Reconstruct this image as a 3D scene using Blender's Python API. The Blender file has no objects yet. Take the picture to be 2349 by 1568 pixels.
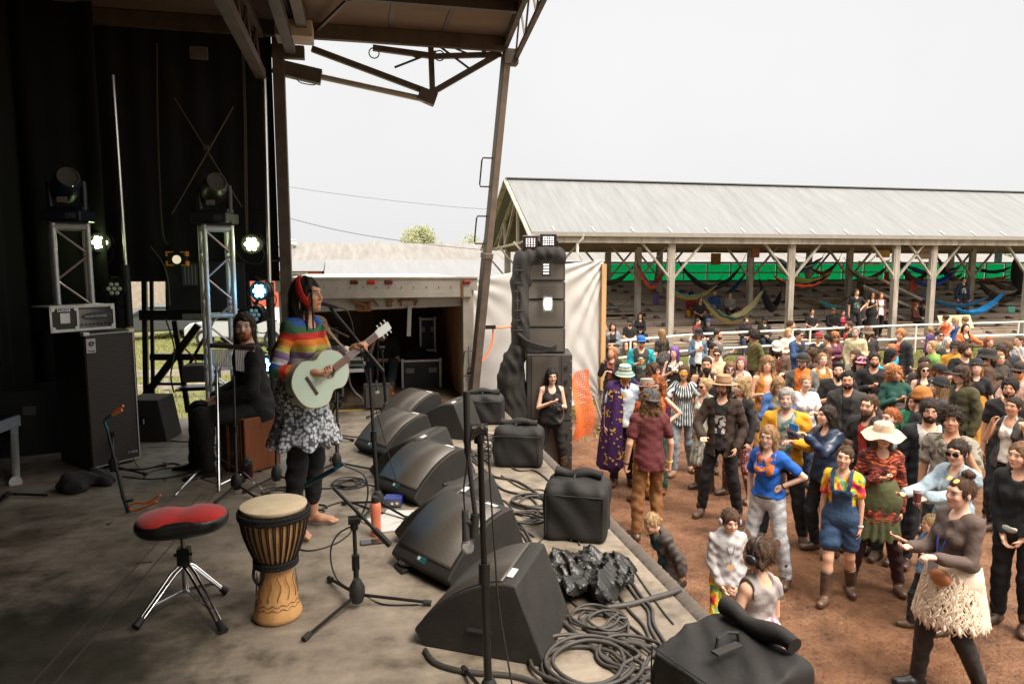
import bpy,math,random
import numpy as np
from mathutils import Vector,Matrix
random.seed(7)
R = math.radians
SC = bpy.context.scene
COL = SC.collection
# ---------------------------------------------------------------- camera, sky, sun, exposure
YAW,FOC,HOR,CAMZ = R(12.5),1600.0,605.0,3.15 # lengths in units of a 2349 wide picture
PIT = math.atan((784-HOR)/FOC)
DECK = 1.40
cam = bpy.data.cameras.new('camera');camo = bpy.data.objects.new('camera',cam);COL.objects.link(camo)
cam.lens = 36*FOC/2349;cam.sensor_width = 36;cam.clip_end = 3000;cam.clip_start = .05
camo.location = (0,0,CAMZ);camo.rotation_euler = (R(90)-PIT,0,-YAW)
SC.camera = camo
SC.view_settings.view_transform = 'Standard';SC.view_settings.look = 'None'
SC.view_settings.exposure = 1.5;SC.view_settings.gamma = 1
W = bpy.data.worlds.new('World');SC.world = W;W.use_nodes = True
nt = W.node_tree;bg = nt.nodes['Background']
sky = nt.nodes.new('ShaderNodeTexSky');sky.sky_type = 'NISHITA';sky.sun_disc = False
SUN_EL,SUN_AZ = R(60),R(148)
sky.sun_elevation = SUN_EL;sky.sun_rotation = SUN_AZ;sky.air_density = 1.2;sky.dust_density = 6;sky.ozone_density = .6
hs = nt.nodes.new('ShaderNodeHueSaturation');hs.inputs['Saturation'].default_value = .06
mx = nt.nodes.new('ShaderNodeMixRGB');mx.inputs[0].default_value = .92 # thick cloud: dim towards the horizon, about four times brighter overhead
wtc = nt.nodes.new('ShaderNodeTexCoord');wsp = nt.nodes.new('ShaderNodeSeparateXYZ');wmr = nt.nodes.new('ShaderNodeMapRange');wmr.interpolation_type = 'SMOOTHSTEP'
wmr.inputs[1].default_value = .34;wmr.inputs[2].default_value = .86;wcr = nt.nodes.new('ShaderNodeMixRGB');wcr.inputs[1].default_value = (3.25,3.27,3.25,1);wcr.inputs[2].default_value = (13.2,12.2,11.0,1)
wns = nt.nodes.new('ShaderNodeTexNoise');wns.inputs['Scale'].default_value = 2.2;wns.inputs['Detail'].default_value = 5;wnr = nt.nodes.new('ShaderNodeMapRange');wnr.inputs[3].default_value = .90;wnr.inputs[4].default_value = 1.08
wml = nt.nodes.new('ShaderNodeMixRGB');wml.blend_type = 'MULTIPLY';wml.inputs[0].default_value = 1
for a_,b_ in ((wtc.outputs['Generated'],wsp.inputs[0]),(wsp.outputs[2],wmr.inputs[0]),(wmr.outputs[0],wcr.inputs[0]),(wtc.outputs['Generated'],wns.inputs[0]),(wns.outputs['Fac'],wnr.inputs[0]),(wcr.outputs[0],wml.inputs[1]),(wnr.outputs[0],wml.inputs[2]),(wml.outputs[0],mx.inputs[2])): nt.links.new(a_,b_)
nt.links.new(sky.outputs[0],hs.inputs['Color']);nt.links.new(hs.outputs[0],mx.inputs[1])
nt.links.new(mx.outputs[0],bg.inputs[0]);bg.inputs[1].default_value = .1
sl = bpy.data.lights.new('sun','SUN');sl.energy = 2.0;sl.angle = R(28);sl.color = (1,.90,.78)
so = bpy.data.objects.new('sun',sl);COL.objects.link(so)
so.rotation_euler = (R(90)-SUN_EL,0,R(32))
SC.cycles.max_bounces = 7;SC.cycles.diffuse_bounces = 4;SC.cycles.glossy_bounces = 3
SC.cycles.transparent_max_bounces = 12;SC.cycles.sample_clamp_indirect = 4
# ---------------------------------------------------------------- picture geometry helpers (measuring only)
_F = Vector((math.sin(YAW)*math.cos(PIT),math.cos(YAW)*math.cos(PIT),-math.sin(PIT)))
_U = Vector((math.sin(YAW)*math.sin(PIT),math.cos(YAW)*math.sin(PIT),math.cos(PIT)))
_R = Vector((math.cos(YAW),-math.sin(YAW),0))
EYE = Vector((0,0,CAMZ))
def ray(px,py): return _F + _R*((px-1174.5)/FOC) + _U*((784-py)/FOC)
def at_z(px,py,z):
    d = ray(px,py);return EYE + d*((z-CAMZ)/d.z)
def at_y(px,py,y):
    d = ray(px,py);return EYE + d*(y/d.y)
def at_x(px,py,x):
    d = ray(px,py);return EYE + d*(x/d.x)
def at_d(px,py,dist):
    d = ray(px,py);k = d.x*math.sin(YAW)+d.y*math.cos(YAW);return EYE + d*(dist/k)
def proj(p):
    v = Vector(p)-EYE;f = v.dot(_F);return (1174.5+FOC*v.dot(_R)/f,784-FOC*v.dot(_U)/f)
# ---------------------------------------------------------------- objects
def tag(o,label=None,cat=None,group=None,kind=None):
    if label: o['label'] = label
    if cat: o['category'] = cat
    if group: o['group'] = group
    if kind: o['kind'] = kind
    return o
def empty(name,loc=(0,0,0),rz=0,label=None,cat=None,group=None):
    o = bpy.data.objects.new(name,None);o.empty_display_size = .1;COL.objects.link(o)
    o.location = loc;o.rotation_euler = (0,0,rz);return tag(o,label,cat,group)
def put(name,me,parent=None,world=False):
    o = bpy.data.objects.new(name,me);COL.objects.link(o)
    if parent is not None:
        o.parent = parent
        if world:
            p,m = parent,Matrix.Identity(4)
            while p is not None: m = p.matrix_parent_inverse @ p.matrix_basis @ m if p.parent else p.matrix_basis @ m;p = p.parent
            o.matrix_parent_inverse = m.inverted()
    return o
def copy_tree(o,parent=None):
    c = o.copy();COL.objects.link(c);c.parent = parent
    for ch in list(o.children): copy_tree(ch,c)
    return c
# ---------------------------------------------------------------- materials
_M = {}
def nd(t,typ,**kw):
    n = t.nodes.new(typ)
    for k,v in kw.items(): setattr(n,k,v)
    return n
def mat(name,col,rough=.7,metal=0,var=.0,vs=4.0,bump=0,bs=60.0,emit=None,es=1,alpha=1,spec=None,col2=None,sheen=0,stretch=None,coord='Object'):
    """principled with optional two-colour noise variation and bump"""
    if name in _M: return _M[name]
    m = bpy.data.materials.new(name);m.use_nodes = True;t = m.node_tree;b = t.nodes['Principled BSDF']
    b.inputs['Base Color'].default_value = (*col,1);b.inputs['Roughness'].default_value = rough;b.inputs['Metallic'].default_value = metal
    if spec is not None: b.inputs['Specular IOR Level'].default_value = spec
    if sheen: b.inputs['Sheen Weight'].default_value = sheen
    if alpha < 1: b.inputs['Alpha'].default_value = alpha
    if emit: b.inputs['Emission Color'].default_value = (*emit,1);b.inputs['Emission Strength'].default_value = es
    if var or bump:
        tc = nd(t,'ShaderNodeTexCoord');mp = nd(t,'ShaderNodeMapping')
        if stretch: mp.inputs['Scale'].default_value = stretch
        t.links.new(tc.outputs[coord],mp.inputs[0])
    if var:
        n = nd(t,'ShaderNodeTexNoise');n.inputs['Scale'].default_value = vs;n.inputs['Detail'].default_value = 5;n.inputs['Roughness'].default_value = .65
        t.links.new(mp.outputs[0],n.inputs['Vector'])
        r = nd(t,'ShaderNodeValToRGB');r.color_ramp.elements[0].position = .32;r.color_ramp.elements[1].position = .68
        c2 = col2 or tuple(min(1,c*(1+var)) for c in col)
        c1 = col if col2 else tuple(c*(1-var) for c in col)
        r.color_ramp.elements[0].color = (*c1,1);r.color_ramp.elements[1].color = (*c2,1)
        t.links.new(n.outputs['Fac'],r.inputs[0]);t.links.new(r.outputs[0],b.inputs['Base Color'])
    if bump:
        n2 = nd(t,'ShaderNodeTexNoise');n2.inputs['Scale'].default_value = bs;n2.inputs['Detail'].default_value = 4
        bp = nd(t,'ShaderNodeBump');bp.inputs['Strength'].default_value = min(1,bump);bp.inputs['Distance'].default_value = .01
        t.links.new(mp.outputs[0],n2.inputs['Vector']);t.links.new(n2.outputs['Fac'],bp.inputs['Height']);t.links.new(bp.outputs[0],b.inputs['Normal'])
    _M[name] = m;return m
def hexc(h):
    h = h.lstrip('#');return tuple(((int(h[i:i+2],16)/255+.055)/1.055)**2.4 if int(h[i:i+2],16)>10 else int(h[i:i+2],16)/255/12.92 for i in (0,2,4))
# ---------------------------------------------------------------- mesh builder
def frame(a,b,up=Vector((0,0,1))):
    z = (b-a).normalized();x = z.cross(up)
    if x.length < 1e-3: x = z.cross(Vector((0,1,0)))
    x.normalize();return x,x.cross(z).normalized() if False else z.cross(x).normalized(),z
class MB:
    def __init__(s): s.v = [];s.f = [];s.mi = [];s.cur = 0
    def add(s,vs,fs):
        o = len(s.v);s.v += [tuple(p) for p in vs];s.f += [tuple(i+o for i in f) for f in fs];s.mi += [s.cur]*len(fs)
    def box(s,c,d,rz=0,rx=0,ry=0,bev=0):
        M_ = Matrix.Translation(Vector(c)) @ Matrix.Rotation(rz,4,'Z') @ Matrix.Rotation(ry,4,'Y') @ Matrix.Rotation(rx,4,'X')
        return s.boxm(M_,d)
    def boxm(s,M_,d):
        x,y,z = d[0]/2,d[1]/2,d[2]/2
        vs = [M_ @ Vector(p) for p in ((-x,-y,-z),(x,-y,-z),(x,y,-z),(-x,y,-z),(-x,-y,z),(x,-y,z),(x,y,z),(-x,y,z))]
        s.add(vs,[(0,3,2,1),(4,5,6,7),(0,1,5,4),(1,2,6,5),(2,3,7,6),(3,0,4,7)])
    def bar(s,a,b,w,h=None,up=Vector((0,0,1))):
        a,b = Vector(a),Vector(b);h = h or w;x,y,z = frame(a,b,up);x = x*w/2;y = y*h/2
        s.add([a-x-y,a+x-y,a+x+y,a-x+y,b-x-y,b+x-y,b+x+y,b-x+y],[(0,3,2,1),(4,5,6,7),(0,1,5,4),(1,2,6,5),(2,3,7,6),(3,0,4,7)])
    def cyl(s,a,b,r1,r2=None,n=12,caps=True):
        a,b = Vector(a),Vector(b);r2 = r1 if r2 is None else r2;x,y,z = frame(a,b)
        vs = []
        for p,r in ((a,r1),(b,r2)):
            vs += [p+x*r*math.cos(2*math.pi*i/n)+y*r*math.sin(2*math.pi*i/n) for i in range(n)]
        fs = [(i,(i+1) % n,n+(i+1) % n,n+i) for i in range(n)]
        if caps: fs += [tuple(range(n-1,-1,-1)),tuple(range(n,2*n))]
        s.add(vs,fs)
    def tube(s,pts,r,n=8,closed=False):
        pts = [Vector(p) for p in pts];m = len(pts);vs = [];px = None
        for i,p in enumerate(pts):
            a = pts[(i-1) % m] if (closed or i>0) else p;b = pts[(i+1) % m] if (closed or i<m-1) else p
            z = (b-a)
            z = z.normalized() if z.length > 1e-7 else Vector((0,0,1))
            if px is None: px = frame(Vector((0,0,0)),z)[0]
            x = (px- z*px.dot(z))
            x = x.normalized() if x.length > 1e-4 else frame(Vector((0,0,0)),z)[0]
            px = x;y = z.cross(x);rr = r[i] if isinstance(r,(list,tuple)) else r
            vs += [p+x*rr*math.cos(2*math.pi*k/n)+y*rr*math.sin(2*math.pi*k/n) for k in range(n)]
        fs = []
        for i in range(m if closed else m-1):
            j = (i+1) % m
            fs += [(i*n+k,i*n+(k+1) % n,j*n+(k+1) % n,j*n+k) for k in range(n)]
        if not closed: fs += [tuple(range(n-1,-1,-1)),tuple((m-1)*n+k for k in range(n))]
        s.add(vs,fs)
    def lathe(s,prof,c=(0,0,0),n=24,M_=None,sx=1,sy=1):
        M_ = M_ or Matrix.Translation(Vector(c));vs = []
        for r,z in prof: vs += [M_ @ Vector((sx*r*math.cos(2*math.pi*k/n),sy*r*math.sin(2*math.pi*k/n),z)) for k in range(n)]
        fs = [(i*n+k,i*n+(k+1) % n,(i+1)*n+(k+1) % n,(i+1)*n+k) for i in range(len(prof)-1) for k in range(n)]
        if prof[0][0] > 1e-5: fs.append(tuple(range(n-1,-1,-1)))
        if prof[-1][0] > 1e-5: fs.append(tuple((len(prof)-1)*n+k for k in range(n)))
        s.add(vs,fs)
    def prism(s,poly,a,b,M_=None):
        """poly in (u,v); extruded along third axis from a to b: local coords (u, w, v)"""
        M_ = M_ or Matrix.Identity(4);n = len(poly)
        vs = [M_ @ Vector((u,a,v)) for u,v in poly] + [M_ @ Vector((u,b,v)) for u,v in poly]
        s.add(vs,[(i,(i+1) % n,n+(i+1) % n,n+i) for i in range(n)]+[tuple(range(n-1,-1,-1)),tuple(range(n,2*n))])
    def grid(s,fn,nu,nv,closed_u=False):
        vs = [fn(i/nu,j/nv) for i in range(nu+1) for j in range(nv+1)]
        s.add(vs,[(i*(nv+1)+j,(i+1)*(nv+1)+j,(i+1)*(nv+1)+j+1,i*(nv+1)+j+1) for i in range(nu) for j in range(nv)])
    def poly(s,pts): s.add(pts,[tuple(range(len(pts)))])
    def build(s,name,m,parent=None,world=False,smooth=None,bevel=0,solid=0):
        me = bpy.data.meshes.new(name);me.from_pydata(s.v,[],s.f);me.update()
        ms = m if isinstance(m,(list,tuple)) else [m]
        for x in ms: me.materials.append(x)
        if len(ms) > 1: me.polygons.foreach_set('material_index',s.mi)
        o = put(name,me,parent,world)
        if smooth: 
            me.polygons.foreach_set('use_smooth',[True]*len(me.polygons))
            if smooth is not True: me.set_sharp_from_angle(angle=R(smooth))
        if bevel:
            b = o.modifiers.new('bevel','BEVEL');b.width = bevel;b.segments = 2;b.limit_method = 'ANGLE';b.angle_limit = R(35);b.harden_normals = False
        if solid:
            sm = o.modifiers.new('solid','SOLIDIFY');sm.thickness = solid;sm.offset = 0
        return o
def catmull(pts,n=8,closed=False):
    pts = [Vector(p) for p in pts];m = len(pts);out = []
    for i in range(m if closed else m-1):
        g = (lambda k: pts[k % m]) if closed else (lambda k: pts[max(0,min(m-1,k))])
        p0,p1,p2,p3 = g(i-1),g(i),g(i+1),g(i+2)
        for k in range(n):
            t = k/n
            out.append(.5*((2*p1)+(p2-p0)*t+(2*p0-5*p1+4*p2-p3)*t*t+(3*p1-p0-3*p2+p3)*t**3))
    if not closed: out.append(pts[-1])
    return out
# ---------------------------------------------------------------- implicit surfaces -> one continuous mesh
class SDF:
    def __init__(s,vox,k=.02): s.vox = vox;s.k = k;s.ops = [];s.lo = np.full(3,1e9);s.hi = np.full(3,-1e9)
    def _bb(s,pts,r,grow=True):
        pts = np.array(pts,float);lo = pts.min(0)-r;hi = pts.max(0)+r
        if grow: s.lo = np.minimum(s.lo,lo);s.hi = np.maximum(s.hi,hi)
        return lo,hi
    def cap(s,a,b,ra,rb=None,k=None,q=1.0,qd=(0,1,0)):
        """round cone a->b; q>1 flattens it along qd"""
        rb = ra if rb is None else rb;k = s.k if k is None else k;a = np.array(a,float);b = np.array(b,float);qd = np.array(qd,float)
        lo,hi = s._bb([a,b],max(ra,rb))
        def f(P):
            ab = b-a;L = max(1e-9,ab@ab);pa = P-a;t = np.clip((pa@ab)/L,0,1);d = pa-t[...,None]*ab
            if q != 1: c = d@qd;d = d + (c*(q-1))[...,None]*qd
            r = ra+(rb-ra)*t;l = np.sqrt((d*d).sum(-1))
            return (l-r) if q == 1 else (l-r)/math.sqrt(q)
        s.ops.append(('u',lo,hi,f,k));return s
    def ell(s,c,r,k=None,sub=False,rot=None):
        k = s.k if k is None else k;c = np.array(c,float);r = np.array(r,float);Rm = np.array(rot.to_3x3()) if rot is not None else None
        lo,hi = s._bb([c],r.max() if rot is not None else r,grow=not sub)
        def f(P):
            p = P-c
            if Rm is not None: p = p@Rm
            k0 = np.sqrt(((p/r)**2).sum(-1))+1e-9;k1 = np.sqrt(((p/(r*r))**2).sum(-1))+1e-9
            return k0*(k0-1)/k1
        s.ops.append(('s' if sub else 'u',lo,hi,f,k));return s
    def clip(s,fn): s.ops.append(('c',None,None,fn,0));return s
    def noise(s,fn): s.ops.append(('n',None,None,fn,0));return s
    def mesh(s,name):
        v = s.vox;org = np.floor((s.lo-3*v)/v)*v;n = np.ceil((s.hi+3*v-org)/v).astype(int)+1
        F = np.full(n,.5,np.float32);ax = [org[i]+np.arange(n[i])*v for i in range(3)]
        def sub(lo,hi):
            i0 = np.maximum(0,np.floor((lo-org)/v).astype(int));i1 = np.minimum(n,np.ceil((hi-org)/v).astype(int)+1)
            return tuple(slice(a,b) for a,b in zip(i0,i1))
        for op,lo,hi,f,k in s.ops:
            if op in 'us':
                k = max(k,1e-4);m = k+2.2*v;sl_ = sub(lo-m,hi+m)
                if any(x.stop<= x.start for x in sl_): continue
                P = np.stack(np.meshgrid(ax[0][sl_[0]],ax[1][sl_[1]],ax[2][sl_[2]],indexing='ij'),-1)
                d = f(P);A = F[sl_]
                if op == 'u': h = np.clip(.5+.5*(A-d)/k,0,1);F[sl_] = A+(d-A)*h-k*h*(1-h)
                else:
                    d = -d;h = np.clip(.5-.5*(A-d)/k,0,1);F[sl_] = A+(d-A)*h+k*h*(1-h)
            else:
                P = np.stack(np.meshgrid(*ax,indexing='ij'),-1)
                if op == 'c': F = np.maximum(F,f(P)).astype(np.float32)
                else: F = (F+f(P)).astype(np.float32)
        return nets(F,org,v)
def nets(F,org,vox):
    S = F < 0;n = F.shape
    S[0] = S[-1] = False;S[:,0] = S[:,-1] = False;S[:,:,0] = S[:,:,-1] = False
    cn = [(i,j,k) for i in (0,1) for j in (0,1) for k in (0,1)]
    sl = lambda o: tuple(slice(a,m-1+a) for a,m in zip(o,n))
    cnt = sum(S[sl(o)].astype(np.int8) for o in cn);act = (cnt>0) & (cnt<8)
    ijk = np.argwhere(act);idx = np.full(act.shape,-1,np.int64);idx[act] = np.arange(len(ijk))
    acc = np.zeros((len(ijk),3));num = np.zeros(len(ijk))
    for a in cn:
        for ax in range(3):
            if a[ax]: continue
            b = list(a);b[ax] = 1
            ia = tuple((ijk+np.array(a)).T);ib = tuple((ijk+np.array(b)).T)
            fa = F[ia].astype(float);fb = F[ib].astype(float);cr = S[ia] != S[ib]
            t = np.where(cr,np.clip(fa/np.where(np.abs(fa-fb)<1e-9,1e-9,fa-fb),0,1),0)
            p = np.array(a,float)[None]+np.zeros((len(ijk),3));p[:,ax] += t
            acc += p*cr[:,None];num += cr
    V = (ijk+acc/np.maximum(num,1)[:,None])*vox+org
    Q = []
    for ax in range(3):
        u,w = (ax+1) % 3,(ax+2) % 3
        o1 = [0,0,0];o1[ax] = 1
        A = S[:-1] if ax == 0 else (S[:,:-1] if ax==1 else S[:,:,:-1]);B = S[1:] if ax == 0 else (S[:,1:] if ax==1 else S[:,:,1:])
        e = np.argwhere(A != B);
        e = e[(e[:,u]>0) & (e[:,w]>0) & (e[:,u]<n[u]-1) & (e[:,w]<n[w]-1)]
        sgn = A[tuple(e.T)]
        def g(du,dw):
            c = e.copy();c[:,u] -= du;c[:,w] -= dw;return idx[tuple(c.T)]
        q = np.stack([g(1,1),g(0,1),g(0,0),g(1,0)],1)
        q = np.where(sgn[:,None],q,q[:,::-1]);Q.append(q[(q>= 0).all(1)])
    return V,np.concatenate(Q)
def nmesh(name,V,Q,mats,attr=None,smooth_it=1):
    me = bpy.data.meshes.new(name)
    if smooth_it and len(V):
        E = np.concatenate([Q[:,[0,1]],Q[:,[1,2]],Q[:,[2,3]],Q[:,[3,0]]])
        for _ in range(smooth_it):
            acc = np.zeros_like(V);c = np.zeros(len(V))
            np.add.at(acc,E[:,0],V[E[:,1]]);np.add.at(c,E[:,0],1)
            V = V*.5+.5*acc/np.maximum(c,1)[:,None]
    me.vertices.add(len(V));me.vertices.foreach_set('co',V.astype(np.float32).ravel())
    me.loops.add(len(Q)*4);me.loops.foreach_set('vertex_index',Q.astype(np.int32).ravel())
    me.polygons.add(len(Q));me.polygons.foreach_set('loop_start',np.arange(0,len(Q)*4,4,dtype=np.int32))
    me.update(calc_edges=True);me.polygons.foreach_set('use_smooth',np.ones(len(Q),bool))
    for m in (mats if isinstance(mats,(list,tuple)) else [mats]): me.materials.append(m)
    if attr is not None:
        a = me.attributes.new('hl','FLOAT_VECTOR','POINT');a.data.foreach_set('vector',attr.astype(np.float32).ravel())
    return me
# ================================================================= materials of the setting
def ground_mat():
    m = bpy.data.materials.new('soil_and_turf');m.use_nodes = True;t = m.node_tree;b = t.nodes['Principled BSDF'];L = t.links.new
    g = nd(t,'ShaderNodeNewGeometry');n1 = nd(t,'ShaderNodeTexNoise');n1.inputs['Scale'].default_value = .55;n1.inputs['Detail'].default_value = 6
    n2 = nd(t,'ShaderNodeTexNoise');n2.inputs['Scale'].default_value = 3.2;n2.inputs['Detail'].default_value = 8;n2.inputs['Roughness'].default_value = .7
    n3 = nd(t,'ShaderNodeTexNoise');n3.inputs['Scale'].default_value = 26;n3.inputs['Detail'].default_value = 6;n3.inputs['Roughness'].default_value = .7
    for n in (n1,n2,n3): L(g.outputs['Position'],n.inputs['Vector'])
    mud = nd(t,'ShaderNodeValToRGB');e = mud.color_ramp.elements
    e[0].position = .3;e[0].color = (.12,.048,.022,1);e[1].position = .70;e[1].color = (.50,.255,.135,1);x = mud.color_ramp.elements.new(.47);x.color = (.32,.150,.075,1)
    L(n2.outputs['Fac'],mud.inputs[0])
    cl = nd(t,'ShaderNodeValToRGB');e = cl.color_ramp.elements;e[0].position = .36;e[0].color = (.36,.34,.32,1);e[1].position = .47;e[1].color = (1.05,1.03,1,1)
    L(n3.outputs['Fac'],cl.inputs[0])
    mm = nd(t,'ShaderNodeMixRGB',blend_type='MULTIPLY');mm.inputs[0].default_value = .8;L(mud.outputs[0],mm.inputs[1]);L(cl.outputs[0],mm.inputs[2])
    gr = nd(t,'ShaderNodeValToRGB');e = gr.color_ramp.elements
    e[0].position = .3;e[0].color = (.10,.105,.028,1);e[1].position = .7;e[1].color = (.33,.30,.11,1);x = e.new(.5);x.color = (.20,.21,.06,1)
    L(n3.outputs['Fac'],gr.inputs[0])
    # trampled area in front of the stage: inside a rounded box, blurred by noise
    def vm(op,a,bb=None):
        n = nd(t,'ShaderNodeVectorMath',operation=op);L(a,n.inputs[0])
        if bb is not None: n.inputs[1].default_value = bb
        return n.outputs[0]
    p = vm('SUBTRACT',g.outputs['Position'],(13.5,4.5,0));p = vm('ABSOLUTE',p);p = vm('SUBTRACT',p,(9.6,11.0,0));p = vm('MAXIMUM',p,(0,0,0))
    ln = nd(t,'ShaderNodeVectorMath',operation='LENGTH');L(p,ln.inputs[0])
    a = nd(t,'ShaderNodeMath',operation='MULTIPLY_ADD');L(n2.outputs['Fac'],a.inputs[0]);a.inputs[1].default_value = -6;L(ln.outputs['Value'],a.inputs[2])
    a2 = nd(t,'ShaderNodeMapRange');L(a.outputs[0],a2.inputs[0]);a2.inputs[1].default_value = -1.5;a2.inputs[2].default_value = 1.2
    mx_ = nd(t,'ShaderNodeMixRGB');L(a2.outputs[0],mx_.inputs[0]);L(mm.outputs[0],mx_.inputs[1]);L(gr.outputs[0],mx_.inputs[2])
    L(mx_.outputs[0],b.inputs['Base Color'])
    rr = nd(t,'ShaderNodeMapRange');L(n1.outputs['Fac'],rr.inputs[0]);rr.inputs[1].default_value = .38;rr.inputs[2].default_value = .55;rr.inputs[3].default_value = .45;rr.inputs[4].default_value = .9
    L(rr.outputs[0],b.inputs['Roughness'])
    ad = nd(t,'ShaderNodeMath',operation='MULTIPLY_ADD');L(n2.outputs['Fac'],ad.inputs[0]);ad.inputs[1].default_value = 3.2;L(n3.outputs['Fac'],ad.inputs[2])
    bp = nd(t,'ShaderNodeBump');bp.inputs['Distance'].default_value = .10;bp.inputs['Strength'].default_value = 1;L(ad.outputs[0],bp.inputs['Height']);L(bp.outputs[0],b.inputs['Normal'])
    return m
def deck_mat():
    m = bpy.data.materials.new('worn_stage_deck');m.use_nodes = True;t = m.node_tree;b = t.nodes['Principled BSDF'];L = t.links.new
    g = nd(t,'ShaderNodeNewGeometry')
    def N(sc,det=6,ro=.65,st=None):
        n = nd(t,'ShaderNodeTexNoise');n.inputs['Scale'].default_value = sc;n.inputs['Detail'].default_value = det;n.inputs['Roughness'].default_value = ro
        if st:
            mp = nd(t,'ShaderNodeMapping');mp.inputs['Scale'].default_value = st;L(g.outputs['Position'],mp.inputs[0]);L(mp.outputs[0],n.inputs['Vector'])
        else: L(g.outputs['Position'],n.inputs['Vector'])
        return n.outputs['Fac']
    big,mid,fine,streak = N(.9),N(5),N(45,4),N(14,5,.6,(.15,1,1))
    r1 = nd(t,'ShaderNodeValToRGB');e = r1.color_ramp.elements;e[0].position = .33;e[0].color = (.13,.103,.074,1);e[1].position = .68;e[1].color = (.33,.275,.215,1);x = e.new(.47);x.color = (.235,.195,.15,1)
    L(mid,r1.inputs[0])
    r2 = nd(t,'ShaderNodeValToRGB');e = r2.color_ramp.elements;e[0].position = .34;e[0].color = (.30,.27,.23,1);e[1].position = .50;e[1].color = (1,1,1,1);L(big,r2.inputs[0])
    r3 = nd(t,'ShaderNodeValToRGB');e = r3.color_ramp.elements;e[0].position = .4;e[0].color = (.86,.85,.84,1);e[1].position = .6;e[1].color = (1.04,1.04,1.04,1);L(streak,r3.inputs[0])
    m1 = nd(t,'ShaderNodeMixRGB',blend_type='MULTIPLY');m1.inputs[0].default_value = .9;L(r1.outputs[0],m1.inputs[1]);L(r2.outputs[0],m1.inputs[2])
    m2 = nd(t,'ShaderNodeMixRGB',blend_type='MULTIPLY');m2.inputs[0].default_value = .9;L(m1.outputs[0],m2.inputs[1]);L(r3.outputs[0],m2.inputs[2])
    # one large damp stain at the near left that also paints in shade there
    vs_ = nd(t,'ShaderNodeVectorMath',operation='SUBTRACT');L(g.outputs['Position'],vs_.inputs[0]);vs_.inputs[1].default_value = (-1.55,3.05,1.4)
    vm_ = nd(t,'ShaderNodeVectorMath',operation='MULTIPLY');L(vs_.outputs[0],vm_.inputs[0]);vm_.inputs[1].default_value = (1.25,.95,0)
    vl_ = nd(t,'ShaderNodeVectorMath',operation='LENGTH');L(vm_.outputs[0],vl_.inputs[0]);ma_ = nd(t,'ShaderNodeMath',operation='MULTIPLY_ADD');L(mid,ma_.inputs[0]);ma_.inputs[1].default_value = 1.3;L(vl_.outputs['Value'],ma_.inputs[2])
    wet_shade = nd(t,'ShaderNodeMapRange');L(ma_.outputs[0],wet_shade.inputs[0]);wet_shade.inputs[1].default_value = 1.30;wet_shade.inputs[2].default_value = 1.95;wet_shade.inputs[3].default_value = .82;wet_shade.inputs[4].default_value = 0
    m3 = nd(t,'ShaderNodeMixRGB');L(wet_shade.outputs[0],m3.inputs[0]);L(m2.outputs[0],m3.inputs[1]);m3.inputs[2].default_value = (.022,.019,.013,1);L(m3.outputs[0],b.inputs['Base Color'])
    rr = nd(t,'ShaderNodeMapRange');L(big,rr.inputs[0]);rr.inputs[1].default_value = .34;rr.inputs[2].default_value = .5;rr.inputs[3].default_value = .38;rr.inputs[4].default_value = .72;L(rr.outputs[0],b.inputs['Roughness'])
    bp = nd(t,'ShaderNodeBump');bp.inputs['Distance'].default_value = .004;bp.inputs['Strength'].default_value = .5;L(fine,bp.inputs['Height']);L(bp.outputs[0],b.inputs['Normal'])
    return m
def wood(name,c1,c2,sc=3,st=(1,1,1),rough=.85):
    return mat(name,c1,rough=rough,var=.5,col2=c2,vs=sc,stretch=st,bump=.25,bs=30)
def corrug(name,col,col2,axis=0,pitch=.25,rough=.45,metal=.0,vs=1.5,st=(1,1,1)):
    m = mat(name,col,rough=rough,metal=metal,var=.2,col2=col2,vs=vs,stretch=st);t = m.node_tree;b = t.nodes['Principled BSDF']
    tc = nd(t,'ShaderNodeTexCoord');sp = nd(t,'ShaderNodeSeparateXYZ');t.links.new(tc.outputs['Object'],sp.inputs[0])
    mu = nd(t,'ShaderNodeMath',operation='MULTIPLY');t.links.new(sp.outputs[axis],mu.inputs[0]);mu.inputs[1].default_value = 2*math.pi/pitch
    sn = nd(t,'ShaderNodeMath',operation='SINE');t.links.new(mu.outputs[0],sn.inputs[0])
    pw = nd(t,'ShaderNodeMath',operation='POWER');mr = nd(t,'ShaderNodeMapRange');t.links.new(sn.outputs[0],mr.inputs[0]);mr.inputs[1].default_value = -1;t.links.new(mr.outputs[0],pw.inputs[0]);pw.inputs[1].default_value = 8
    bp = nd(t,'ShaderNodeBump');bp.inputs['Distance'].default_value = .01;bp.inputs['Strength'].default_value = .6;t.links.new(pw.outputs[0],bp.inputs['Height']);t.links.new(bp.outputs[0],b.inputs['Normal'])
    return m
BLK = mat('black_paint',(.018,.017,.016),rough=.5,var=.3,vs=8)
BLKM = mat('black_metal',(.025,.023,.021),rough=.38,metal=.6,var=.2,vs=10)
RUB = mat('black_rubber',(.02,.019,.018),rough=.6)
ALU = mat('aluminium',(.60,.58,.56),rough=.42,metal=.45,var=.12,vs=20)
PISTON = mat('polished_piston',(.9,.88,.85),rough=.28,metal=1)
CHR = mat('chrome',(.75,.75,.76),rough=.12,metal=1)
BRN = mat('brown_painted_steel',(.085,.060,.044),rough=.6,var=.35,vs=5)
BRND = mat('dark_brown_steel',(.055,.042,.034),rough=.6,var=.35,vs=5)
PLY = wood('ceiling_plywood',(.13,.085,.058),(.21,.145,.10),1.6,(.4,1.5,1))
WHT = mat('white_paint',(.72,.70,.66),rough=.55,var=.08,vs=6)
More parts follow.
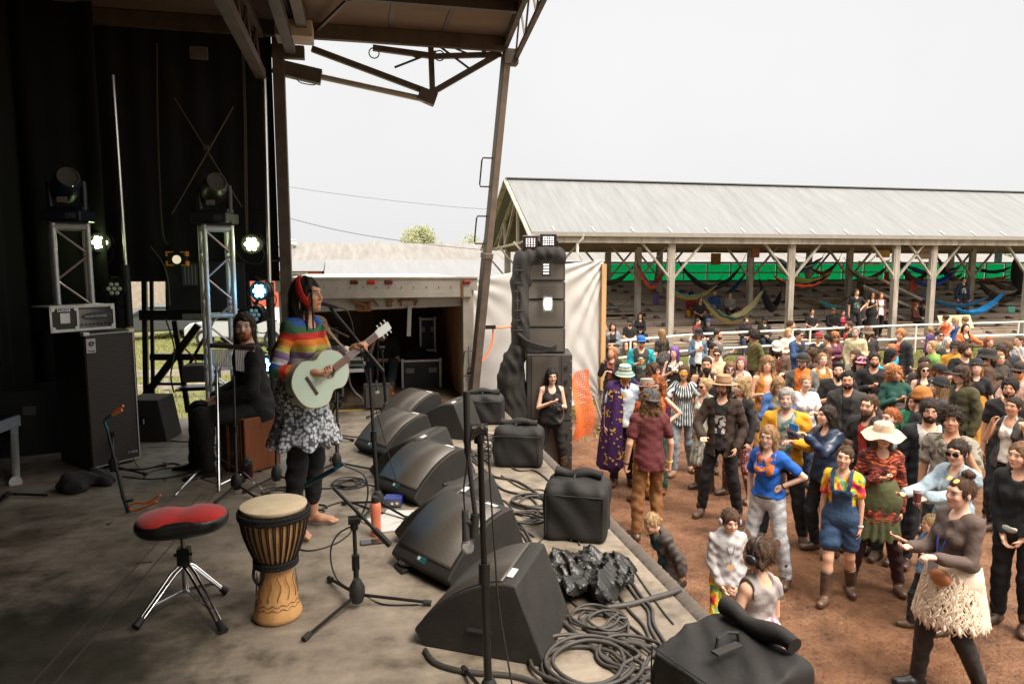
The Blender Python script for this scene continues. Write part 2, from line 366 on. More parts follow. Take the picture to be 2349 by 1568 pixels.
# ================================================================= ground
b = MB();b.grid(lambda u,v: (-400+800*u,-200+800*v,0),8,8);tag(b.build('ground',ground_mat()),kind='structure')
# ================================================================= grass tufts (nobody could count them)
def tufts(name,spots,h,m):
    rg = random.Random(3);b = MB()
    for x,y in spots:
        for _ in range(3):
            a = rg.uniform(0,6.28);hh = h*rg.uniform(.5,1.2);w = .012*rg.uniform(.7,1.4);dx,dy = math.cos(a)*w,math.sin(a)*w;lx,ly = rg.uniform(-.5,.5)*hh,rg.uniform(-.5,.5)*hh
            ox,oy = x+rg.uniform(-.04,.04),y+rg.uniform(-.04,.04)
            b.add([(ox-dx,oy-dy,0),(ox+dx,oy+dy,0),(ox+lx,oy+ly,hh)],[(0,1,2)])
    return tag(b.build(name,m),kind='stuff',label='short yellowish green grass along the tarp, the railing and the field behind the stage',cat='grass')
rg = random.Random(5);sp = []
for _ in range(5200): sp.append((rg.uniform(3.6,8),rg.uniform(11.5,18.5)))
sp = [p for p in sp if (p[1]-11.2)/(p[0]-2.6)>1.25 or rg.random()<.12]
for _ in range(7000): sp.append((rg.uniform(6.5,26),17.5+rg.uniform(0,3.6)))
for _ in range(8000): sp.append((rg.uniform(-9,-1),rg.uniform(10,34)))
tufts('grass',sp,.09,mat('grass_blades',(.16,.19,.045),rough=.8,var=.5,vs=.8,col2=(.30,.27,.09),coord='Object'))
# ================================================================= mobile stage
stage = empty('mobile_stage',(-.9,3,0),0,'mobile festival stage with a bare plywood deck, black end wall and folding roof','stage')
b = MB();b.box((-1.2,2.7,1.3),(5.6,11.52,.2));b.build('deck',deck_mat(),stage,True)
b = MB()
for x0,y0,x1,y1 in ((-1.20,5.6,-1.38,3.0),(-1.10,5.6,-1.31,2.7)): b.bar((x0,y0,1.4022),(x1,y1,1.4022),.005,.003)
b.bar((-1.31,4.32,1.4025),(-1.22,4.32,1.4025),.010,.003)
b.build('deck_seam',mat('seam_dark',(.09,.065,.048),rough=.9),stage,True)
b = MB();b.box((.33,8.467,1.4),(1.9,.012,.02));b.build('yellow_edge_strip',mat('yellow_tape',(.62,.42,.05),rough=.6),stage,True)
# rolled skirt along the front edge
b = MB();n = 260
def skirt(u,v):
    y = -3+u*11.4;w = .004*math.sin(y*60+2*math.sin(y*5))+.004*math.sin(y*131+1);a = v*1.15*math.pi
    if v < .5: a = v*2*math.pi*.55;return (1.605+.07*(1-math.cos(a))+w*.6,y,1.375+.032*math.sin(a)+w)
    return (1.605+.07*(1-math.cos(.55*math.pi))+w*3*(v-.3)+.03*(v-.5),y,1.375+.03-(v-.5)*2.72)
b.grid(skirt,n*4,12);b.build('edge_skirt',mat('grey_skirt_fabric',(.10,.080,.065),rough=.85,var=.3,vs=3,bump=.2),stage,True,smooth=True)
b = MB();b.box((-1.2,2.7,.62),(5.5,11.4,1.1));b.build('chassis',BLK,stage,True)
# roof
EX = lambda y: 1.76-(8.05-y)*.085 # the outer edge draws in towards the near end
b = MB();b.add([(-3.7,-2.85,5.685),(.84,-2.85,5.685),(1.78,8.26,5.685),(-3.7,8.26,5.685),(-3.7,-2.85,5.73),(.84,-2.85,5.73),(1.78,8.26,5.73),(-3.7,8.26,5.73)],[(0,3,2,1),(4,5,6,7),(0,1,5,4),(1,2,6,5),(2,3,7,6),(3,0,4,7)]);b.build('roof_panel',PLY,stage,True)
for y in (8.0,6.95,5.9,4.85,3.8,2.75,1.7): 
    b = MB();b.box((-3.65+(EX(y)-.08+3.65)/2,y,5.63 if y<8 else 5.60),(EX(y)-.08+3.65,.07,.09 if y<8 else .15));b.build('roof_beam',BRND if y<8 else BRN,stage,True)
b = MB()
for x in (.42,1.0): b.box((x,3,5.72),(.05,9.9,.09))
b.bar((-.35,7.95,5.6),(.35,5.95,5.6),.03);b.build('roof_stringer',BRN,stage,True)
EX = lambda y: 1.76-(8.05-y)*.085 # the outer edge draws in towards the near end
b = MB();b.bar((EX(-2.8)-.05,-2.8,5.72),(EX(8.05)-.05,8.05,5.72),.05,.30);b.build('roof_fascia',BRN,stage,True)
b = MB();b.bar((EX(-2.8)+.06,-2.8,5.46),(EX(8)+.06,8,5.46),.045);b.bar((EX(-2.8)+.06,-2.8,5.92),(EX(8)+.06,8,5.92),.045);yy = -2.5
while yy < 7.8: b.bar((EX(yy)+.06,yy,5.47),(EX(yy+.35)+.06,yy+.35,5.9),.018);b.bar((EX(yy+.35)+.06,yy+.35,5.9),(EX(yy+.7)+.06,yy+.7,5.47),.018);yy += .7
b.box((1.76,8.02,5.47),(.16,.14,.16));b.build('roof_edge_truss',BRN,stage,True)
def ytruss(x,z0,z1,y0,y1,name,m):
    b = MB();b.box((x,(y0+y1)/2,z0),(.1,y1-y0,.09));b.box((x,(y0+y1)/2,z1),(.08,y1-y0,.07));y = y1
    while y > y0+.5: b.cyl((x,y,z0),(x,y-.3,z1),.013,n=6);b.cyl((x,y-.3,z1),(x,y-.6,z0),.013,n=6);y -= .6
    y = y1-.3
    while y > y0: b.box((x+.051,y,z0),(.004,.14,.03));y -= .7
    b.build(name,m,stage,True)
ytruss(-.93,5.12,5.52,-2,7.95,'roof_truss',BRN);ytruss(-.47,5.5,5.66,-2,8.0,'roof_truss',BRN);ytruss(-.62,5.38,5.6,-2,7.9,'roof_truss',BRND)
# columns at the far end
b = MB();b.cyl((-.93,8.02,2.92),(-.90,7.98,5.1),.022,n=14);b.build('lift_column',PISTON,stage,True,smooth=40)
b = MB();b.cyl((-.93,8.02,1.4),(-.93,8.02,2.95),.045,n=14);b.cyl((-.93,8.02,2.2),(-.93,8.02,2.24),.06,n=14);b.build('column_sleeve',BLK,stage,True,smooth=40)
b = MB();b.cyl((-2.33,7.95,3.12),(-2.33,7.9,5.02),.021,n=14);b.build('lift_column',PISTON,stage,True,smooth=40)
b = MB();b.cyl((-2.33,7.95,1.4),(-2.33,7.95,3.14),.040,n=14);b.build('column_sleeve',BLK,stage,True,smooth=40)
b = MB();b.cyl((-2.33,7.95,2.36),(-2.33,7.95,2.5),.042,n=14);b.build('warning_sticker',mat('yellow_sticker',(.75,.42,.06),rough=.5,var=.3,vs=40),stage,True,smooth=40)
b = MB();b.box((-.76,8.1,3.5),(.12,.12,4.2));b.build('corner_post',BRN,stage,True,bevel=.006)
b = MB();b.box((-.66,8.1,5.40),(.34,.10,.13));b.build('post_bracket',BRN,stage,True,bevel=.004)
b = MB();b.box((-.55,7.6,5.46),(.36,.3,.16));b.build('ballast_box',mat('pale_box',(.42,.34,.27),rough=.6,var=.2),stage,True,bevel=.01)
# black end wall, upper part, then open frame
b = MB();b.grid(lambda u,v: (-3.5+2.66*u,8.2+.012*math.sin(u*60),2.96+2.9*v),120,2)
b.grid(lambda u,v: (-3.5+1.12*u,8.12+.03*math.sin(u*40),1.4+1.6*v),60,2);b.build('end_wall',mat('black_wall_fabric',(.0045,.0038,.0028),rough=.85,var=.4,vs=2),stage,True,smooth=True)
def pbar(b,p,q,y,w,h=None): b.bar(at_y(*p,y),at_y(*q,y),w,h,up=Vector((0,1,0)))
b = MB()
for p,q,w in (((322,722),(618,722),.11),((345,818),(480,818),.07),((335,905),(455,745),.075),((330,570),(336,960),.05),((347,600),(352,960),.035),
                ((400,735),(432,945),.05),((383,560),(386,722),.04),((335,565),(560,565),.04),((360,580),(392,625),.03),((585,700),(642,590),.035),((560,560),(575,740),.05),((560,625),(562,760),.1),((435,835),(490,735),.03),((345,880),(420,880),.03)):
    pbar(b,p,q,8.25,w)
b.build('end_frame',BLKM,stage,True)
b = MB()
for pts in ([(345,565),(372,600),(385,640),(390,700)],[(360,100),(362,300),(372,520),(385,560)],[(380,730),(400,800),(392,860),(399,900)],[(425,800),(450,830),(447,870)],[(552,60),(560,250),(562,430),(566,560)],[(556,60),(563,250),(566,430),(568,560)],[(640,565),(654,580),(650,595),(618,598)]):
    b.tube(catmull([at_y(*p,8.08) for p in pts],8),.009,5)
b.build('hanging_cables',mat('dusty_cable',(.07,.052,.035),rough=.6),stage,True)
b = MB()
for p,q in (((400,225),(555,475)),((395,490),(535,245))): b.cyl(at_y(*p,8.12),at_y(*q,8.12),.009,n=5)
b.box(at_y(473,338,8.11),(.05,.03,.05));b.build('cross_bracing',mat('bracing',(.09,.06,.035),rough=.5),stage,True)
b = MB();b.box(at_y(456,122,7.9),(.17,.05,.12));b.build('junction_box',mat('junction',(.13,.11,.08),rough=.5,var=.2),stage,True,bevel=.005)
# folding arm of the roof
def P8(x,y,Y=8.12): return at_y(x,y,Y)
b = MB()
for p,q,w in (((715,112),(985,213),.062),((985,216),(1148,122),.062),((988,105),(992,212),.06),((905,155),(1000,118),.022),((1010,108),(1080,160),.022),((855,110),(985,128),.06),((985,130),(1150,125),.055),((930,118),(960,135),.02),((1045,112),(1085,128),.018),((1105,118),(1150,112),.016)):
    pbar(b,p,q,8.12,w)
b.box(P8(980,222),(.2,.12,.14),ry=R(20));b.build('folding_arm',BRN,stage,True,bevel=.004)
b = MB()
for p in ((1008,128),(858,122)):
    c = P8(*p);b.tube([c+Vector((math.cos(a)*.055,0,math.sin(a)*.055)) for a in [i*math.pi/10 for i in range(20)]],.007,5,closed=True)
b.build('lifting_ring',BRND,stage,True)
b = MB();pbar(b,(627,152),(737,178),8.12,.15,.12);b.tube(catmull([P8(680,180),P8(690,190),P8(722,195),P8(724,182)],3),.007,5);b.build('hydraulic_cylinder',BRN,stage,True,bevel=.006)
b = MB();b.cyl(P8(735,176),P8(972,228),.034,n=12);b.build('piston_rod',mat('dull_rod',(.42,.37,.33),rough=.4,metal=.5),stage,True,smooth=40)
# leaning leg
top,bot = Vector((1.71,8.0,5.5)),at_z(1083,925,1.2);bot = Vector(at_d(1084,925,8.9))
mid = top.lerp(bot,.545)
b = MB();b.bar(top,mid,.088);b.bar(mid+(top-mid)*.02,mid-(top-mid)*.01,.12);b.build('roof_leg',mat('leg_steel',(.17,.13,.10),rough=.5,var=.2,vs=6),stage,True,bevel=.008)
b = MB();b.bar(mid,bot,.105);b.bar(bot+(mid-bot)*.03,bot,.2);b.build('leg_sleeve',mat('leg_dark',(.11,.085,.068),rough=.5,var=.3,vs=6),stage,True,bevel=.008)
for k in (.27,.43,.83):
    c = top.lerp(bot,k)+Vector((-.05,0,0));d = (bot-top).normalized()
    b = MB();b.tube([c-d*.0,c+Vector((-.11,0,0)),c+Vector((-.12,0,0))+d*.03,c+Vector((-.12,0,0))+d*.3,c+Vector((-.11,0,0))+d*.33,c+d*.33],.010,6);b.build('leg_handle',BRND,stage,True)
def text(name,s,m,M_,size,parent=None,ext=.001):
    c = bpy.data.curves.new(name,'FONT');c.body = s;c.size = size;c.extrude = ext;c.align_x = 'CENTER';c.align_y = 'CENTER'
    o = bpy.data.objects.new(name,c);COL.objects.link(o);me = bpy.data.meshes.new_from_object(o.evaluated_get(bpy.context.evaluated_depsgraph_get()));bpy.data.objects.remove(o)
    me.materials.clear();me.materials.append(m);o = put(name,me,parent)
    if parent is not None: o.matrix_parent_inverse = (parent.matrix_basis if not parent.parent else parent.parent.matrix_basis @ parent.matrix_basis).inverted()
    o.matrix_basis = M_;return o
def facing(p,az,tilt=0,roll=0): return Matrix.Translation(Vector(p)) @ Matrix.Rotation(az,4,'Z') @ Matrix.Rotation(R(90)+tilt,4,'X') @ Matrix.Rotation(roll,4,'Z')
text('leg_mark','DJ',mat('white_marker',(.8,.78,.75)),facing(bot.lerp(mid,.03)+Vector((-.02,-.12,0)),-YAW),.11,stage)
# ================================================================= curtains
def curtain(name,x0,y0,x1,y1,z0,z1,lab,amp=.06,freq=9,grp='black drapes around the stage'):
    L = math.hypot(x1-x0,y1-y0);tx,ty = (x1-x0)/L,(y1-y0)/L;rg = random.Random(len(name)+int(x0*7));ph = rg.uniform(0,6)
    b = MB()
    def f(u,v):
        s_ = u*L;a = amp*(math.sin(s_*freq+ph+1.5*math.sin(s_*2.1))+.4*math.sin(s_*freq*2.3))*(.5+.5*(1-v));return (x0+tx*s_-ty*a,y0+ty*s_+tx*a,z0+(z1-z0)*v)
    b.grid(f,int(L*26),6);o = b.build('curtain',mat('black_drape',(.004,.0036,.003),rough=.9,var=.4,vs=3),smooth=True,solid=.004);return tag(o,lab,'curtain',grp)
curtain('c',-3.25,-3,-3.25,8.3,1.4,5.85,'long black back drape hanging behind the bass amp, table and lighting tower')
curtain('c2',-3.35,7.9,-2.45,7.85,1.4,5.85,'narrow black drape folded beside the silver lift column of the end wall')
curtain('c3',-3.4,-2.9,1.7,-2.9,1.4,5.85,'black drape closing the near end of the stage');curtain('c4',1.72,-2.9,1.72,-.6,.2,5.5,'black side drape hanging at the near front corner of the stage')  # side drape added out of view to keep light off the near deck
# ================================================================= box truck
truck = empty('box_truck',(.35,8.9,0),0,'white rust stained box truck backed against the stage with its roller door open','truck')
TW = mat('truck_white',(.42,.385,.33),rough=.5,var=.14,vs=4,bump=.1);TIN = wood('truck_plywood',(.42,.26,.14),(.58,.38,.22),2.5,(1,1,.3))
RUST = mat('rust',(.30,.12,.035),rough=.85,var=.5,col2=(.13,.06,.03),vs=30)
b = MB();b.box((.33,11.3,1.33),(2.3,4.8,.1));b.build('cargo_floor',wood('cargo_floor_wood',(.07,.045,.03),(.12,.08,.05),2,(3,.3,1)),truck,True)
b = MB();b.box((-.82,11.3,2.15),(.06,4.8,1.55));b.box((1.36,11.3,2.15),(.06,4.8,1.55));b.box((.3,13.7,2.15),(2.2,.06,1.55));b.box((.3,11.3,2.86),(2.16,4.8,.05));b.build('cargo_wall',TIN,truck,True)
b = MB();b.box((-.86,8.9,2.2),(.13,.16,1.5));b.box((1.385,8.9,1.95),(.14,.16,2.02));b.box((1.44,11.3,2.1),(.04,4.7,1.6));b.box((-.9,11.3,2.1),(.04,4.7,1.6));b.box((.28,11.3,2.94),(2.4,4.7,.04));b.build('side_frame',TW,truck,True,bevel=.006)
b = MB();b.box((.27,8.88,2.89),(2.45,.2,.15));b.box((.27,8.85,2.775),(2.3,.14,.09));b.box((.27,8.79,2.975),(2.47,.05,.03));b.build('rear_header',TW,truck,True,bevel=.006)
b = MB()
for i in range(14): b.cyl((-.7+.155*i,8.772,2.86),(-.7+.155*i,8.785,2.86),.008,n=6)
b.build('rivet_row',RUST,truck,True)
b = MB();b.prism([(-.78,2.55),(1.31,2.61),(1.31,2.76),(-.78,2.74)],8.93,8.97);b.box((.27,8.925,2.6),(2.08,.03,.015),ry=R(-1.6));b.build('roller_door',TW,truck,True)
b = MB();b.box((.08,8.90,2.62),(.17,.02,.12));b.bar((-.09,8.88,2.70),(.16,8.88,2.62),.03);b.tube([(.12,8.88,2.66),(.2,8.88,2.7),(.26,8.88,2.63)],.013,6);b.cyl((.1,8.89,2.61),(.1,8.86,2.61),.02);b.build('door_latch',RUST,truck,True)
b = MB();b.box((.40,8.90,2.66),(.05,.03,.09));b.box((.40,8.89,2.69),(.09,.02,.03));b.build('door_lock',RUST,truck,True)
b = MB();b.tube([(.53,8.93,2.66),(.53,8.88,2.7),(.73,8.88,2.7),(.73,8.93,2.66)],.012,6);b.cyl((.53,8.92,2.68),(.53,8.9,2.68),.025);b.cyl((.73,8.92,2.68),(.73,8.9,2.68),.025);b.build('door_handle',RUST,truck,True)
b = MB();b.box((.54,8.915,2.615),(.022,.004,.08));b.box((.72,8.915,2.625),(.018,.004,.07));b.box((1.30,8.77,2.83),(.03,.004,.22));b.box((-.6,8.91,2.565),(.2,.004,.02));b.build('rust_streak',RUST,truck,True)
b = MB();b.box((.635,8.86,2.44),(.05,.006,.40),ry=R(3));b.build('pull_strap',mat('grey_strap',(.2,.18,.16)),truck,True)
for x,c in ((-.03,(.12,.02,.018)),(.175,(.5,.03,.02)),(.385,(.16,.03,.025)),(1.36,(.3,.03,.025))):
    b = MB();b.box((x,8.775,2.925),(.1,.04,.05));b.build('marker_light',mat('red_lens%.2f' % x,c,rough=.2),truck,True,bevel=.015)
for x in (-.4,.9):
    b = MB();b.cyl((x*1.9-.05,12.5,.5),(x*1.9+.2,12.5,.5),.48,n=20);b.build('wheel',RUB,truck,True,smooth=40)
b = MB();b.box((.33,11.3,1.0),(1.2,6,.3));b.box((.3,14.9,1.5),(2.1,1.9,1.8));b.build('cab_and_chassis',TW,truck,True,bevel=.02)
pl = empty('padlock',(1.385,8.79,1.75),0,'black padlock hanging on a cord from the white door frame of the truck','padlock')
b = MB();b.tube([(1.38,8.80,2.1),(1.37,8.78,1.95),(1.385,8.78,1.80)],.004,5);b.tube([(1.365,8.78,1.77),(1.37,8.78,1.82),(1.40,8.78,1.82),(1.405,8.78,1.77)],.006,6);b.build('shackle',BLKM,pl,True)
b = MB();b.box((1.385,8.78,1.745),(.065,.03,.06));b.build('lock_body',BLK,pl,True,bevel=.01)
# ================================================================= grandstand
gs = empty('grandstand',(5.9,22,0),0,'long open grandstand with a grey metal roof, timber posts and weathered bench tiers','grandstand')
GX0,GX1 = 5.82,46
RF = corrug('metal_roofing',(.128,.136,.142),(.182,.188,.192),0,.23,rough=.6,vs=1.3,st=(3,.35,.35))
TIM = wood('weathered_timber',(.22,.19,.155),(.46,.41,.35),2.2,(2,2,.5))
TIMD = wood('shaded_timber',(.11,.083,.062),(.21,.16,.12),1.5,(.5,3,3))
BEN = wood('bench_timber',(.23,.17,.125),(.50,.40,.31),1.1,(.25,3,3))
b = MB();b.prism([(21.75,4.12),(25.5,6.2),(25.5,6.25),(21.75,4.17)],GX0-.35,GX1,Matrix(((0,1,0,0),(1,0,0,0),(0,0,1,0),(0,0,0,1))));
b.build('roof_slope',RF,gs,True)
b = MB();b.prism([(30.4,3.8),(25.52,6.2),(25.52,6.25),(30.4,3.85)],GX0-.35,GX1,Matrix(((0,1,0,0),(1,0,0,0),(0,0,1,0),(0,0,0,1))));b.build('roof_slope',RF,gs,True)
b = MB();b.box(((GX0+GX1)/2,25.5,6.27),(GX1-GX0+.8,.25,.04));b.build('ridge_cap',mat('ridge',(.12,.115,.11),rough=.5),gs,True)
b = MB()
x = GX0+.4
while x < GX1: b.box((x,21.9,4.28),(.035,.3,.03),rx=R(29));x += 1.35
b.build('snow_stops',WHT,gs,True)
b = MB();b.box(((GX0+GX1)/2,21.72,4.10),(GX1-GX0+.75,.1,.13));b.build('gutter',mat('gutter_white',(.29,.265,.235),rough=.5,var=.1),gs,True)
b = MB();b.box(((GX0+GX1)/2,21.85,3.93),(GX1-GX0+.4,.14,.2));b.build('eave_beam',TIM,gs,True)
b = MB();b.tube([(GX0+1.35,21.7,4.1),(GX0+1.33,21.75,3.95),(GX0+1.2,21.85,3.8),(GX0+1.2,21.85,3.5)],.05,8);b.build('downpipe',WHT,gs,True)
b = MB();M2 = Matrix(((0,1,0,0),(1,0,0,0),(0,0,1,0),(0,0,0,1)))
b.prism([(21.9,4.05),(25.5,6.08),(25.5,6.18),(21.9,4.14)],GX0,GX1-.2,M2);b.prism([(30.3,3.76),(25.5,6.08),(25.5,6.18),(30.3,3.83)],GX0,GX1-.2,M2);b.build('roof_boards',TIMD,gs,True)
for (y0,z0,y1,z1) in ((21.65,4.02,25.52,6.2),(25.48,6.2,30.5,3.74)):
    b = MB();b.bar((GX0-.38,y0,z0),(GX0-.38,y1,z1),.05,.22,up=Vector((1,0,0)));b.build('barge_board',TIM,gs,True)
def truss(x):
    b = MB();B = lambda y0,z0,y1,z1,w=.12: b.bar((x,y0,z0),(x,y1,z1),.08,w,up=Vector((1,0,0)))
    B(21.9,3.98,30.2,3.78,.22);B(22.2,4.15,25.5,5.95);B(30,3.8,25.5,5.95);B(25.5,3.9,25.5,5.9,.1);B(23.6,3.95,23.6,4.9,.09);B(27.8,3.85,27.8,4.9,.09);B(25.5,5.8,23.7,4.0,.1);B(25.5,5.8,27.7,3.9,.1);B(23.6,4.8,22.8,4.0,.09);B(27.8,4.8,29,3.9,.09)
    b.build('gable_truss',TIM,gs,True)
for x in (GX0+.05,10.4,14.9,19.3,23.8,28.3): truss(x)
b = MB()
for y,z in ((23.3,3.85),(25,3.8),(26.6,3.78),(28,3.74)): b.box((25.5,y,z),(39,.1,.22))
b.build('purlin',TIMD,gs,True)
def post(x,y,z0,z1,w=.20,br=True,m=TIM):
    b = MB();b.box((x,y,(z0+z1)/2),(w,w,z1-z0));b.box((x-.02,y-.02,z1-.75),(w+.05,w*.6,1.1));b.build('post',m,gs,True,bevel=.008)
    if br:
        b = MB()
        for s_ in (-1,1): b.bar((x+s_*.05,y-.05,z1-1.25),(x+s_*1.1,y-.05,z1-.05),.06,.09,up=Vector((0,1,0)))
        b.build('knee_brace',m,gs,True)
for px in (1540,1815,2055,2140,2360): p = at_y(px,600,22);post(p.x,22,0,3.9)
post(GX0+.25,22.2,0,3.9)
for px in (1464,1721,1948,2229): p = at_y(px,620,25);post(p.x,25,.4,3.85)
post(GX0+.3,25,.4,3.85)
for px in (1395,1513,1855,2180): p = at_y(px,620,28);post(p.x,28,1.5,3.8,.2)
post(GX0+.3,28.4,.4,3.8)
# tiers
NT = 10
for i in range(NT):
    y = 21.9+.78*i;z = .42+.21*i
    b = MB();rg = random.Random(i);x = 7.2
    while x < 45:
        L = rg.choice((3.6,4.2,4.8));
        for j in range(2): b.box((x+L/2,y+.13+.15*j+rg.uniform(-.012,.012),z+rg.uniform(-.012,.012)),(L-.02-rg.random()*.05*(rg.random()<.3),.135,.045))
        for zz in (.0,-.085):
            if rg.random() > .06: b.box((x+L/2,y-.02,z-.07+zz+rg.uniform(-.006,.006)),(L-.02,.03,.078))
        b.box((x+L/2,y+.56,z-.02+rg.uniform(-.02,.02)),(L-.02,.28,.04));x += L
    b.build('bench_tier',BEN,gs,True)
b = MB();
for i in range(30): x = 7.3+1.3*i;b.bar((x,21.9,.3),(x,29.6,2.38),.1,.16,up=Vector((1,0,0)))
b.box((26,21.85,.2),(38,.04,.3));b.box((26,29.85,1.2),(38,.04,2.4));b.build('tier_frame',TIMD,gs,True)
GRN = mat('green_mesh_fabric',(.0,.44,.24),rough=.7,var=.15,vs=2,stretch=(6,1,1))
_t = GRN.node_tree;_tr = nd(_t,'ShaderNodeBsdfTranslucent');_tr.inputs[0].default_value = (.0,.85,.46,1);_mx = nd(_t,'ShaderNodeMixShader');_mx.inputs[0].default_value = .6
_t.links.new(_t.nodes['Principled BSDF'].outputs[0],_mx.inputs[1]);_t.links.new(_tr.outputs[0],_mx.inputs[2]);_t.links.new(_mx.outputs[0],_t.nodes['Material Output'].inputs[0])
b = MB();x = 7.5
while x < 45: b.box((x+.6,29.9,2.72),(1.17,.004,.86));x += 1.2
b.build('green_screen_panel',GRN,gs,True)
b = MB();b.box((26,29.82,3.2),(38,.1,.09));b.box((26,29.82,2.26),(38,.1,.09));b.box((26,29.82,2.74),(38,.07,.07));x = 7.5
while x < 45: b.box((x,29.84,2.72),(.05,.06,.9));x += 1.2
b.build('back_rail',TIM,gs,True)
# stairs with balustrade inside the stand
for p,q in (((1980,655),(2130,722)),((1985,690),(2120,752)),((2020,640),(2140,700))): st = MB();st.bar(at_y(*p,24),at_y(*q,24),.09,.09);st.build('stair_rail',TIM,gs,True)
st = MB();
for i in range(9): st.bar(at_y(1950+12*i,655+5*i*.9,26.5),at_y(1950+12*i,700,26.5),.05)
st.bar(at_y(1948,650,26.5),at_y(2060,692,26.5),.09);st.bar(at_y(1948,706,26.5),at_y(2055,706,26.5),.1);st.build('balustrade',TIM,gs,True)
# ================================================================= white pipe railing
RAILP = [(3.9,17.2),(6.6,18.1),(10.1,19.6),(14,20.2),(18.8,20.9),(24.5,21.2),(31,21.4)]
fence = empty('railing',(6.6,18.1,0),0,'white painted pipe railing with two rails between the crowd and the grandstand','railing')
WR = mat('chipped_white_paint',(.74,.70,.64),rough=.5,var=.3,col2=(.78,.76,.72),vs=9)
for z,r in ((1.0,.035),(.52,.033)):
    b = MB();b.tube([(x,y,z) for x,y in RAILP],r,8);b.build('rail',WR,fence,True,smooth=True)
def on_rail(x):
    for (x0,y0),(x1,y1) in zip(RAILP,RAILP[1:]):
        if x0 <= x <= x1: return y0+(y1-y0)*(x-x0)/(x1-x0)
    return 21.4
x = 5.2
while x < 31: b = MB();b.cyl((x,on_rail(x),0),(x,on_rail(x),1.0),.033,n=8);b.build('rail_post',WR,fence,True,smooth=40);x += 2.35
# ================================================================= far buildings
barn = empty('barn',(8,60,0),0,'long low barn with a weathered brown grey tin roof beyond the truck','barn')
BR = corrug('weathered_tin',(.150,.140,.130),(.212,.205,.197),0,.8,rough=.8,vs=.7,st=(4,.5,.5))
b = MB();b.prism([(54.5,3.35),(60,4.88),(65.5,3.35)],-30,62,M2);b.build('roof',BR,barn,True)
b = MB();b.box((16,60,1.7),(90,10.4,3.4));b.build('wall',mat('barn_wall',(.35,.3,.25),rough=.8,var=.2),barn,True)
b = MB();b.cyl((-5.2,58.5,4.3),(-5.2,58.5,4.7),.35,n=10);b.cyl((-5.2,58.5,4.7),(-5.2,58.5,5.0),.62,.5,n=10);b.cyl((-5.2,58.5,5.0),(-5.2,58.5,5.15),.6,.05,n=10);b.build('vent_cowl',WHT,barn,True)
hall = empty('shed',(12,45,0),0,'low white metal roofed shed between the truck and the weathered barn','shed')
WM = corrug('white_tin',(.15,.16,.17),(.18,.187,.195),0,.45,rough=.45,vs=1,st=(3,.5,.5))
b = MB();b.prism([(41.5,1.95),(46,3.42),(51,2.0)],-1.9,60,M2);b.build('roof',WM,hall,True)
b = MB();b.box((29,46,1),(61,8.6,2));b.build('wall',mat('shed_wall',(.55,.5,.45),rough=.8,var=.2),hall,True)
red = empty('red_shed',(-10,46,0),0,'red walled shed with a pale tin roof and small white window beside the white shed','shed')
b = MB();b.prism([(43.3,2.72),(47,3.35),(50.7,2.7)],-10.5,-1.95,M2);b.build('roof',WM,red,True)
REDW = corrug('red_siding',(.46,.085,.05),(.55,.12,.07),0,.3,rough=.7,vs=1)
b = MB();b.box((-6.2,47,1.35),(8.3,7,2.7));b.build('wall',REDW,red,True)
for x in (-3.35,-8.2):
    f = MB();f.box((x,43.47,2.4),(1.0,.06,.5));fr = f.build('window',WHT,red,True);f = MB();f.box((x-.2,43.43,2.4),(.38,.03,.36));f.box((x+.22,43.43,2.4),(.38,.03,.36));f.build('pane',mat('dark_pane',(.12,.12,.11),rough=.2),fr,True)
# ================================================================= trees
LEAF = mat('hazed_leaves',(.24,.26,.13),rough=.8,var=.4,col2=(.38,.39,.22),vs=.6)  # leaf colour lightened to carry the haze of distance
BARK = mat('bark',(.13,.10,.075),rough=.9,var=.3)
def tree(loc,h,w,n,seed,lab,grp=None,lm=LEAF,size=.35,trunk=.35):
    rg = random.Random(seed);t = empty('tree',loc,0,lab,'tree',grp)
    b = MB();b.cyl((0,0,0),(0,0,h*trunk),w*.05,w*.03,n=8);cl = []
    for i in range(9):
        a = rg.uniform(0,6.28);r = rg.uniform(.1,.42)*w;z = rg.uniform(trunk+.08,.9)*h;c = Vector((r*math.cos(a),r*math.sin(a),z));cl.append((c,rg.uniform(.16,.3)*w));b.cyl((0,0,h*trunk*rg.uniform(.6,1)),c,w*.02,w*.006,n=5)
    b.build('trunk',BARK,t);b = MB()
    for i in range(n):
        c,r = rg.choice(cl);v = Vector((rg.gauss(0,1),rg.gauss(0,1),rg.gauss(0,1))).normalized()*r*rg.random()**.45;p = c+v
        x = Vector((rg.gauss(0,1),rg.gauss(0,1),rg.gauss(0,1))).normalized();y = x.orthogonal().normalized();s_ = size*rg.uniform(.5,1.2)
        b.add([p+x*s_,p+y*s_*.6,p-x*s_,p-y*s_*.6],[(0,1,2,3)])
    b.build('crown',lm,t);return t
tree((7.2,90,0),8.1,6.0,9000,3,'light green tree standing above the barn roof, in full view beside the leaning leg',size=.13)
tree((3.9,96,0),6.2,4.5,900,8,'small bush like treetop barely rising over the barn roof next to the larger tree',size=.15)
tree((15.0,92,0),7.2,4.4,900,5,'pale treetop between the leaning leg and the grandstand gable',size=.15)
rg = random.Random(2);LEAFD = mat('far_leaves',(.07,.10,.035),rough=.9,var=.4,col2=(.15,.17,.07),vs=.3)
for i in range(15):
    tree((72+i*9+rg.uniform(-3,3),150+rg.uniform(-12,12),0),rg.uniform(6.2,8.4),rg.uniform(9,13),520,20+i,'far dark green tree of the woods seen under the grandstand eave','trees of the distant wood',LEAFD,.8,.2)
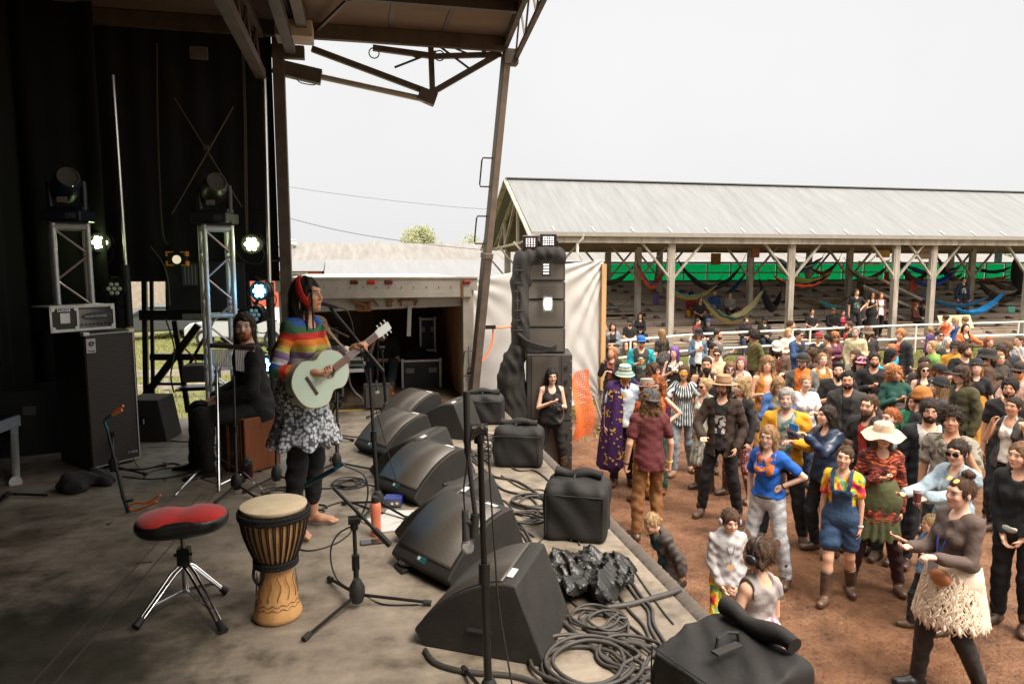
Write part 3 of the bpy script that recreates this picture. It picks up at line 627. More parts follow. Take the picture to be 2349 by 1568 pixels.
# overhead wires
for k,(pts,r) in enumerate((([(-8,40,6.9),(-1,40,5.0),(6,40,4.05),(10,40,4.0),(14,40,4.6)],.02),([(-10,50,9.2),(-2,50,8.0),(8,50,7.1),(14,50,7.2),(20,50,7.6)],.015))):
    b = MB();b.tube(catmull(pts,10),r,5);tag(b.build('overhead_wire',mat('wire',(.12,.1,.09))),('thicker brown wire sagging low over the barn roof','thin upper wire crossing the pale sky above the barn')[k],'wire','overhead wires')
# ================================================================= tarp, post, orange fence
TARP = mat('white_tarp',(.47,.455,.43),rough=.45,var=.05,vs=2,bump=.5,bs=3)
A,B_ = Vector((1.66,11.0,0)),Vector((4.75,13.1,0))
def tarpf(u,v):
    p = A.lerp(B_,u);top = 2.87+.36*u+.08*math.sin(u*3.1)-.05*math.sin(math.pi*u);z = .36+(top-.36)*v+(.1*u)*(1-v)
    nrm = Vector((.56,-.83,0));a1,a2,a3 = math.atan2(1.02-v,1.03-u),math.atan2(1.03-v,u+.03),math.atan2(v+.03,1.03-u);w = .022*math.sin(23*a1+2*math.sin(5*a1))*math.exp(-1.6*math.hypot(1-u,1-v))+.016*math.sin(19*a2)*math.exp(-2.2*math.hypot(u,1-v))+.018*math.sin(27*a3+1)*math.exp(-1.9*math.hypot(1-u,v))+.05*math.sin(2.2*u+1)*math.sin(3*v)+.004*math.sin(41*u+33*v+3*math.sin(13*u))
    return tuple(p+nrm*w*-1+Vector((0,0,z)))
b = MB();b.grid(tarpf,150,90);tag(b.build('tarp',TARP,smooth=True,solid=.004),'wrinkled white tarpaulin hung as a screen behind the speaker tower','tarpaulin')
pp = empty('wooden_post',(4.72,13.0,0),0,'tan wooden post holding the right edge of the white tarpaulin','post')
b = MB();b.box((4.72,13.0,1.9),(.09,.09,2.5));b.build('upper_post',wood('fresh_timber',(.50,.28,.12),(.62,.38,.18),3,(2,2,.3)),pp,True)
b = MB();b.box((4.78,13.1,.55),(.14,.12,1.1));b.build('lower_post',TIM,pp,True)
ORG = mat('orange_plastic',(.85,.16,.035),rough=.45)
b = MB();q = [(1312,885),(1345,862),(1362,905),(1358,1000),(1314,1003)];f0 = Vector(at_d(1316,880,11.3));f1 = Vector(at_d(1355,880,11.6))
NU,NV = 13,26
def fp(i,j):
    u,v = i/NU,j/NV;p = f0.lerp(f1,u);top = 1.25+.10*math.sin(u*2.6);z = .26+(top-.26+.03)*v+.02*u
    return Vector((p.x,p.y,z))+Vector((.3,-.9,0))*(.05*math.sin(u*7+v*3)+.06*math.sin(v*5.5))
for i in range(NU+1):
    for j in range(NV): b.bar(fp(i,j),fp(i,j+1),.011,.006,up=Vector((0,1,0)))
for j in range(NV+1):
    for i in range(NU): b.bar(fp(i,j),fp(i+1,j),.016,.006,up=Vector((0,1,0)))
for j in range(0,NV-6,1):
    for i in range(NU): b.bar(fp(i,j)+Vector((.02,.08,.012)),fp(i+1,j)+Vector((.02,.08,.03)),.009,.005,up=Vector((0,1,0)))
tag(b.build('safety_fence',ORG),'piece of bright orange plastic safety fence beside the speaker tower','fence')
b = MB();b.cyl(at_d(1361,905,11.7),at_d(1396,1012,11.9),.018,n=8);tag(b.build('wooden_stake',TIM),'thin leaning grey stake behind the orange safety fence','stake')
# ratchet straps
b = MB()
S = [at_d(1110,748,9.3),at_d(1150,752,9.4),at_d(1172,748,9.6)];b.tube(S,.012,4);b.tube(catmull([at_d(1131,752,9.35),at_d(1128,790,9.3),at_d(1108,825,9.2),at_d(1090,832,9.1),at_d(1088,870,9.1),at_d(1082,905,9.1)],6),.012,4);b.tube([at_d(1072,832,8.95),at_d(1100,830,9.0)],.016,4)
rs = b.build('ratchet_strap',ORG);tag(rs,'orange ratchet strap tied from the leaning roof leg to the speaker tower','strap')
b = MB();b.box(at_d(1125,750,9.3),(.14,.04,.05));b.build('ratchet',BLKM,rs,True)
# cars beyond the open end wall
def car(loc,rz,lab,col,s_=1):
    t = empty('parked_car',loc,rz,lab,'car','cars parked behind the stage')
    prof = [(-2.2,.35),(-2.25,.7),(-2.15,.95),(-1.7,1.02),(-1.0,1.42),(.3,1.45),(1.05,1.0),(1.95,.88),(2.2,.7),(2.2,.35)]
    b = MB();b.prism(prof,-.85,.85);b.build('body',mat('car_paint_'+lab[:5],col,rough=.25,spec=.6),t,bevel=.07)
    b = MB();b.prism([(-1.62,1.02),(-1.0,1.36),(.28,1.39),(.92,1.0)],-.862,.862);b.build('window',mat('car_glass',(.03,.035,.04),rough=.08),t)
    for x in (-1.4,1.35):
        for y in (-.8,.8):
            w = MB();w.cyl((x,y-.1,.33),(x,y+.1,.33),.33,n=18);wo = w.build('wheel',RUB,t,smooth=40);w = MB();w.cyl((x,y-.11,.33),(x,y+.11,.33),.2,n=12);w.build('rim',ALU,wo)
    for y in (-.6,.6):
        b = MB();b.box((-2.22,y,.78),(.06,.35,.16));b.build('tail_light',mat('tail_red',(.4,.02,.02),rough=.2),t,bevel=.01)
    return t
p = at_z(383,778,0);car((p.x-.6,p.y+.6,0),R(195),'dark grey hatchback seen through the open end of the stage by the lift column',(.06,.065,.07))
p = at_z(590,790,0);car((p.x-.3,p.y,0),R(160),'silver car parked on the grass behind the seated percussionist',(.5,.52,.53))
p = at_z(480,775,0);car((p.x,p.y+2.5,0),R(185),'white car in the grass behind the second lighting tower',(.62,.61,.59))
b = MB();
for x in np.arange(-14,-2,2.4): b.box((x,17.5,.35),(.1,.1,.7))
b.box((-8,17.45,.62),(12,.04,.14));b.box((-8,17.45,.3),(12,.04,.12));tag(b.build('board_fence',TIM),'low weathered board fence on the grass behind the stage','fence')
# ================================================================= people
def Mth(t,op,a,b=None,c=None):
    n = nd(t,'ShaderNodeMath',operation=op)
    for i,x in enumerate((a,b,c)):
        if x is None: continue
        if isinstance(x,(int,float)): n.inputs[i].default_value = x
        else: t.links.new(x,n.inputs[i])
    return n.outputs[0]
def skin_mat(name,col,brow,lip=None):
    if name in _M: return _M[name]
    m = bpy.data.materials.new(name);m.use_nodes = True;t = m.node_tree;b = t.nodes['Principled BSDF'];L = t.links.new
    at = nd(t,'ShaderNodeAttribute');at.attribute_name = 'hl';sp = nd(t,'ShaderNodeSeparateXYZ');L(at.outputs['Vector'],sp.inputs[0])
    x,y,z = sp.outputs;ax = Mth(t,'ABSOLUTE',x);front = Mth(t,'GREATER_THAN',y,.045)
    def ellm(u,cu,ru,cv,rv,soft=.15):
        a = Mth(t,'DIVIDE',Mth(t,'SUBTRACT',u,cu),ru);c = Mth(t,'DIVIDE',Mth(t,'SUBTRACT',z,cv),rv)
        d = Mth(t,'ADD',Mth(t,'MULTIPLY',a,a),Mth(t,'MULTIPLY',c,c))
        mr = nd(t,'ShaderNodeMapRange');L(d,mr.inputs[0]);mr.inputs[1].default_value = 1+soft;mr.inputs[2].default_value = 1-soft;mr.inputs[3].default_value = 0;mr.inputs[4].default_value = 1
        return Mth(t,'MULTIPLY',mr.outputs[0],front)
    nz = nd(t,'ShaderNodeTexNoise');nz.inputs['Scale'].default_value = 9;tc = nd(t,'ShaderNodeTexCoord');L(tc.outputs['Object'],nz.inputs['Vector'])
    base = nd(t,'ShaderNodeMixRGB');base.inputs[1].default_value = (*[c*.86 for c in col],1);base.inputs[2].default_value = (*[min(1,c*1.1) for c in col],1);L(nz.outputs['Fac'],base.inputs[0])
    cur = base.outputs[0]
    def over(fac,c,k=1.0):
        nonlocal cur
        n = nd(t,'ShaderNodeMixRGB');L(Mth(t,'MULTIPLY',fac,k),n.inputs[0]);L(cur,n.inputs[1]);n.inputs[2].default_value = (*c,1);cur = n.outputs[0]
    red = (min(1,col[0]*1.0),col[1]*.68,col[2]*.62);lip = lip or (col[0]*.72,col[1]*.40,col[2]*.40)
    over(ellm(ax,.045,.026,-.032,.022,.9),red,.5);over(ellm(x,0,.014,-.03,.02,.7),red,.35)
    over(ellm(ax,.032,.021,.003,.015,.6),tuple(c*.6 for c in col),.55)
    over(ellm(ax,.032,.0165,.003,.0085),(.035,.02,.015),.9);over(ellm(ax,.032,.0145,.0015,.0062),(.50,.48,.46));over(ellm(ax,.031,.0062,.0025,.0066),(.04,.025,.018))
    over(ellm(ax,.034,.020,.0235,.0045,.5),brow,.85)
    over(ellm(x,0,.0255,-.0655,.0088,.3),lip,.9);over(ellm(x,0,.024,-.065,.0014,.6),(.10,.03,.025),.8)
    L(cur,b.inputs['Base Color']);b.inputs['Roughness'].default_value = .5;b.inputs['Specular IOR Level'].default_value = .35;b.inputs['Subsurface Weight'].default_value = 0
    _M[name] = m;return m
SK = {'fair': (.70,.40,.27),'pale': (.74,.46,.34),'tan': (.56,.29,.175),'olive': (.46,.24,.14),'brown': (.24,.12,.07),'pink': (.66,.36,.28)}
HAIRC = {'black': (.012,.009,.008),'dark': (.030,.018,.012),'brown': (.075,.040,.022),'lbrown': (.16,.085,.042),'blond': (.40,.26,.13),'dblond': (.26,.15,.07),'red': (.30,.09,.03),'ginger': (.42,.17,.06),'grey': (.28,.26,.24),'purple': (.16,.07,.30),'white': (.6,.57,.53),'pinktip': (.25,.08,.12)}
def hair_mat(c):
    k = 'hair_'+c
    if k in _M: return _M[k]
    col = HAIRC[c];m = mat(k,tuple(x*.4 for x in col),rough=.62,spec=.25,var=.5,col2=tuple(min(1,x*1.45) for x in col),vs=26,stretch=(3,3,.35),bump=.7,bs=70);return m
def skin(tone,brow): return skin_mat('skin_%s_%s' % (tone,brow),SK[tone],tuple(x*.8 for x in HAIRC[brow]))
def cloth(c,kind='plain',c2=None):
    k = 'cloth_%s_%s_%s' % (kind,c,c2)
    if k in _M: return _M[k]
    col = hexc(c) if isinstance(c,str) else c
    if kind == 'plain': return mat(k,tuple(x*.86 for x in col),rough=.85,var=.3,col2=tuple(min(1,x*1.06) for x in col),vs=9,bump=1,bs=19)
    if kind == 'denim': return mat(k,tuple(x*.65 for x in col),rough=.85,var=.3,col2=tuple(min(1,x*1.3) for x in col),vs=11,bump=.9,bs=26)
    if kind == 'leather': return mat(k,col,rough=.35,var=.3,vs=6,bump=.3,bs=20)
    m = mat(k,col,rough=.85,bump=1,bs=20);t = m.node_tree;b = t.nodes['Principled BSDF'];L = t.links.new
    col2 = hexc(c2) if isinstance(c2,str) else (c2 or (.8,.8,.8));tc = nd(t,'ShaderNodeTexCoord');o = tc.outputs['Object']
    r = nd(t,'ShaderNodeValToRGB');r.color_ramp.elements[0].color = (*col,1);r.color_ramp.elements[1].color = (*col2,1);e = r.color_ramp.elements
    sp = nd(t,'ShaderNodeSeparateXYZ');L(o,sp.inputs[0])
    if kind == 'vstripe':
        a = Mth(t,'ARCTAN2',sp.outputs[0],sp.outputs[1]);w = Mth(t,'SINE',Mth(t,'MULTIPLY',a,26));r.color_ramp.interpolation = 'CONSTANT';e[1].position = .5;L(Mth(t,'MULTIPLY_ADD',w,.5,.5),r.inputs[0])
    elif kind == 'hstripe':
        w = Mth(t,'SINE',Mth(t,'MULTIPLY',sp.outputs[2],130));r.color_ramp.interpolation = 'CONSTANT';e[1].position = .5;L(Mth(t,'MULTIPLY_ADD',w,.5,.5),r.inputs[0])
    elif kind == 'plaid':
        w = Mth(t,'MULTIPLY',Mth(t,'SINE',Mth(t,'MULTIPLY',sp.outputs[2],110)),Mth(t,'SINE',Mth(t,'MULTIPLY',sp.outputs[0],110)));L(Mth(t,'MULTIPLY_ADD',w,.6,.5),r.inputs[0]);e[0].position = .35;e[1].position = .6
    elif kind == 'speck':
        v = nd(t,'ShaderNodeTexVoronoi');v.inputs['Scale'].default_value = 42;L(o,v.inputs['Vector']);L(v.outputs['Distance'],r.inputs[0]);e[0].position = .25;e[1].position = .45
        r.color_ramp.elements[0].color = (*col2,1);r.color_ramp.elements[1].color = (*col,1)
    elif kind == 'stars':
        v = nd(t,'ShaderNodeTexVoronoi');v.inputs['Scale'].default_value = 9;L(o,v.inputs['Vector']);e[0].position = .14;e[1].position = .19;L(v.outputs['Distance'],r.inputs[0]);e[0].color = (*col2,1);e[1].color = (*col,1)
    elif kind == 'print':
        v = nd(t,'ShaderNodeTexNoise');v.inputs['Scale'].default_value = 16;v.inputs['Detail'].default_value = 1;L(o,v.inputs['Vector']);r.color_ramp.interpolation = 'CONSTANT';e[1].position = .54;L(v.outputs['Fac'],r.inputs[0])
    elif kind == 'graphic': # a printed patch on the chest
        fx = Mth(t,'LESS_THAN',Mth(t,'ABSOLUTE',sp.outputs[0]),.095);fz = Mth(t,'LESS_THAN',Mth(t,'ABSOLUTE',Mth(t,'SUBTRACT',sp.outputs[2],1.22)),.11);fy = Mth(t,'GREATER_THAN',sp.outputs[1],.03)
        v = nd(t,'ShaderNodeTexNoise');v.inputs['Scale'].default_value = 17;v.inputs['Detail'].default_value = 2;L(o,v.inputs['Vector']);g = Mth(t,'GREATER_THAN',v.outputs['Fac'],.5)
        L(Mth(t,'MULTIPLY',Mth(t,'MULTIPLY',fx,fz),Mth(t,'MULTIPLY',fy,g)),r.inputs[0]);e[0].position = .2;e[1].position = .8
    elif kind == 'tiedye':
        v = nd(t,'ShaderNodeTexNoise');v.inputs['Scale'].default_value = 3.2;v.inputs['Detail'].default_value = 2;v.inputs['Distortion'].default_value = 3;L(o,v.inputs['Vector']);L(v.outputs['Fac'],r.inputs[0])
        e[0].position = .3;e[0].color = (.45,.02,.10,1);e[1].position = .7;e[1].color = (.12,.40,.45,1)
        for p,c_ in ((.40,(.75,.06,.05,1)),(.48,(.85,.50,.02,1)),(.55,(.85,.55,.02,1)),(.62,(.10,.35,.12,1))): q = e.new(p);q.color = c_
    elif kind == 'fire':
        v = nd(t,'ShaderNodeTexNoise');v.inputs['Scale'].default_value = 5;v.inputs['Detail'].default_value = 3;v.inputs['Distortion'].default_value = 4;mp = nd(t,'ShaderNodeMapping');mp.inputs['Scale'].default_value = (1,1,3);L(o,mp.inputs[0]);L(mp.outputs[0],v.inputs['Vector']);L(v.outputs['Fac'],r.inputs[0])
        e[0].position = .46;e[0].color = (.045,.018,.015,1);e[1].position = .68;e[1].color = (.75,.22,.04,1);q = e.new(.56);q.color = (.35,.03,.025,1)
    elif kind == 'cloud':
        v = nd(t,'ShaderNodeTexNoise');v.inputs['Scale'].default_value = 6;L(o,v.inputs['Vector']);L(v.outputs['Fac'],r.inputs[0]);e[0].position = .42;e[1].position = .58
    elif kind == 'rainbow':
        at = nd(t,'ShaderNodeAttribute');at.attribute_name = 'hl';s2 = nd(t,'ShaderNodeSeparateXYZ');L(at.outputs['Vector'],s2.inputs[0])
        fr = Mth(t,'FRACT',s2.outputs[0]);L(fr,r.inputs[0]);r.color_ramp.interpolation = 'CONSTANT'
        cs = [(.03,.10,.35),(.045,.15,.07),(.60,.035,.02),(.80,.23,.03),(.55,.48,.10),(.27,.17,.34),(.72,.70,.72)]
        e[0].color = (*cs[0],1);e[1].position = 6/7;e[1].color = (*cs[6],1)
        for i in range(1,6): q = e.new(i/7);q.color = (*cs[i],1)
        wv = nd(t,'ShaderNodeTexWave');wv.inputs['Scale'].default_value = 38;L(o,wv.inputs['Vector'])
    elif kind == 'floral':
        v = nd(t,'ShaderNodeTexVoronoi');v.inputs['Scale'].default_value = 46;v.inputs['Randomness'].default_value = 1;L(o,v.inputs['Vector']);L(v.outputs['Distance'],r.inputs[0])
        e[0].position = 0;e[0].color = (.55,.33,.06,1);e[1].position = .62;e[1].color = (.075,.07,.085,1);q = e.new(.13);q.color = (.72,.71,.73,1);q = e.new(.48);q.color = (.40,.45,.48,1)
    L(r.outputs[0],b.inputs['Base Color']);return m
ARM = { # (elbow direction, wrist direction) of a right arm: x outward, y forward, z up
 'down': ((.17,-.02,-1),(.02,.16,-1)),'loose': ((.28,-.06,-1),(.06,.3,-.95)),'hold': ((.22,.05,-1),(-.45,.9,.28)),'chest': ((.25,.15,-1),(-.75,.62,.45)),'cross': ((.2,.25,-1),(-1,.42,.10)),
 'clap': ((.25,.35,-.9),(-.62,.72,.35)),'up': ((.75,.35,.5),(-.15,.25,1)),'face': ((.30,.45,-.85),(-.38,.25,1)),'hip': ((.7,-.28,-.72),(-.62,.42,-.55)),'reach': ((.15,.9,-.42),(-.15,1,-.05)),
 'pocket': ((.28,-.12,-1),(-.1,.36,-1)),'phone': ((.2,.75,-.45),(-.3,.62,.75)),'open': ((.5,.3,-.8),(.3,.75,.35)),'lap': ((.12,.25,-1),(-.5,.85,-.15)),'fret': ((.25,.35,-.9),(.15,.7,.75)),'strum': ((.35,-.05,-.9),(-.62,.78,.1)),'rail': ((.35,.35,-.85),(-.1,.9,-.25)),'back': ((.3,-.3,-.9),(-.5,-.4,-.8)),'front': ((.12,.12,-1),(-.38,.35,-.85))}
def fold_noise(amp,s_,seed):
    a,b_,c = (seed*1.7) % 6,(seed*2.9) % 6,(seed*.7) % 6
    def f(P):
        x,y,z = P[...,0]/s_,P[...,1]/s_,P[...,2]/s_
        return amp*(np.sin(31*z+9*x+5*np.sin(11*x+a)+b_)*np.sin(14*y+7*x+3*np.sin(9*z+c))+.5*np.sin(57*z+23*y+a+4*np.sin(13*x+b_)))
    return f
def hair_noise(amp,s_,seed,fz=1.0):
    def f(P):
        x,y,z = P[...,0]/s_,P[...,1]/s_,P[...,2]/s_
        return amp*(np.sin(95*x+4*np.sin(22*z*fz+seed)+seed)*np.sin(88*y+5*np.sin(17*z*fz+seed*2))+.6*np.sin(50*fz*z+30*x+seed+3*np.sin(33*y)))
    return f
class Rig:
    """joints of a standing or sitting figure, local frame: +Y faces forward, feet on z = 0"""
    def __init__(s,H=1.72,sex='m',arms=('down','down'),legs='stand',lean=0,hyaw=0,hpit=0,hroll=0,w=1.0,child=False,twist=0,bend=0):
        s.H = H;k = s.k = H/1.75;s.sex = sex;s.w = w;s.hs = (H*.90+.155)/1.75 if child else (.5*k+.5)*.935
        V_ = Vector;s.seat = legs in ('sit','perch','low');hz = (.53 if legs != 'low' else .20)*k if s.seat else .93*k;s.hz = hz
        sh = (.160 if sex=='m' else .137)*k*(.93 if child else 1)*(.6+.4*w)
        Rm = Matrix.Rotation(-R(lean),4,'X') @ Matrix.Rotation(R(twist),4,'Z')
        s.up = lambda x,y,z: V_((0,0,hz)) + Rm @ V_((x*k,y*k,z*k)) # heights above the hip
        s.pel = V_((0,0,hz));s.waist = s.up(0,0,.17);s.chest = s.up(0,0,.37);s.neck0 = s.up(0,-.015,.50)
        s.Rm = Rm
        nb = Matrix.Rotation(-R(lean*.4),4,'X')
        s.sh = {1: s.up(sh/k,-.01,.455),-1: s.up(-sh/k,-.01,.455)}
        s.hm = Matrix.Rotation(-R(hyaw),4,'Z') @ Matrix.Rotation(R(hpit),4,'X') @ Matrix.Rotation(R(hroll),4,'Y')
        s.neck1 = s.neck0 + (Rm @ V_((0,.012,.085))*k)
        s.head = s.neck1 + s.hm @ (V_((0,.022,.088))*s.hs)
        s.hM = Matrix.Translation(s.head) @ s.hm @ Matrix.Scale(s.hs,4)
        s.el,s.wr,s.hd = {},{},{}
        for i,sd in ((0,1),(1,-1)):
            a = arms[i];a = ARM[a] if isinstance(a,str) else a
            e = V_((a[0][0]*sd,a[0][1],a[0][2])).normalized();f = V_((a[1][0]*sd,a[1][1],a[1][2])).normalized()
            if twist or lean: e = Rm @ e;f = Rm @ f
            s.el[sd] = s.sh[sd]+e*.285*k;s.wr[sd] = s.el[sd]+f*.25*k
            h = (f+V_((0,0,-.12))).normalized() if abs(f.z) < .8 else f;s.hd[sd] = h
        hw = .088*k
        P = {}
        if legs == 'stand': P = {1: ((.10,.01,.50),(.115,-.03,.085)),-1: ((-.10,.01,.50),(-.115,-.03,.085))}
        elif legs == 'wide': P = {1: ((.16,.04,.49),(.21,-.01,.085)),-1: ((-.16,.02,.49),(-.22,-.03,.085))}
        elif legs == 'step': P = {1: ((.10,.12,.50),(.11,.16,.085)),-1: ((-.10,-.02,.49),(-.12,-.2,.10))}
        elif legs == 'bent': P = {1: ((.11,.10,.50),(.12,.0,.085)),-1: ((-.12,.0,.50),(-.14,-.03,.085))}
        elif legs == 'sit': P = {1: ((.14,.42,.52),(.13,.46,.085)),-1: ((-.15,.42,.52),(-.14,.40,.085))}
        elif legs == 'low': P = {1: ((.16,.40,.42),(.13,.66,.085)),-1: ((-.18,.40,.40),(-.16,.70,.085))}
        elif legs == 'perch': P = {1: ((.2,.40,.5),(.16,.38,.085)),-1: ((-.24,.36,.5),(-.24,.50,.085))}
        s.kn = {i: V_(P[i][0])*k for i in P};s.an = {i: V_(P[i][1])*k for i in P};s.hip = {1: V_((hw,0,hz-.02*k)),-1: V_((-hw,0,hz-.02*k))}
        s.toe = {i: s.an[i]+V_((i*.035,.145,-.05))*k for i in P};s.heel = {i: s.an[i]+V_((0,-.035,-.045))*k for i in P}
        s.hipw = (.115 if sex=='m' else .125)*k*(.5+.5*w)
def torso(S,r,e=0.0,lo=True):
    k,w = r.k,r.w;q = 1.35
    f = r.sex == 'f';yd = tuple(r.Rm @ Vector((0,1,0)))
    if lo: S.cap(r.pel+Vector((-.045*k,-.01,0)),r.pel+Vector((.045*k,-.01,0)),r.hipw+e,k=.03*k,q=1.12)
    S.cap(r.up(0,.012*(w-1)*8,.02),r.waist,(.124*w if not f else .124*w)*k+e,(.124*w if not f else .104*w)*k+e,k=.04*k,q=1.3,qd=yd)
    S.cap(r.waist,r.chest,(.126*w if not f else .104*w)*k+e,(.146*(.55+.45*w) if not f else .124*(.6+.4*w))*k+e,k=.04*k,q=1.38,qd=yd)
    S.cap(r.up(-.09,-.012,.43),r.up(.09,-.012,.43),.075*k+e,k=.04*k)
    S.cap(r.up(0,-.015,.44),r.neck0,.075*k+e*.6,.058*k+e*.4,k=.03*k)
    for sd in (1,-1): S.cap(r.up(.03*sd,-.01,.47),r.sh[sd],.048*k+e,.047*k+e,k=.03*k)
    if f:
        for sd in (1,-1): S.ell(r.up(.058*sd,.075*(.6+.4*w),.33),np.array((.054,.046,.056))*k*(.5+.5*w)+e*.8,k=.03*k)
def arm(S,r,sd,e=0.0,t=1.0,loose=0):
    """sleeve or arm down to fraction t (1 elbow, 2 wrist)"""
    k = r.k*(.55+.45*r.w);a,b,c = r.sh[sd],r.el[sd],r.wr[sd];m = 1 if r.sex == 'm' else .86
    if t <= 1: S.cap(a,a.lerp(b,t),.047*k*m+e,.042*k*m+e+loose,k=.015)
    else:
        S.cap(a,b,.047*k*m+e,.037*k*m+e+loose*.5,k=.009);S.cap(b,b.lerp(c,t-1),.037*k*m+e+loose*.5,(.027 if t>1.8 else .034)*k*m+e+loose,k=.007)
def hand(S,r,sd,curl=.5):
    k = r.k;w = r.wr[sd];d = r.hd[sd];m = (1 if r.sex=='m' else .9)*k
    side = Vector((-sd,0,0));n = d.cross(side);n = n.normalized() if n.length > .1 else Vector((0,1,0));u = n.cross(d).normalized() # u across the palm, n palm normal
    if abs(d.z) > .7: u = Vector((0,1,0));u = (u-d*u.dot(d)).normalized();n = Vector((-sd,0,0));n = (n-d*n.dot(d)).normalized()
    lim = S.vox*.62
    S.cap(w,w+d*.02*m,.026*m,k=.012);kb = w+d*.085*m
    S.cap(w+d*.03*m-u*.018*m,kb-u*.024*m,max(.017*m,lim),k=.012);S.cap(w+d*.03*m+u*.018*m,kb+u*.024*m,max(.017*m,lim),k=.012)
    for i,(o,L_) in enumerate(((.030,.068),(.010,.076),(-.010,.071),(-.029,.056))):
        c = curl*(1+.15*i);p0 = kb+u*o*m;d1 = (d*math.cos(c*.8)+n*math.sin(c*.8));p1 = p0+d1*L_*.55*m;d2 = (d*math.cos(c*1.9)+n*math.sin(c*1.9));p2 = p1+d2*L_*.5*m
        S.cap(p0,p1,max(.0092*m,lim),max(.0084*m,lim),k=.004);S.cap(p1,p2,max(.0084*m,lim),max(.007*m,lim),k=.004)
    t0 = w+d*.03*m+u*.022*m;t1 = t0+(d*.6+u*.75+n*.3).normalized()*.045*m;t2 = t1+(d*.85+u*.15+n*.5).normalized()*.035*m
    S.cap(t0,t1,max(.012*m,lim),max(.010*m,lim),k=.008);S.cap(t1,t2,max(.010*m,lim),max(.008*m,lim),k=.004)
def headsdf(S,r,jaw=1.0,mouth=0):
    M_ = r.hM;h = r.hs;rot = r.hm;P = lambda x,y,z: M_ @ Vector((x,y,z));E = lambda c,rr,k=.01,sub=False: S.ell(P(*c),np.array(rr)*h,k=k*h,sub=sub,rot=rot)
    E((0,-.012,.028),(.075,.093,.088),.02);E((0,.025,-.03),(.061,.066,.078),.03);E((0,.045,-.075),(.042*jaw,.040,.035),.03)
    S.cap(P(0,.078,-.098),P(0,.07,-.10),.017*h*jaw,k=.022*h);E((0,.072,.03),(.052,.022,.018),.02)
    for sd in (1,-1):
        E((.036*sd,.066,-.03),(.026,.024,.026),.02);E((.032*sd,.098,.002),(.017,.016,.012),.010,True);E((.0315*sd,.0765,.002),(.0135,.0125,.0125),.004)
        E((.0765*sd,-.008,-.012),(.0095,.019,.031),.006)
    S.cap(P(0,.088,.012),P(0,.108,-.027),.0085*h,.0125*h,k=.010*h);
    for sd in (1,-1): E((.0105*sd,.100,-.033),(.0085,.010,.0075),.005)
    E((0,.091,-.060),(.024,.011,.0065),.006);E((0,.089,-.0705),(.020,.0115,.007),.006)
    if mouth: E((0,.1,-.0655),(.014,.012,.006+.006*mouth),.004,True)
    neckr = (.056 if r.sex=='m' else .046)*r.k
    S.cap(r.neck0,r.neck1+(P(0,-.01,-.05)-r.neck1)*.8,neckr,neckr*.95,k=.02*h)
def body_mesh(r,vox,tone,brow,feet=False,curl=.5,legs=True,arms_=True,lipc=None,mouth=0):
    S = SDF(vox,.02);torso(S,r,-.004 if vox<.012 else-.010)
    for sd in (1,-1):
        k = r.k*(.6+.4*r.w)
        if legs:
            S.cap(r.hip[sd],r.kn[sd],.078*k,.051*k,k=.02);cf = r.kn[sd].lerp(r.an[sd],.3)+Vector((0,-.012*k,0));S.cap(r.kn[sd],cf,.052*k,.054*k,k=.02);S.cap(cf,r.an[sd],.052*k,.034*k,k=.02)
            S.cap(r.heel[sd],r.an[sd]+Vector((0,.06*k,-.04*k)),.032*k,.03*k,k=.015);S.cap(r.an[sd]+Vector((0,.05*k,-.035*k)),r.toe[sd]-Vector((0,.02,0)),.034*k,.026*k,k=.015)
            if feet:
                dr = (r.toe[sd]-r.an[sd]);dr.z = 0;dr.normalize();sx = Vector((dr.y,-dr.x,0))
                for i,o in enumerate((.026,.012,0,-.012,-.024)): p = r.toe[sd]-dr*.01+sx*(-sd)*o*k*-1;S.cap(p-dr*.02*k,p+dr*(.03-.006*i)*k+Vector((0,0,-.010*k)),(.012-.001*i)*k,(.011-.001*i)*k,k=.003)
        if arms_: arm(S,r,sd,0,2);hand(S,r,sd,curl)
    headsdf(S,r,mouth=mouth)
    V,Q = S.mesh('b');m = skin_mat('skin_%s_%s%s' % (tone,brow,lipc or ''),SK[tone],tuple(x*.8 for x in HAIRC[brow]),lipc)
    me = nmesh('body',V,Q,m,smooth_it=1);co = np.empty(len(me.vertices)*3,np.float32);me.vertices.foreach_get('co',co);co = co.reshape(-1,3)
    Mi = np.array(r.hM.inverted());hl = co@Mi[:3,:3].T+Mi[:3,3];a = me.attributes.new('hl','FLOAT_VECTOR','POINT');a.data.foreach_set('vector',hl.astype(np.float32).ravel())
    return me
def hzclip(r,zmin=None,fn=None):
    Mi = np.array(r.hM.inverted())
    return lambda P: (zmin-(P@Mi[2,:3]+Mi[2,3]))*r.hs
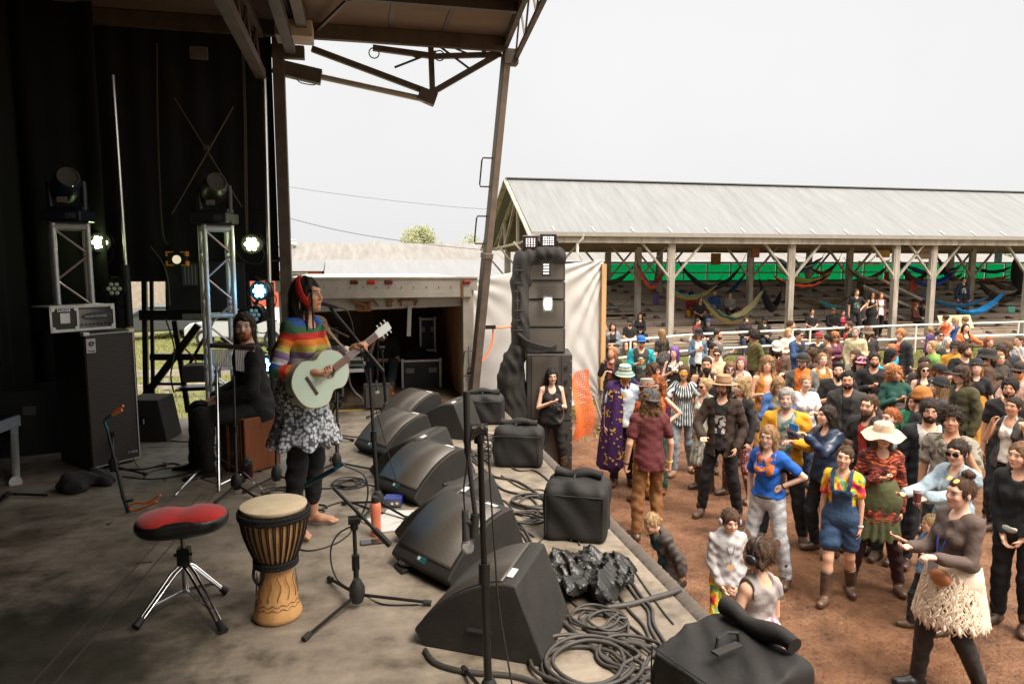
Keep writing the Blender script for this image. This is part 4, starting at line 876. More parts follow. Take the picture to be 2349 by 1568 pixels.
def strands(V,Q,r,style,vox,seed):
    """loose locks growing out of the hair surface, in the same mesh"""
    rs = np.random.RandomState(seed);h = r.hs;n = int({'buzz': 0,'crop': 120}.get(style,900 if 'long' in style or style in ('fringe','curly','afro','bob') else 520)*min(1.0,(.0085/vox)**1.2)*1.7)
    if n == 0 or len(V) < 10: return V,Q
    c = np.array(r.head);cur = 'curl' in style or style == 'afro';p = V[rs.randint(0,len(V),n)];nr = p-c;nr[:,2] *= .35 if 'long' in style or style == 'fringe' else 1;nr /= np.linalg.norm(nr,axis=1)[:,None]+1e-6
    Mi = np.array(r.hM.inverted());lp = p@Mi[:3,:3].T+Mi[:3,3];keep = ~((lp[:,1]>.07) & (lp[:,2]<.05));p,nr,lp = p[keep],nr[keep],lp[keep];n = len(p)
    back = -np.array(r.hm @ Vector((0,1,0)));L = ({'long': .075,'fringe': .07,'longcurly': .055,'curly': .035,'afro': .03,'bob': .05}.get(style,.032)*h*rs.uniform(.5,1.3,n))[:,None]
    dn = np.array((0,0,-1.));d = (dn*.9+nr*.22+back*.25+rs.normal(0,.18,(n,3))) if not cur else (nr*.75+dn*.45+rs.normal(0,.5,(n,3)))
    if style in ('short','crop','wavy'): d = back*.55+nr*.35+dn*.25+rs.normal(0,.25,(n,3))
    if style in ('bun','topknot','pony','braid','pigtails'): d = back*.6+nr*.25+rs.normal(0,.3,(n,3))
    d /= np.linalg.norm(d,axis=1)[:,None];sd = np.cross(d,nr);sd /= np.linalg.norm(sd,axis=1)[:,None]+1e-6;w = max(.0018,vox*.24)*h;wv = rs.normal(0,.35 if cur else .12,(n,3))
    P = [p-nr*.003];dd = d
    for k_ in (1,2,3): dd = dd+dn*.22+wv*(1 if k_ % 2 else-1);dd = dd/np.linalg.norm(dd,axis=1)[:,None];P.append(P[-1]+dd*L/3)
    vs = np.concatenate([np.stack([q-sd*w*f,q+sd*w*f],1) for q,f in zip(P,(1.2,1.1,.8,.15))],1).reshape(-1,3);b0 = len(V)+np.arange(n)*8
    qs = np.concatenate([np.stack([b0+2*j,b0+2*j+1,b0+2*j+3,b0+2*j+2],1) for j in range(3)])
    return np.concatenate([V,vs]),np.concatenate([Q,qs])
def hair_mesh(r,vox,style,c,seed=1):
    M_ = r.hM;h = r.hs;rot = r.hm;S = SDF(vox,.01);P = lambda x,y,z: M_ @ Vector((x,y,z));dn = lambda p,L_: p+Vector((0,0,-L_*h))
    th = {'buzz': .004,'short': .012,'crop': .008,'wavy': .018,'curly': .026,'afro': .055,'long': .012,'longcurly': .026,'bob': .014,'bun': .008,'topknot': .006,'pony': .008,'braid': .008,'fringe': .014,'pigtails': .009}.get(style,.012)
    S.ell(P(0,-.016,.030),np.array((.077+th,.094+th,.090+th*1.1))*h,k=.01,rot=rot)
    long_ = style in ('long','longcurly','fringe');L_ = {'long': .30,'longcurly': .27,'fringe': .26,'bob': .14}.get(style,0)
    if L_:
        wv = .03 if style == 'longcurly' else 0
        for sd in (1,-1):
            p = P(.068*sd,-.028,.0);S.cap(p,dn(P((.080+wv)*sd,-.025,0),L_*.9),(.022+wv*.4)*h,(.026+wv*.6)*h,k=.02)
            p = P(.05*sd,-.06,.0);S.cap(p,dn(P((.065+wv)*sd,-.07,0),L_),(.042+wv*.4)*h,(.034+wv*.6)*h,k=.03)
        S.cap(P(0,-.07,.0),dn(P(0,-.085,0),L_),.055*h,.045*h,k=.03)
    if style == 'pony': S.cap(P(0,-.10,.03),P(0,-.135,-.02),.028*h,.03*h,k=.01);S.cap(P(0,-.135,-.02),dn(P(0,-.13,-.02),.16),.03*h,.014*h,k=.01)
    if style == 'braid': 
        for i in range(8): S.ell(P(.01*(-1)**i,-.115-.004*i,-.01-.033*i),np.array((.024,.02,.024))*h*(1-.05*i),k=.006)
    if style == 'bun': S.ell(P(0,-.115,.065),np.array((.042,.038,.040))*h,k=.008)
    if style == 'topknot': S.ell(P(0,-.055,.145),np.array((.045,.045,.036))*h,k=.008)
    if style == 'pigtails':
        for sd in (1,-1): S.ell(P(.075*sd,-.07,-.03),np.array((.03,.03,.03))*h,k=.01);S.cap(P(.085*sd,-.075,-.04),dn(P(.10*sd,-.06,-.04),.22),.028*h,.016*h,k=.01)
    # face opening
    S.ell(P(0,.105,-.030),np.array((.066,.070,.088 if style not in ('fringe',) else .066))*h,k=.012,sub=True,rot=rot)
    S.ell(P(0,.085,-.09),np.array((.066,.075,.085))*h,k=.01,sub=True,rot=rot)
    if not L_ : S.clip(hzclip(r,-.055 if style not in ('buzz','crop','bun','topknot') else-.045))
    if style in ('short','crop','buzz','wavy','curly','afro'):
        for sd in (1,-1): S.ell(P(.085*sd,.03,-.045),np.array((.03,.05,.035))*h,k=.008,sub=True,rot=rot)
    amp = {'curly': .011,'afro': .012,'longcurly': .014,'wavy': .007,'long': .006,'fringe': .005,'buzz': .001,'crop': .002}.get(style,.006)
    S.noise(hair_noise(amp*h,h,seed,1.0 if 'curl' in style or style=='afro' else .35))
    V,Q = S.mesh('h');V,Q = strands(V,Q,r,style,vox,seed);return nmesh('hair',V,Q,hair_mat(c),smooth_it=0)
def beard_mesh(r,vox,c,size=1.0):
    M_ = r.hM;h = r.hs;rot = r.hm;S = SDF(vox,.008);P = lambda x,y,z: M_ @ Vector((x,y,z));t = .006+.010*size
    S.ell(P(0,.045,-.078),np.array((.046+t,.044+t,.036+t))*h,k=.01,rot=rot)
    if size > 1: S.cap(P(0,.07,-.10),P(0,.075,-.12-.035*size),.035*h,.022*h,k=.02)
    for sd in (1,-1): S.cap(P(.060*sd,.03,-.02),P(.05*sd,.05,-.07),.014*h,.016*h,k=.01)
    S.cap(P(-.024,.093,-.052),P(.024,.093,-.052),.007*h,k=.006)
    S.ell(P(0,.104,-.067),np.array((.020,.016,.0085))*h,k=.004,sub=True,rot=rot);S.ell(P(0,.02,.0),np.array((.075,.05,.035))*h,k=.01,sub=True,rot=rot)
    S.noise(hair_noise(.003*h,h,2));V,Q = S.mesh('bd');return nmesh('beard',V,Q,hair_mat(c),smooth_it=0)
def top_mesh(r,vox,kind,m,seed=1,sleeve=None,hem=-.02,openf=False,e=.017,name='shirt',loose=.006):
    S = SDF(vox,.02);f = r.sex == 'f';e = e*min(1,r.k+.08)
    torso(S,r,e)
    if hem < -.05: S.cap(r.up(0,0,.10),r.pel+Vector((0,0,hem*r.k)),r.hipw*1.08+e,r.hipw*1.22+e+.012,k=.03,q=1.12)
    if sleeve is None: sleeve = {'tee': .62,'long': 1.96,'tank': 0,'jacket': 1.97,'hoodie': 1.95,'rolled': 1.45}.get(kind,.62)
    if sleeve:
        for sd in (1,-1): arm(S,r,sd,e*.9,sleeve,loose)
    if kind == 'hoodie':
        S.cap(r.up(-.06,-.07,.50),r.up(.06,-.07,.50),.05*r.k,k=.03);S.cap(r.up(-.07,.0,.50),r.up(.07,0,.50),.05*r.k,k=.03)
    if kind in ('jacket','shirt'):
        for sd in (1,-1): S.cap(r.up(.055*sd,.05,.46),r.up(.06*sd,-.04,.53),.018*r.k,k=.012)
    Mi = r.Rm.inverted();A = np.array(Mi.to_3x3());k = r.k;hz = r.hz
    def loc(P): return (P-np.array((0,0,hz)))@A.T/k
    if kind == 'tank':
        for sd in (1,-1): S.ell(r.up(.185*sd,0,.47),np.array((.085,.11,.11))*k,k=.01,sub=True)
        S.ell(r.up(0,.10,.50),np.array((.072,.10,.10))*k,k=.01,sub=True);S.ell(r.up(0,-.08,.52),np.array((.06,.06,.06))*k,k=.01,sub=True)
    else:
        nz = {'tee': .505,'long': .51,'hoodie': .56,'jacket': .56,'shirt': .54}.get(kind,.505)
        def cl(P): q = loc(P);return (q[...,2]-nz-2*np.maximum(0,np.abs(q[...,0])-.065))*k
        S.clip(cl)
        if kind in ('tee','long'): S.ell(r.up(0,.075,.52),np.array((.065,.07,.055 if not f else .066))*k,k=.012,sub=True)
    S.clip(lambda P: ((hem+.002*np.sin(P[...,0]*60))- loc(P)[...,2])*k if hem>=-.05 or True else 0)
    if openf:
        w0,w1 = (openf if isinstance(openf,tuple) else (.05,.09))
        def op(P):
            q = loc(P);wz = w0+(w1-w0)*np.clip((q[...,2])/.5,0,1);return np.where(q[...,1]>0,np.minimum((wz-np.abs(q[...,0])),.05)*k,-.05)
        S.clip(op)
    S.noise(fold_noise(.0056*(1.15 if kind in ('jacket','hoodie') else 1),r.k,seed))
    V,Q = S.mesh('t');return nmesh(name,V,Q,m,smooth_it=1)
def leg_mesh(r,vox,m,seed=1,t=1.9,e=.012,flare=.0,top=.06,name='trousers'):
    S = SDF(vox,.02);k = r.k*(.6+.4*r.w)
    S.cap(r.pel+Vector((-.045*k,-.01,0)),r.pel+Vector((.045*k,-.01,0)),r.hipw+min(e,.007),k=.02,q=1.12)
    S.cap(r.pel,r.up(0,0,top),r.hipw*1.04+min(e,.006),.128*(1 if r.sex=='m' else .93)*r.w*r.k+e,k=.03,q=1.25)
    for sd in (1,-1):
        if t <= 1: S.cap(r.hip[sd],r.hip[sd].lerp(r.kn[sd],t),.085*k+e,.070*k+e+flare,k=.018)
        else:
            S.cap(r.hip[sd],r.kn[sd],.079*k+e,.054*k+e,k=.018);S.cap(r.kn[sd],r.kn[sd].lerp(r.an[sd],.3)+Vector((0,-.012*k,0)),.056*k+e,.056*k+e,k=.018);S.cap(r.kn[sd],r.kn[sd].lerp(r.an[sd],t-1)+Vector((0,-.004,0)),.058*k+e,.045*k+e+flare,k=.018)
    S.noise(fold_noise(.0050,r.k,seed));V,Q = S.mesh('l');return nmesh(name,V,Q,m,smooth_it=1)
def skirt_mesh(r,vox,m,hem=-.35,w=.20,top=.13,seed=1,amp=.008,name='skirt',n=13):
    S = SDF(vox,.02);k = r.k;a = r.up(0,0,top);wr = .128*r.w*k;S.cap(a,r.pel+Vector((0,0,.0)),wr+.028,r.hipw+.042,k=.03,q=1.06)
    S.cap(r.pel,r.pel+Vector((0,0,hem*k)),r.hipw+.022,w*k,k=.03,q=1.1)
    S.cap(r.pel+Vector((-.05*k,-.01,.02)),r.pel+Vector((.05*k,-.01,.02)),r.hipw+.036,k=.04,q=1.08)
    z1 = r.hz+hem*k;S.clip(lambda P: z1-P[...,2])
    def nz(P): 
        th = np.arctan2(P[...,0],P[...,1]);g = np.clip((r.hz-P[...,2])/(-hem*k)+.05,0,1.1);return amp*1.6*g*np.sin(n*th+seed+1.5*np.sin(3*th))
    S.noise(nz);V,Q = S.mesh('s');return nmesh(name,V,Q,m,smooth_it=1)
BOOTM = mat('muddy_rubber_boot',(.022,.02,.018),rough=.35,var=.5,col2=(.16,.085,.05),vs=9,stretch=(1,1,1))
def shoe_mesh(r,vox,sd,kind='boot',m=None):
    k = r.k;S = SDF(vox,.01);a = r.an[sd];up = (r.kn[sd]-a).normalized();h = {'boot': .27,'ankle': .09,'shoe': .02,'tall': .36}[kind]*k;e = .008
    S.cap(a,a+up*h,.044*k+e,(.056 if h>.2 else .048)*k+e,k=.015);S.cap(r.heel[sd]+Vector((0,0,.006)),a+Vector((0,.05*k,-.035*k)),.038*k+e,.036*k+e,k=.015);S.cap(a+Vector((0,.05*k,-.036*k)),r.toe[sd]+Vector((0,.0,.002)),.040*k+e,.033*k+e,k=.015)
    z0 = min(r.heel[sd].z,r.toe[sd].z)-.036*k;S.clip(lambda P: z0-P[...,2]);lim = a+up*(h+.0);n_ = np.array(up);l_ = np.array(lim);S.clip(lambda P: (P-l_)@n_)
    V,Q = S.mesh('sh');return nmesh('boot' if h>.05 else 'shoe',V,Q,m or BOOTM,smooth_it=1)
# ---- accessories fitted to the head
def hat(r,kind,c,par,band=None):
    M_ = r.hM;b = MB();m = cloth(c) if not isinstance(c,bpy.types.Material) else c;n = 28
    if kind == 'cap':
        b.lathe([(.090,.035),(.092,.06),(.086,.095),(.062,.126),(.02,.139),(0.0001,.140)],M_=M_ @ Matrix.Translation((0,-.014,0)),n=n,sy=1.17)
        def br(u,v): a = (u-.5)*2.3;return M_ @ Vector((math.sin(a)*(.090+.004*v),math.cos(a)*.095+v*.085*math.cos(a*.7),.042-.016*v))
        b.grid(br,14,3);o = b.build('hat',m,par,smooth=45,solid=.004)
    elif kind == 'capback':
        b.lathe([(.094,.03),(.096,.06),(.088,.10),(.06,.132),(.02,.143),(0.0001,.144)],M_=M_ @ Matrix.Translation((0,-.014,0)),n=n,sy=1.17)
        b.grid(lambda u,v: M_ @ Vector((math.sin((u-.5)*2.3)*.092,-.03-math.cos((u-.5)*2.3)*.095-v*.07*math.cos((u-.5)*1.6),.035-.014*v)),14,3);o = b.build('hat',m,par,smooth=45,solid=.004)
    elif kind == 'beanie':
        b.lathe([(.097,.012),(.104,.02),(.104,.05),(.097,.055),(.094,.09),(.075,.135),(.035,.162),(0.0001,.165)],M_=M_ @ Matrix.Translation((0,-.018,0)) @ Matrix.Rotation(R(12),4,'X'),n=n,sy=1.15);o = b.build('hat',m,par,smooth=60)
    elif kind in ('brim','bucket','floppy','fedora'):
        R_ = {'brim': .185,'bucket': .145,'floppy': .215,'fedora': .165}[kind];dz = {'brim': .0,'bucket':-.05,'floppy':-.045,'fedora': .008}[kind];top = .16 if kind in ('brim','fedora') else .14
        b.lathe([(R_,.05+dz),(R_*.8,.048+dz*.4),(.098,.05),(.096,.07),(.088,top-.012),(.07,top),(.03,top-.012 if kind in ('brim','fedora') else top+.004),(0.0001,top-.014 if kind in ('brim','fedora') else top+.004)],M_=M_ @ Matrix.Translation((0,-.012,0)) @ Matrix.Rotation(R(-5),4,'X'),n=36,sy=1.12)
        if kind == 'floppy':
            b.v = [tuple(Vector(v)+Vector((0,0,.022*r.hs*math.sin(5*math.atan2(v[0]-r.head.x,v[1]-r.head.y)+1) if (Vector(v)-r.head).xy.length>.13 else 0))) for v in b.v]
        o = b.build('hat',m,par,smooth=50,solid=.004)
        if band:
            b = MB();b.lathe([(.1005,.052),(.0985,.072),(.0965,.08)],M_=M_ @ Matrix.Translation((0,-.012,0)) @ Matrix.Rotation(R(-5),4,'X'),n=36,sy=1.12);b.build('hat_band',cloth(band),o,smooth=50)
    elif kind == 'hairband':
        b.lathe([(.103,-.022),(.113,.0),(.103,.022)],M_=M_ @ Matrix.Translation((0,.002,.018)) @ Matrix.Rotation(R(-68),4,'X'),n=n,sx=.96,sy=1.15);o = b.build('headband',m,par,smooth=60)
    elif kind == 'headband':
        b.lathe([(.088,.058),(.094,.075),(.088,.095)],M_=M_ @ Matrix.Translation((0,-.01,0)) @ Matrix.Rotation(R(14),4,'X'),n=n,sy=1.18);o = b.build('headband',m,par,smooth=60)
    return o
def glasses(r,par,kind='sun',c=(.012,.010,.010),frame_=(.015,.012,.012)):
    M_ = r.hM;b = MB();rd = {'sun': (.027,.020),'round': (.022,.021),'clear': (.023,.018),'aviator': (.026,.023)}[kind]
    dk = mat('lens_%s' % str(c),c,rough=.08) ;fm = mat('glasses_frame_%s' % str(frame_),frame_,rough=.3)
    for sd in (1,-1):
        c0 = Vector((.033*sd,.108,.001));ring = [M_ @ (c0+Vector((rd[0]*math.cos(a),-.10*abs(.033*sd+rd[0]*math.cos(a))*.9+.003,rd[1]*math.sin(a)))) for a in [i*math.pi/8 for i in range(16)]]
        if kind != 'clear': b.poly(ring);
        f = MB() if sd == 1 else f;f.tube(ring,.0022,5,closed=True)
        f.tube([M_ @ Vector((.057*sd,.100,.006)),M_ @ Vector((.078*sd,.06,.008)),M_ @ Vector((.080*sd,-.01,.004))],.0022,5)
    f.tube([M_ @ Vector((-.008,.112,.004)),M_ @ Vector((.008,.112,.004))],.002,5)
    o = f.build('glasses',fm,par)
    if kind != 'clear': b.build('lens',dk,o,solid=.0015)
    return o
def headphones(r,par,c,cup2=None,band=(.02,.02,.02)):
    M_ = r.hM;b = MB();b.tube([M_ @ Vector((.092*math.sin(a),-.01,.005+.125*math.cos(a))) for a in [(-1.5+.15*i) for i in range(21)]],.010*r.hs,8);o = b.build('ear_defenders',mat('band_black',band,rough=.4),par,smooth=True)
    for sd in (1,-1):
        b = MB();b.cyl(M_ @ Vector((.075*sd,-.01,-.01)),M_ @ Vector((.095*sd,-.01,-.01)),.036*r.hs,.038*r.hs,n=20);b.build('ear_cushion',RUB,o,smooth=40)
        b = MB();b.lathe([(.036,0),(.038,.012),(.030,.026),(.0001,.030)],M_=M_ @ Matrix.Translation((.095*sd,-.01,-.01)) @ Matrix.Rotation(R(90)*sd,4,'Y'),n=20,sy=1.15);b.build('ear_cup',c,o,smooth=60)
    return o
_seed = [0]
def person(loc,az,label,H=1.72,bc=None,sex='m',tone='fair',hair='short',hc='brown',top=('tee','333333'),bot=('jeans','2a3444'),shoes=('boot',None),vox=.0125,arms=('down','down'),legs='stand',beard=0,hatk=None,gl=None,outer=None,group=None,feet=False,curl=.5,lipc=None,mouth=0,**kw):
    """az: world angle of the facing direction (0 = +Y, counter-clockwise)"""
    _seed[0] += 1;sd_ = _seed[0];rj = random.Random(sd_*7)
    for k_,j_ in (('hyaw',11),('hroll',5),('hpit',4),('twist',7)): kw[k_] = kw.get(k_,0)+rj.uniform(-j_,j_)*(.3 if kw.get(k_) else 1)
    if arms == ('down','down') and vox > .0112: arms = (rj.choice(('down','loose','hold','pocket','clap','chest')),rj.choice(('down','loose','pocket','cross','clap')))
    if legs == 'stand' and vox > .008: legs = rj.choice(('stand','bent','step','wide','stand'))
    kw['lean'] = kw.get('lean',0)+rj.uniform(-3,5)
    r = Rig(H,sex,arms,legs,**kw);t = empty('person',loc,az,label,'person',group);r.root = t
    vh = vox*.85
    put('body',body_mesh(r,vox,tone,hc if hc not in ('purple','white','pinktip') else 'brown',feet,curl,lipc=lipc,mouth=mouth),t)
    if hair and hair != 'bald': put('hair',hair_mesh(r,vh,hair,hc,sd_),t)
    if beard: put('beard',beard_mesh(r,vh,bc or hc,beard),t)
    if top:
        k,c = top[0],top[1];m = cloth(*((c,) if isinstance(c,str) else c));hem = top[2] if len(top) > 2 else ((-.06 if k != 'tank' else-.02) if not bot or bot[0] != 'skirt' else .11)
        put('shirt',top_mesh(r,vox,k,m,sd_,hem=hem),t)
    if outer: k,c = outer[0],outer[1];put('jacket',top_mesh(r,vox,k,cloth(*((c,) if isinstance(c,str) else c)),sd_,hem=outer[2] if len(outer)>2 else-.1,openf=outer[3] if len(outer)>3 else (.05,.085),e=.025,name='jacket',loose=.004),t)
    if bot:
        k,c = bot[0],bot[1];m = cloth(*((c,) if isinstance(c,str) else c))
        if k in ('skirt','dress'): put('skirt',skirt_mesh(r,vox,m,*(bot[2:] or (-.38,.22)),seed=sd_),t)
        else:
            tt = {'shorts': .62,'jeans': 1.92,'pants': 1.9,'tucked': 1.45,'capri': 1.6,'leggings': 1.9,'flare': 1.95}[k];put('trousers' if k != 'shorts' else 'shorts',leg_mesh(r,vox,m,sd_,tt,.009 if k in ('leggings','tucked') else .015,.015 if k in ('shorts','flare') else 0,name='trousers' if k != 'shorts' else 'shorts'),t)
    if shoes:
        for i in (1,-1): put('boot' if shoes[0] in ('boot','tall','ankle') else 'shoe',shoe_mesh(r,vox,i,shoes[0],cloth(shoes[1],'leather') if shoes[1] else None),t)
    if hatk: hat(r,hatk[0],hatk[1] if not isinstance(hatk[1],tuple) else cloth(*hatk[1]),t,hatk[2] if len(hatk)>2 else None)
    if gl: glasses(r,t,*gl) if isinstance(gl,tuple) else glasses(r,t,gl)
    return t,r
def place(px,py,H,psi,z0=0.0,sit=False):
    """floor point under a head whose top shows at (px, py); psi: turn towards the stage from facing the camera"""
    top = at_z(px,py,z0+(H if not sit else H*(.53+.82)/1.75*1.0));return Vector((top.x,top.y,z0)),math.pi-R(psi)-YAW
def world_of(t,p): return Matrix.Translation(t.location) @ Matrix.Rotation(t.rotation_euler.z,4,'Z') @ Vector(p)
# ================================================================= the crowd
CR = {'A': (1315.4,.2397,704.7,.2397),'B': (1738.3,.26,704.7,.26),'D': (1785.2,.3709,986.6,.3709),'C': (1315.4,.2697,986.6,.2697),'G': (1691.3,.28,404,.28),'H': (1108.7,.288,404,.288),'R': (2067,.1798,732.9,.1798),'F': (0,1,0,1)}
CROWD = 'people standing in the crowd before the stage'
def P_(crop,cx,cy,H,psi,label,**k):
    a,b,c,d = CR[crop];px,py = a+b*cx,c+d*cy;kind = k.pop('on','ground');k.setdefault('group',CROWD)
    if kind == 'ground': loc,az = place(px,py,H,psi)
    else:
        best = None
        for i in range(NT+1):
            y = 21.9+.78*i+.15;sz = .44+.21*i
            if kind == 'sit': foot = sz-.44;p = at_y(px,py,y);e = abs(p.z-(foot+.47+.85*H/1.75*1.0))
            else: foot = sz;p = at_y(px,py,y);e = abs(p.z-(foot+H))
            if best is None or e < best[0]: best = (e,Vector((p.x,y-(.0 if kind=='sit' else 0),foot-(0 if kind != 'sit' else .0))))
        loc = best[1];az = math.pi-R(psi)-YAW;k['group'] = 'people on the grandstand tiers'
        if kind == 'sit': k.setdefault('legs','sit');loc.z -= .04
    d = (loc-EYE).length;k.setdefault('vox',min(.024,max(.0078,.00128*d)))
    return person(loc,az,label,H=H,**k)
Fm = dict(sex='f')
J = 'denim'
def G_(*a,**k): return P_(*a,**{**dict(on='sit'),**k})
T = {}
P_('A',290,135,1.76,-80,'bald man in black hoodie and loose green trousers by the tan post',hair='buzz',hc='dark',tone='tan',top=('hoodie','1b1a1b'),bot=('flare','2c4a3c'),arms=('cross','cross'))
P_('A',378,130,1.66,10,'dark haired woman in pale denim jacket touching her chin near the tan post',**Fm,hair='long',hc='dark',top=('tee','2a2827'),outer=('jacket',('77818c',J)),bot=('jeans','20211f'),arms=('face','cross'))
T['c1'] = P_('A',650,250,1.80,8,'stout man in bright turquoise jacket and blue cap holding a drink',hair='short',hc='ginger',beard=.6,top=('tee',('3a3835','graphic','6f8f80')),outer=('jacket','0f9aa6',-.06,(.11,.14)),bot=('jeans',('4d5a68',J)),hatk=('cap','1f5fa8'),gl='sun',arms=('chest','loose'),w=1.15)
T['c2'] = P_('A',855,195,1.66,150,'woman with long fair hair turned away, dark crop top and patterned black skirt',**Fm,hair='long',hc='dblond',top=('tee','2b2826',.14),bot=('skirt',('2a2626','speck','777169'),-.75,.2),arms=('chest','down'))
P_('A',378,360,1.62,35,'ginger woman in black cardigan hand at chin behind the starry cape',**Fm,hair='long',hc='ginger',top=('tee',('7c4038','print','1f1514')),outer=('jacket','1e1a19'),bot=('pants','2b303a'),arms=('face','chest'))
P_('A',965,360,1.66,20,'woman with long bright purple hair and black tank top',**Fm,tone='pale',hair='long',hc='purple',top=('tank',('1a1819','graphic','b9b0ae')),bot=('pants','50304a'))
T['c3'] = P_('A',1195,195,1.66,8,'woman in black bucket hat and denim jacket holding a beer by the railing',**Fm,hair='long',hc='dblond',top=('tee','d9d6d2'),outer=('jacket',('64778c',J),-.1,(.07,.07)),bot=('jeans','1d1c1e'),hatk=('bucket','1a1819'),arms=('chest','pocket'))
P_('A',1390,190,1.78,-55,'man with receding hair and glasses in a marled grey sweater',hair='buzz',hc='dark',beard=.4,top=('long',('6b6762','speck','4b4845')),bot=('jeans','2b2c30'),gl=('clear',))
P_('A',1345,322,1.72,-25,'dark skinned short haired man partly behind the bearded man in the tank top',tone='olive',hair='crop',hc='black',top=('tee','c9b49c'),bot=('jeans','2b2c30'))
P_('A',1378,378,1.64,12,'woman with cropped dark hair, sunglasses and cream knit scarf',**Fm,hair='crop',hc='dark',top=('hoodie','d0b090'),bot=('jeans','3b3c40'),gl='sun')
P_('A',1752,205,1.76,80,'man with dark afro and olive green sweater turned towards the stage',tone='olive',hair='afro',hc='dark',top=('long','56532a'),bot=('pants','4a3226'),hyaw=10)
P_('A',1285,440,1.82,15,'broad man with shaved head and long dark beard in black tank top',hair='buzz',hc='dark',beard=1.9,top=('tank','1c1a1b'),bot=('jeans','26262a'),w=1.15,tone='tan')
P_('A',1498,500,1.66,22,'woman with straight light brown hair and round lilac glasses',**Fm,tone='pale',hair='fringe',hc='lbrown',top=('long','7c7673'),bot=('jeans','33353c'),gl=('round',(.14,.09,.15)))
P_('A',1608,455,1.66,32,'woman in white camisole with purple tipped long hair',**Fm,hair='long',hc='pinktip',top=('tank','d8d2cd'),bot=('shorts','54463f'),hpit=8)
P_('A',1862,450,1.78,15,'bare chested man with long curly blond hair and mustard vest',hair='longcurly',hc='dblond',top=None,outer=('tank','b67a35',-.05,(.025,.05)),bot=('shorts',('55504c','print','8a7f70')),hpit=6)
P_('A',770,520,1.60,-60,'woman in profile with brown curly hair behind the grey felt hat',**Fm,hair='longcurly',hc='brown',top=('long','6d3037'),bot=('jeans',('3b4f74',J)))
P_('A',800,635,1.66,22,'woman with long auburn curls and round dark sunglasses',**Fm,tone='pale',hair='longcurly',hc='red',top=('tank','c4622d'),bot=('flare','23473c'),gl='round',shoes=('ankle','6c3a22'),arms=('down','hip'))
P_('A',700,680,1.66,150,'person in a grey felt hat and gold sequin trousers behind the maroon shirt',**Fm,hair='longcurly',hc='red',top=('long','9a4420'),bot=('flare',('8a5a1e','speck','d6b06a')),hatk=('fedora','8b857c','55504a'),shoes=('ankle','5a3321'))
P_('A',1065,525,1.70,20,'woman in black and white striped shirt and yellow glasses with both hands raised',**Fm,tone='tan',hair='long',hc='brown',top=('tee',('b9c4c4','vstripe','24222a'),-.14),bot=('jeans',('7d858c',J)),gl=('sun',(.75,.42,.02),(.7,.4,.02)),arms=(((.5,.5,-.7),(-.1,.3,1)),((.6,.5,-.55),(-.1,.25,1))),shoes=('shoe','8c6b55'))
P_('A',1275,655,1.62,52,'fair haired woman in wide dark sunglasses and pale flowered sleeveless dress',**Fm,hair='bun',hc='blond',top=('tank',('b7b4a6','print','77837a')),bot=('skirt',('b7b4a6','print','77837a'),-.5,.22),gl='sun',arms=('down','loose'),shoes=('boot',None))
P_('A',1605,660,1.67,60,'woman with long wavy blond hair, black cardigan and red patterned leggings',**Fm,tone='pale',hair='longcurly',hc='blond',top=('long','1f1d1e',-.15),bot=('leggings',('6f2d31','speck','c0a09a')),arms=('down','loose'))
P_('B',170,278,1.80,20,'long haired bearded man in white cap looking down at his hands',hair='long',hc='dark',beard=1.5,top=('tee','5a2f28'),outer=('jacket',('6a5140','plaid','4a382c')),bot=('jeans','3a3128'),hatk=('cap','c9c2b8'),arms=('hold','hold'),hpit=-18)
P_('B',300,100,1.78,-60,'brown haired man in profile by the railing',hair='short',hc='brown',top=('long','d3ccc2'),bot=('jeans','33415a'))
P_('B',272,172,1.66,-12,'smiling blond woman wrapped in white fluffy shawl',**Fm,tone='pale',hair='long',hc='blond',top=('hoodie','d9c8b4'),bot=('jeans','3b3c40'),arms=('cross','cross'),mouth=.5)
P_('B',352,180,1.76,-25,'man in sunglasses and dark blue denim jacket behind the white shawl',hair='short',hc='dark',top=('tee','222'*2),outer=('jacket',('2c4469',J)),bot=('jeans','22304a'),gl='sun')
P_('B',535,215,1.62,25,'person in red cap and dark green plaid shirt',**Fm,hair='short',hc='dark',top=('long',('253026','plaid','151a16')),bot=('jeans','2b2c30'),hatk=('cap','8e2a26'))
P_('B',612,222,1.68,120,'woman with dark top knot and brown jacket facing away',**Fm,hair='topknot',hc='dark',top=('long','6b4a3a'),bot=('jeans','2b2c30'))
P_('B',680,205,1.64,5,'curly ginger woman in sunglasses and pink checked shirt',**Fm,hair='longcurly',hc='ginger',top=('long',('8c4f63','plaid','553044')),bot=('jeans','2b2c30'),gl='sun')
P_('B',828,105,1.80,85,'bearded man in dark green hooded jacket over a red shirt',hair='short',hc='brown',beard=1.2,top=('tee','a83327'),outer=('hoodie','2e3322'),bot=('jeans','2b2c30'),arms=('down','hold'))
P_('B',872,152,1.82,40,'grey haired bearded man in pale yellow button shirt',hair='short',hc='grey',beard=1,top=('long','c2b891',-.14),bot=('pants','6b5c48'),arms=('front','hold'))
P_('B',965,155,1.80,3,'big bearded man with goggles on his hat and charcoal shirt',hair='short',hc='brown',beard=2.1,top=('tee','33302f'),bot=('jeans','2b2c30'),hatk=('bucket','6d5848'),gl='sun',w=1.2)
P_('B',1275,168,1.86,62,'tall sandy haired man in black zip jacket with green letters and red neckerchief',hair='wavy',hc='ginger',top=('tee','c23a26'),outer=('jacket','242628',-.1,(.02,.05)),bot=('jeans','1d2b28'))
P_('B',1180,310,1.62,100,'ginger haired person in bright blue rain jacket facing away',hair='short',hc='ginger',top=('hoodie','15a3c9'),bot=('jeans','2b2c30'))
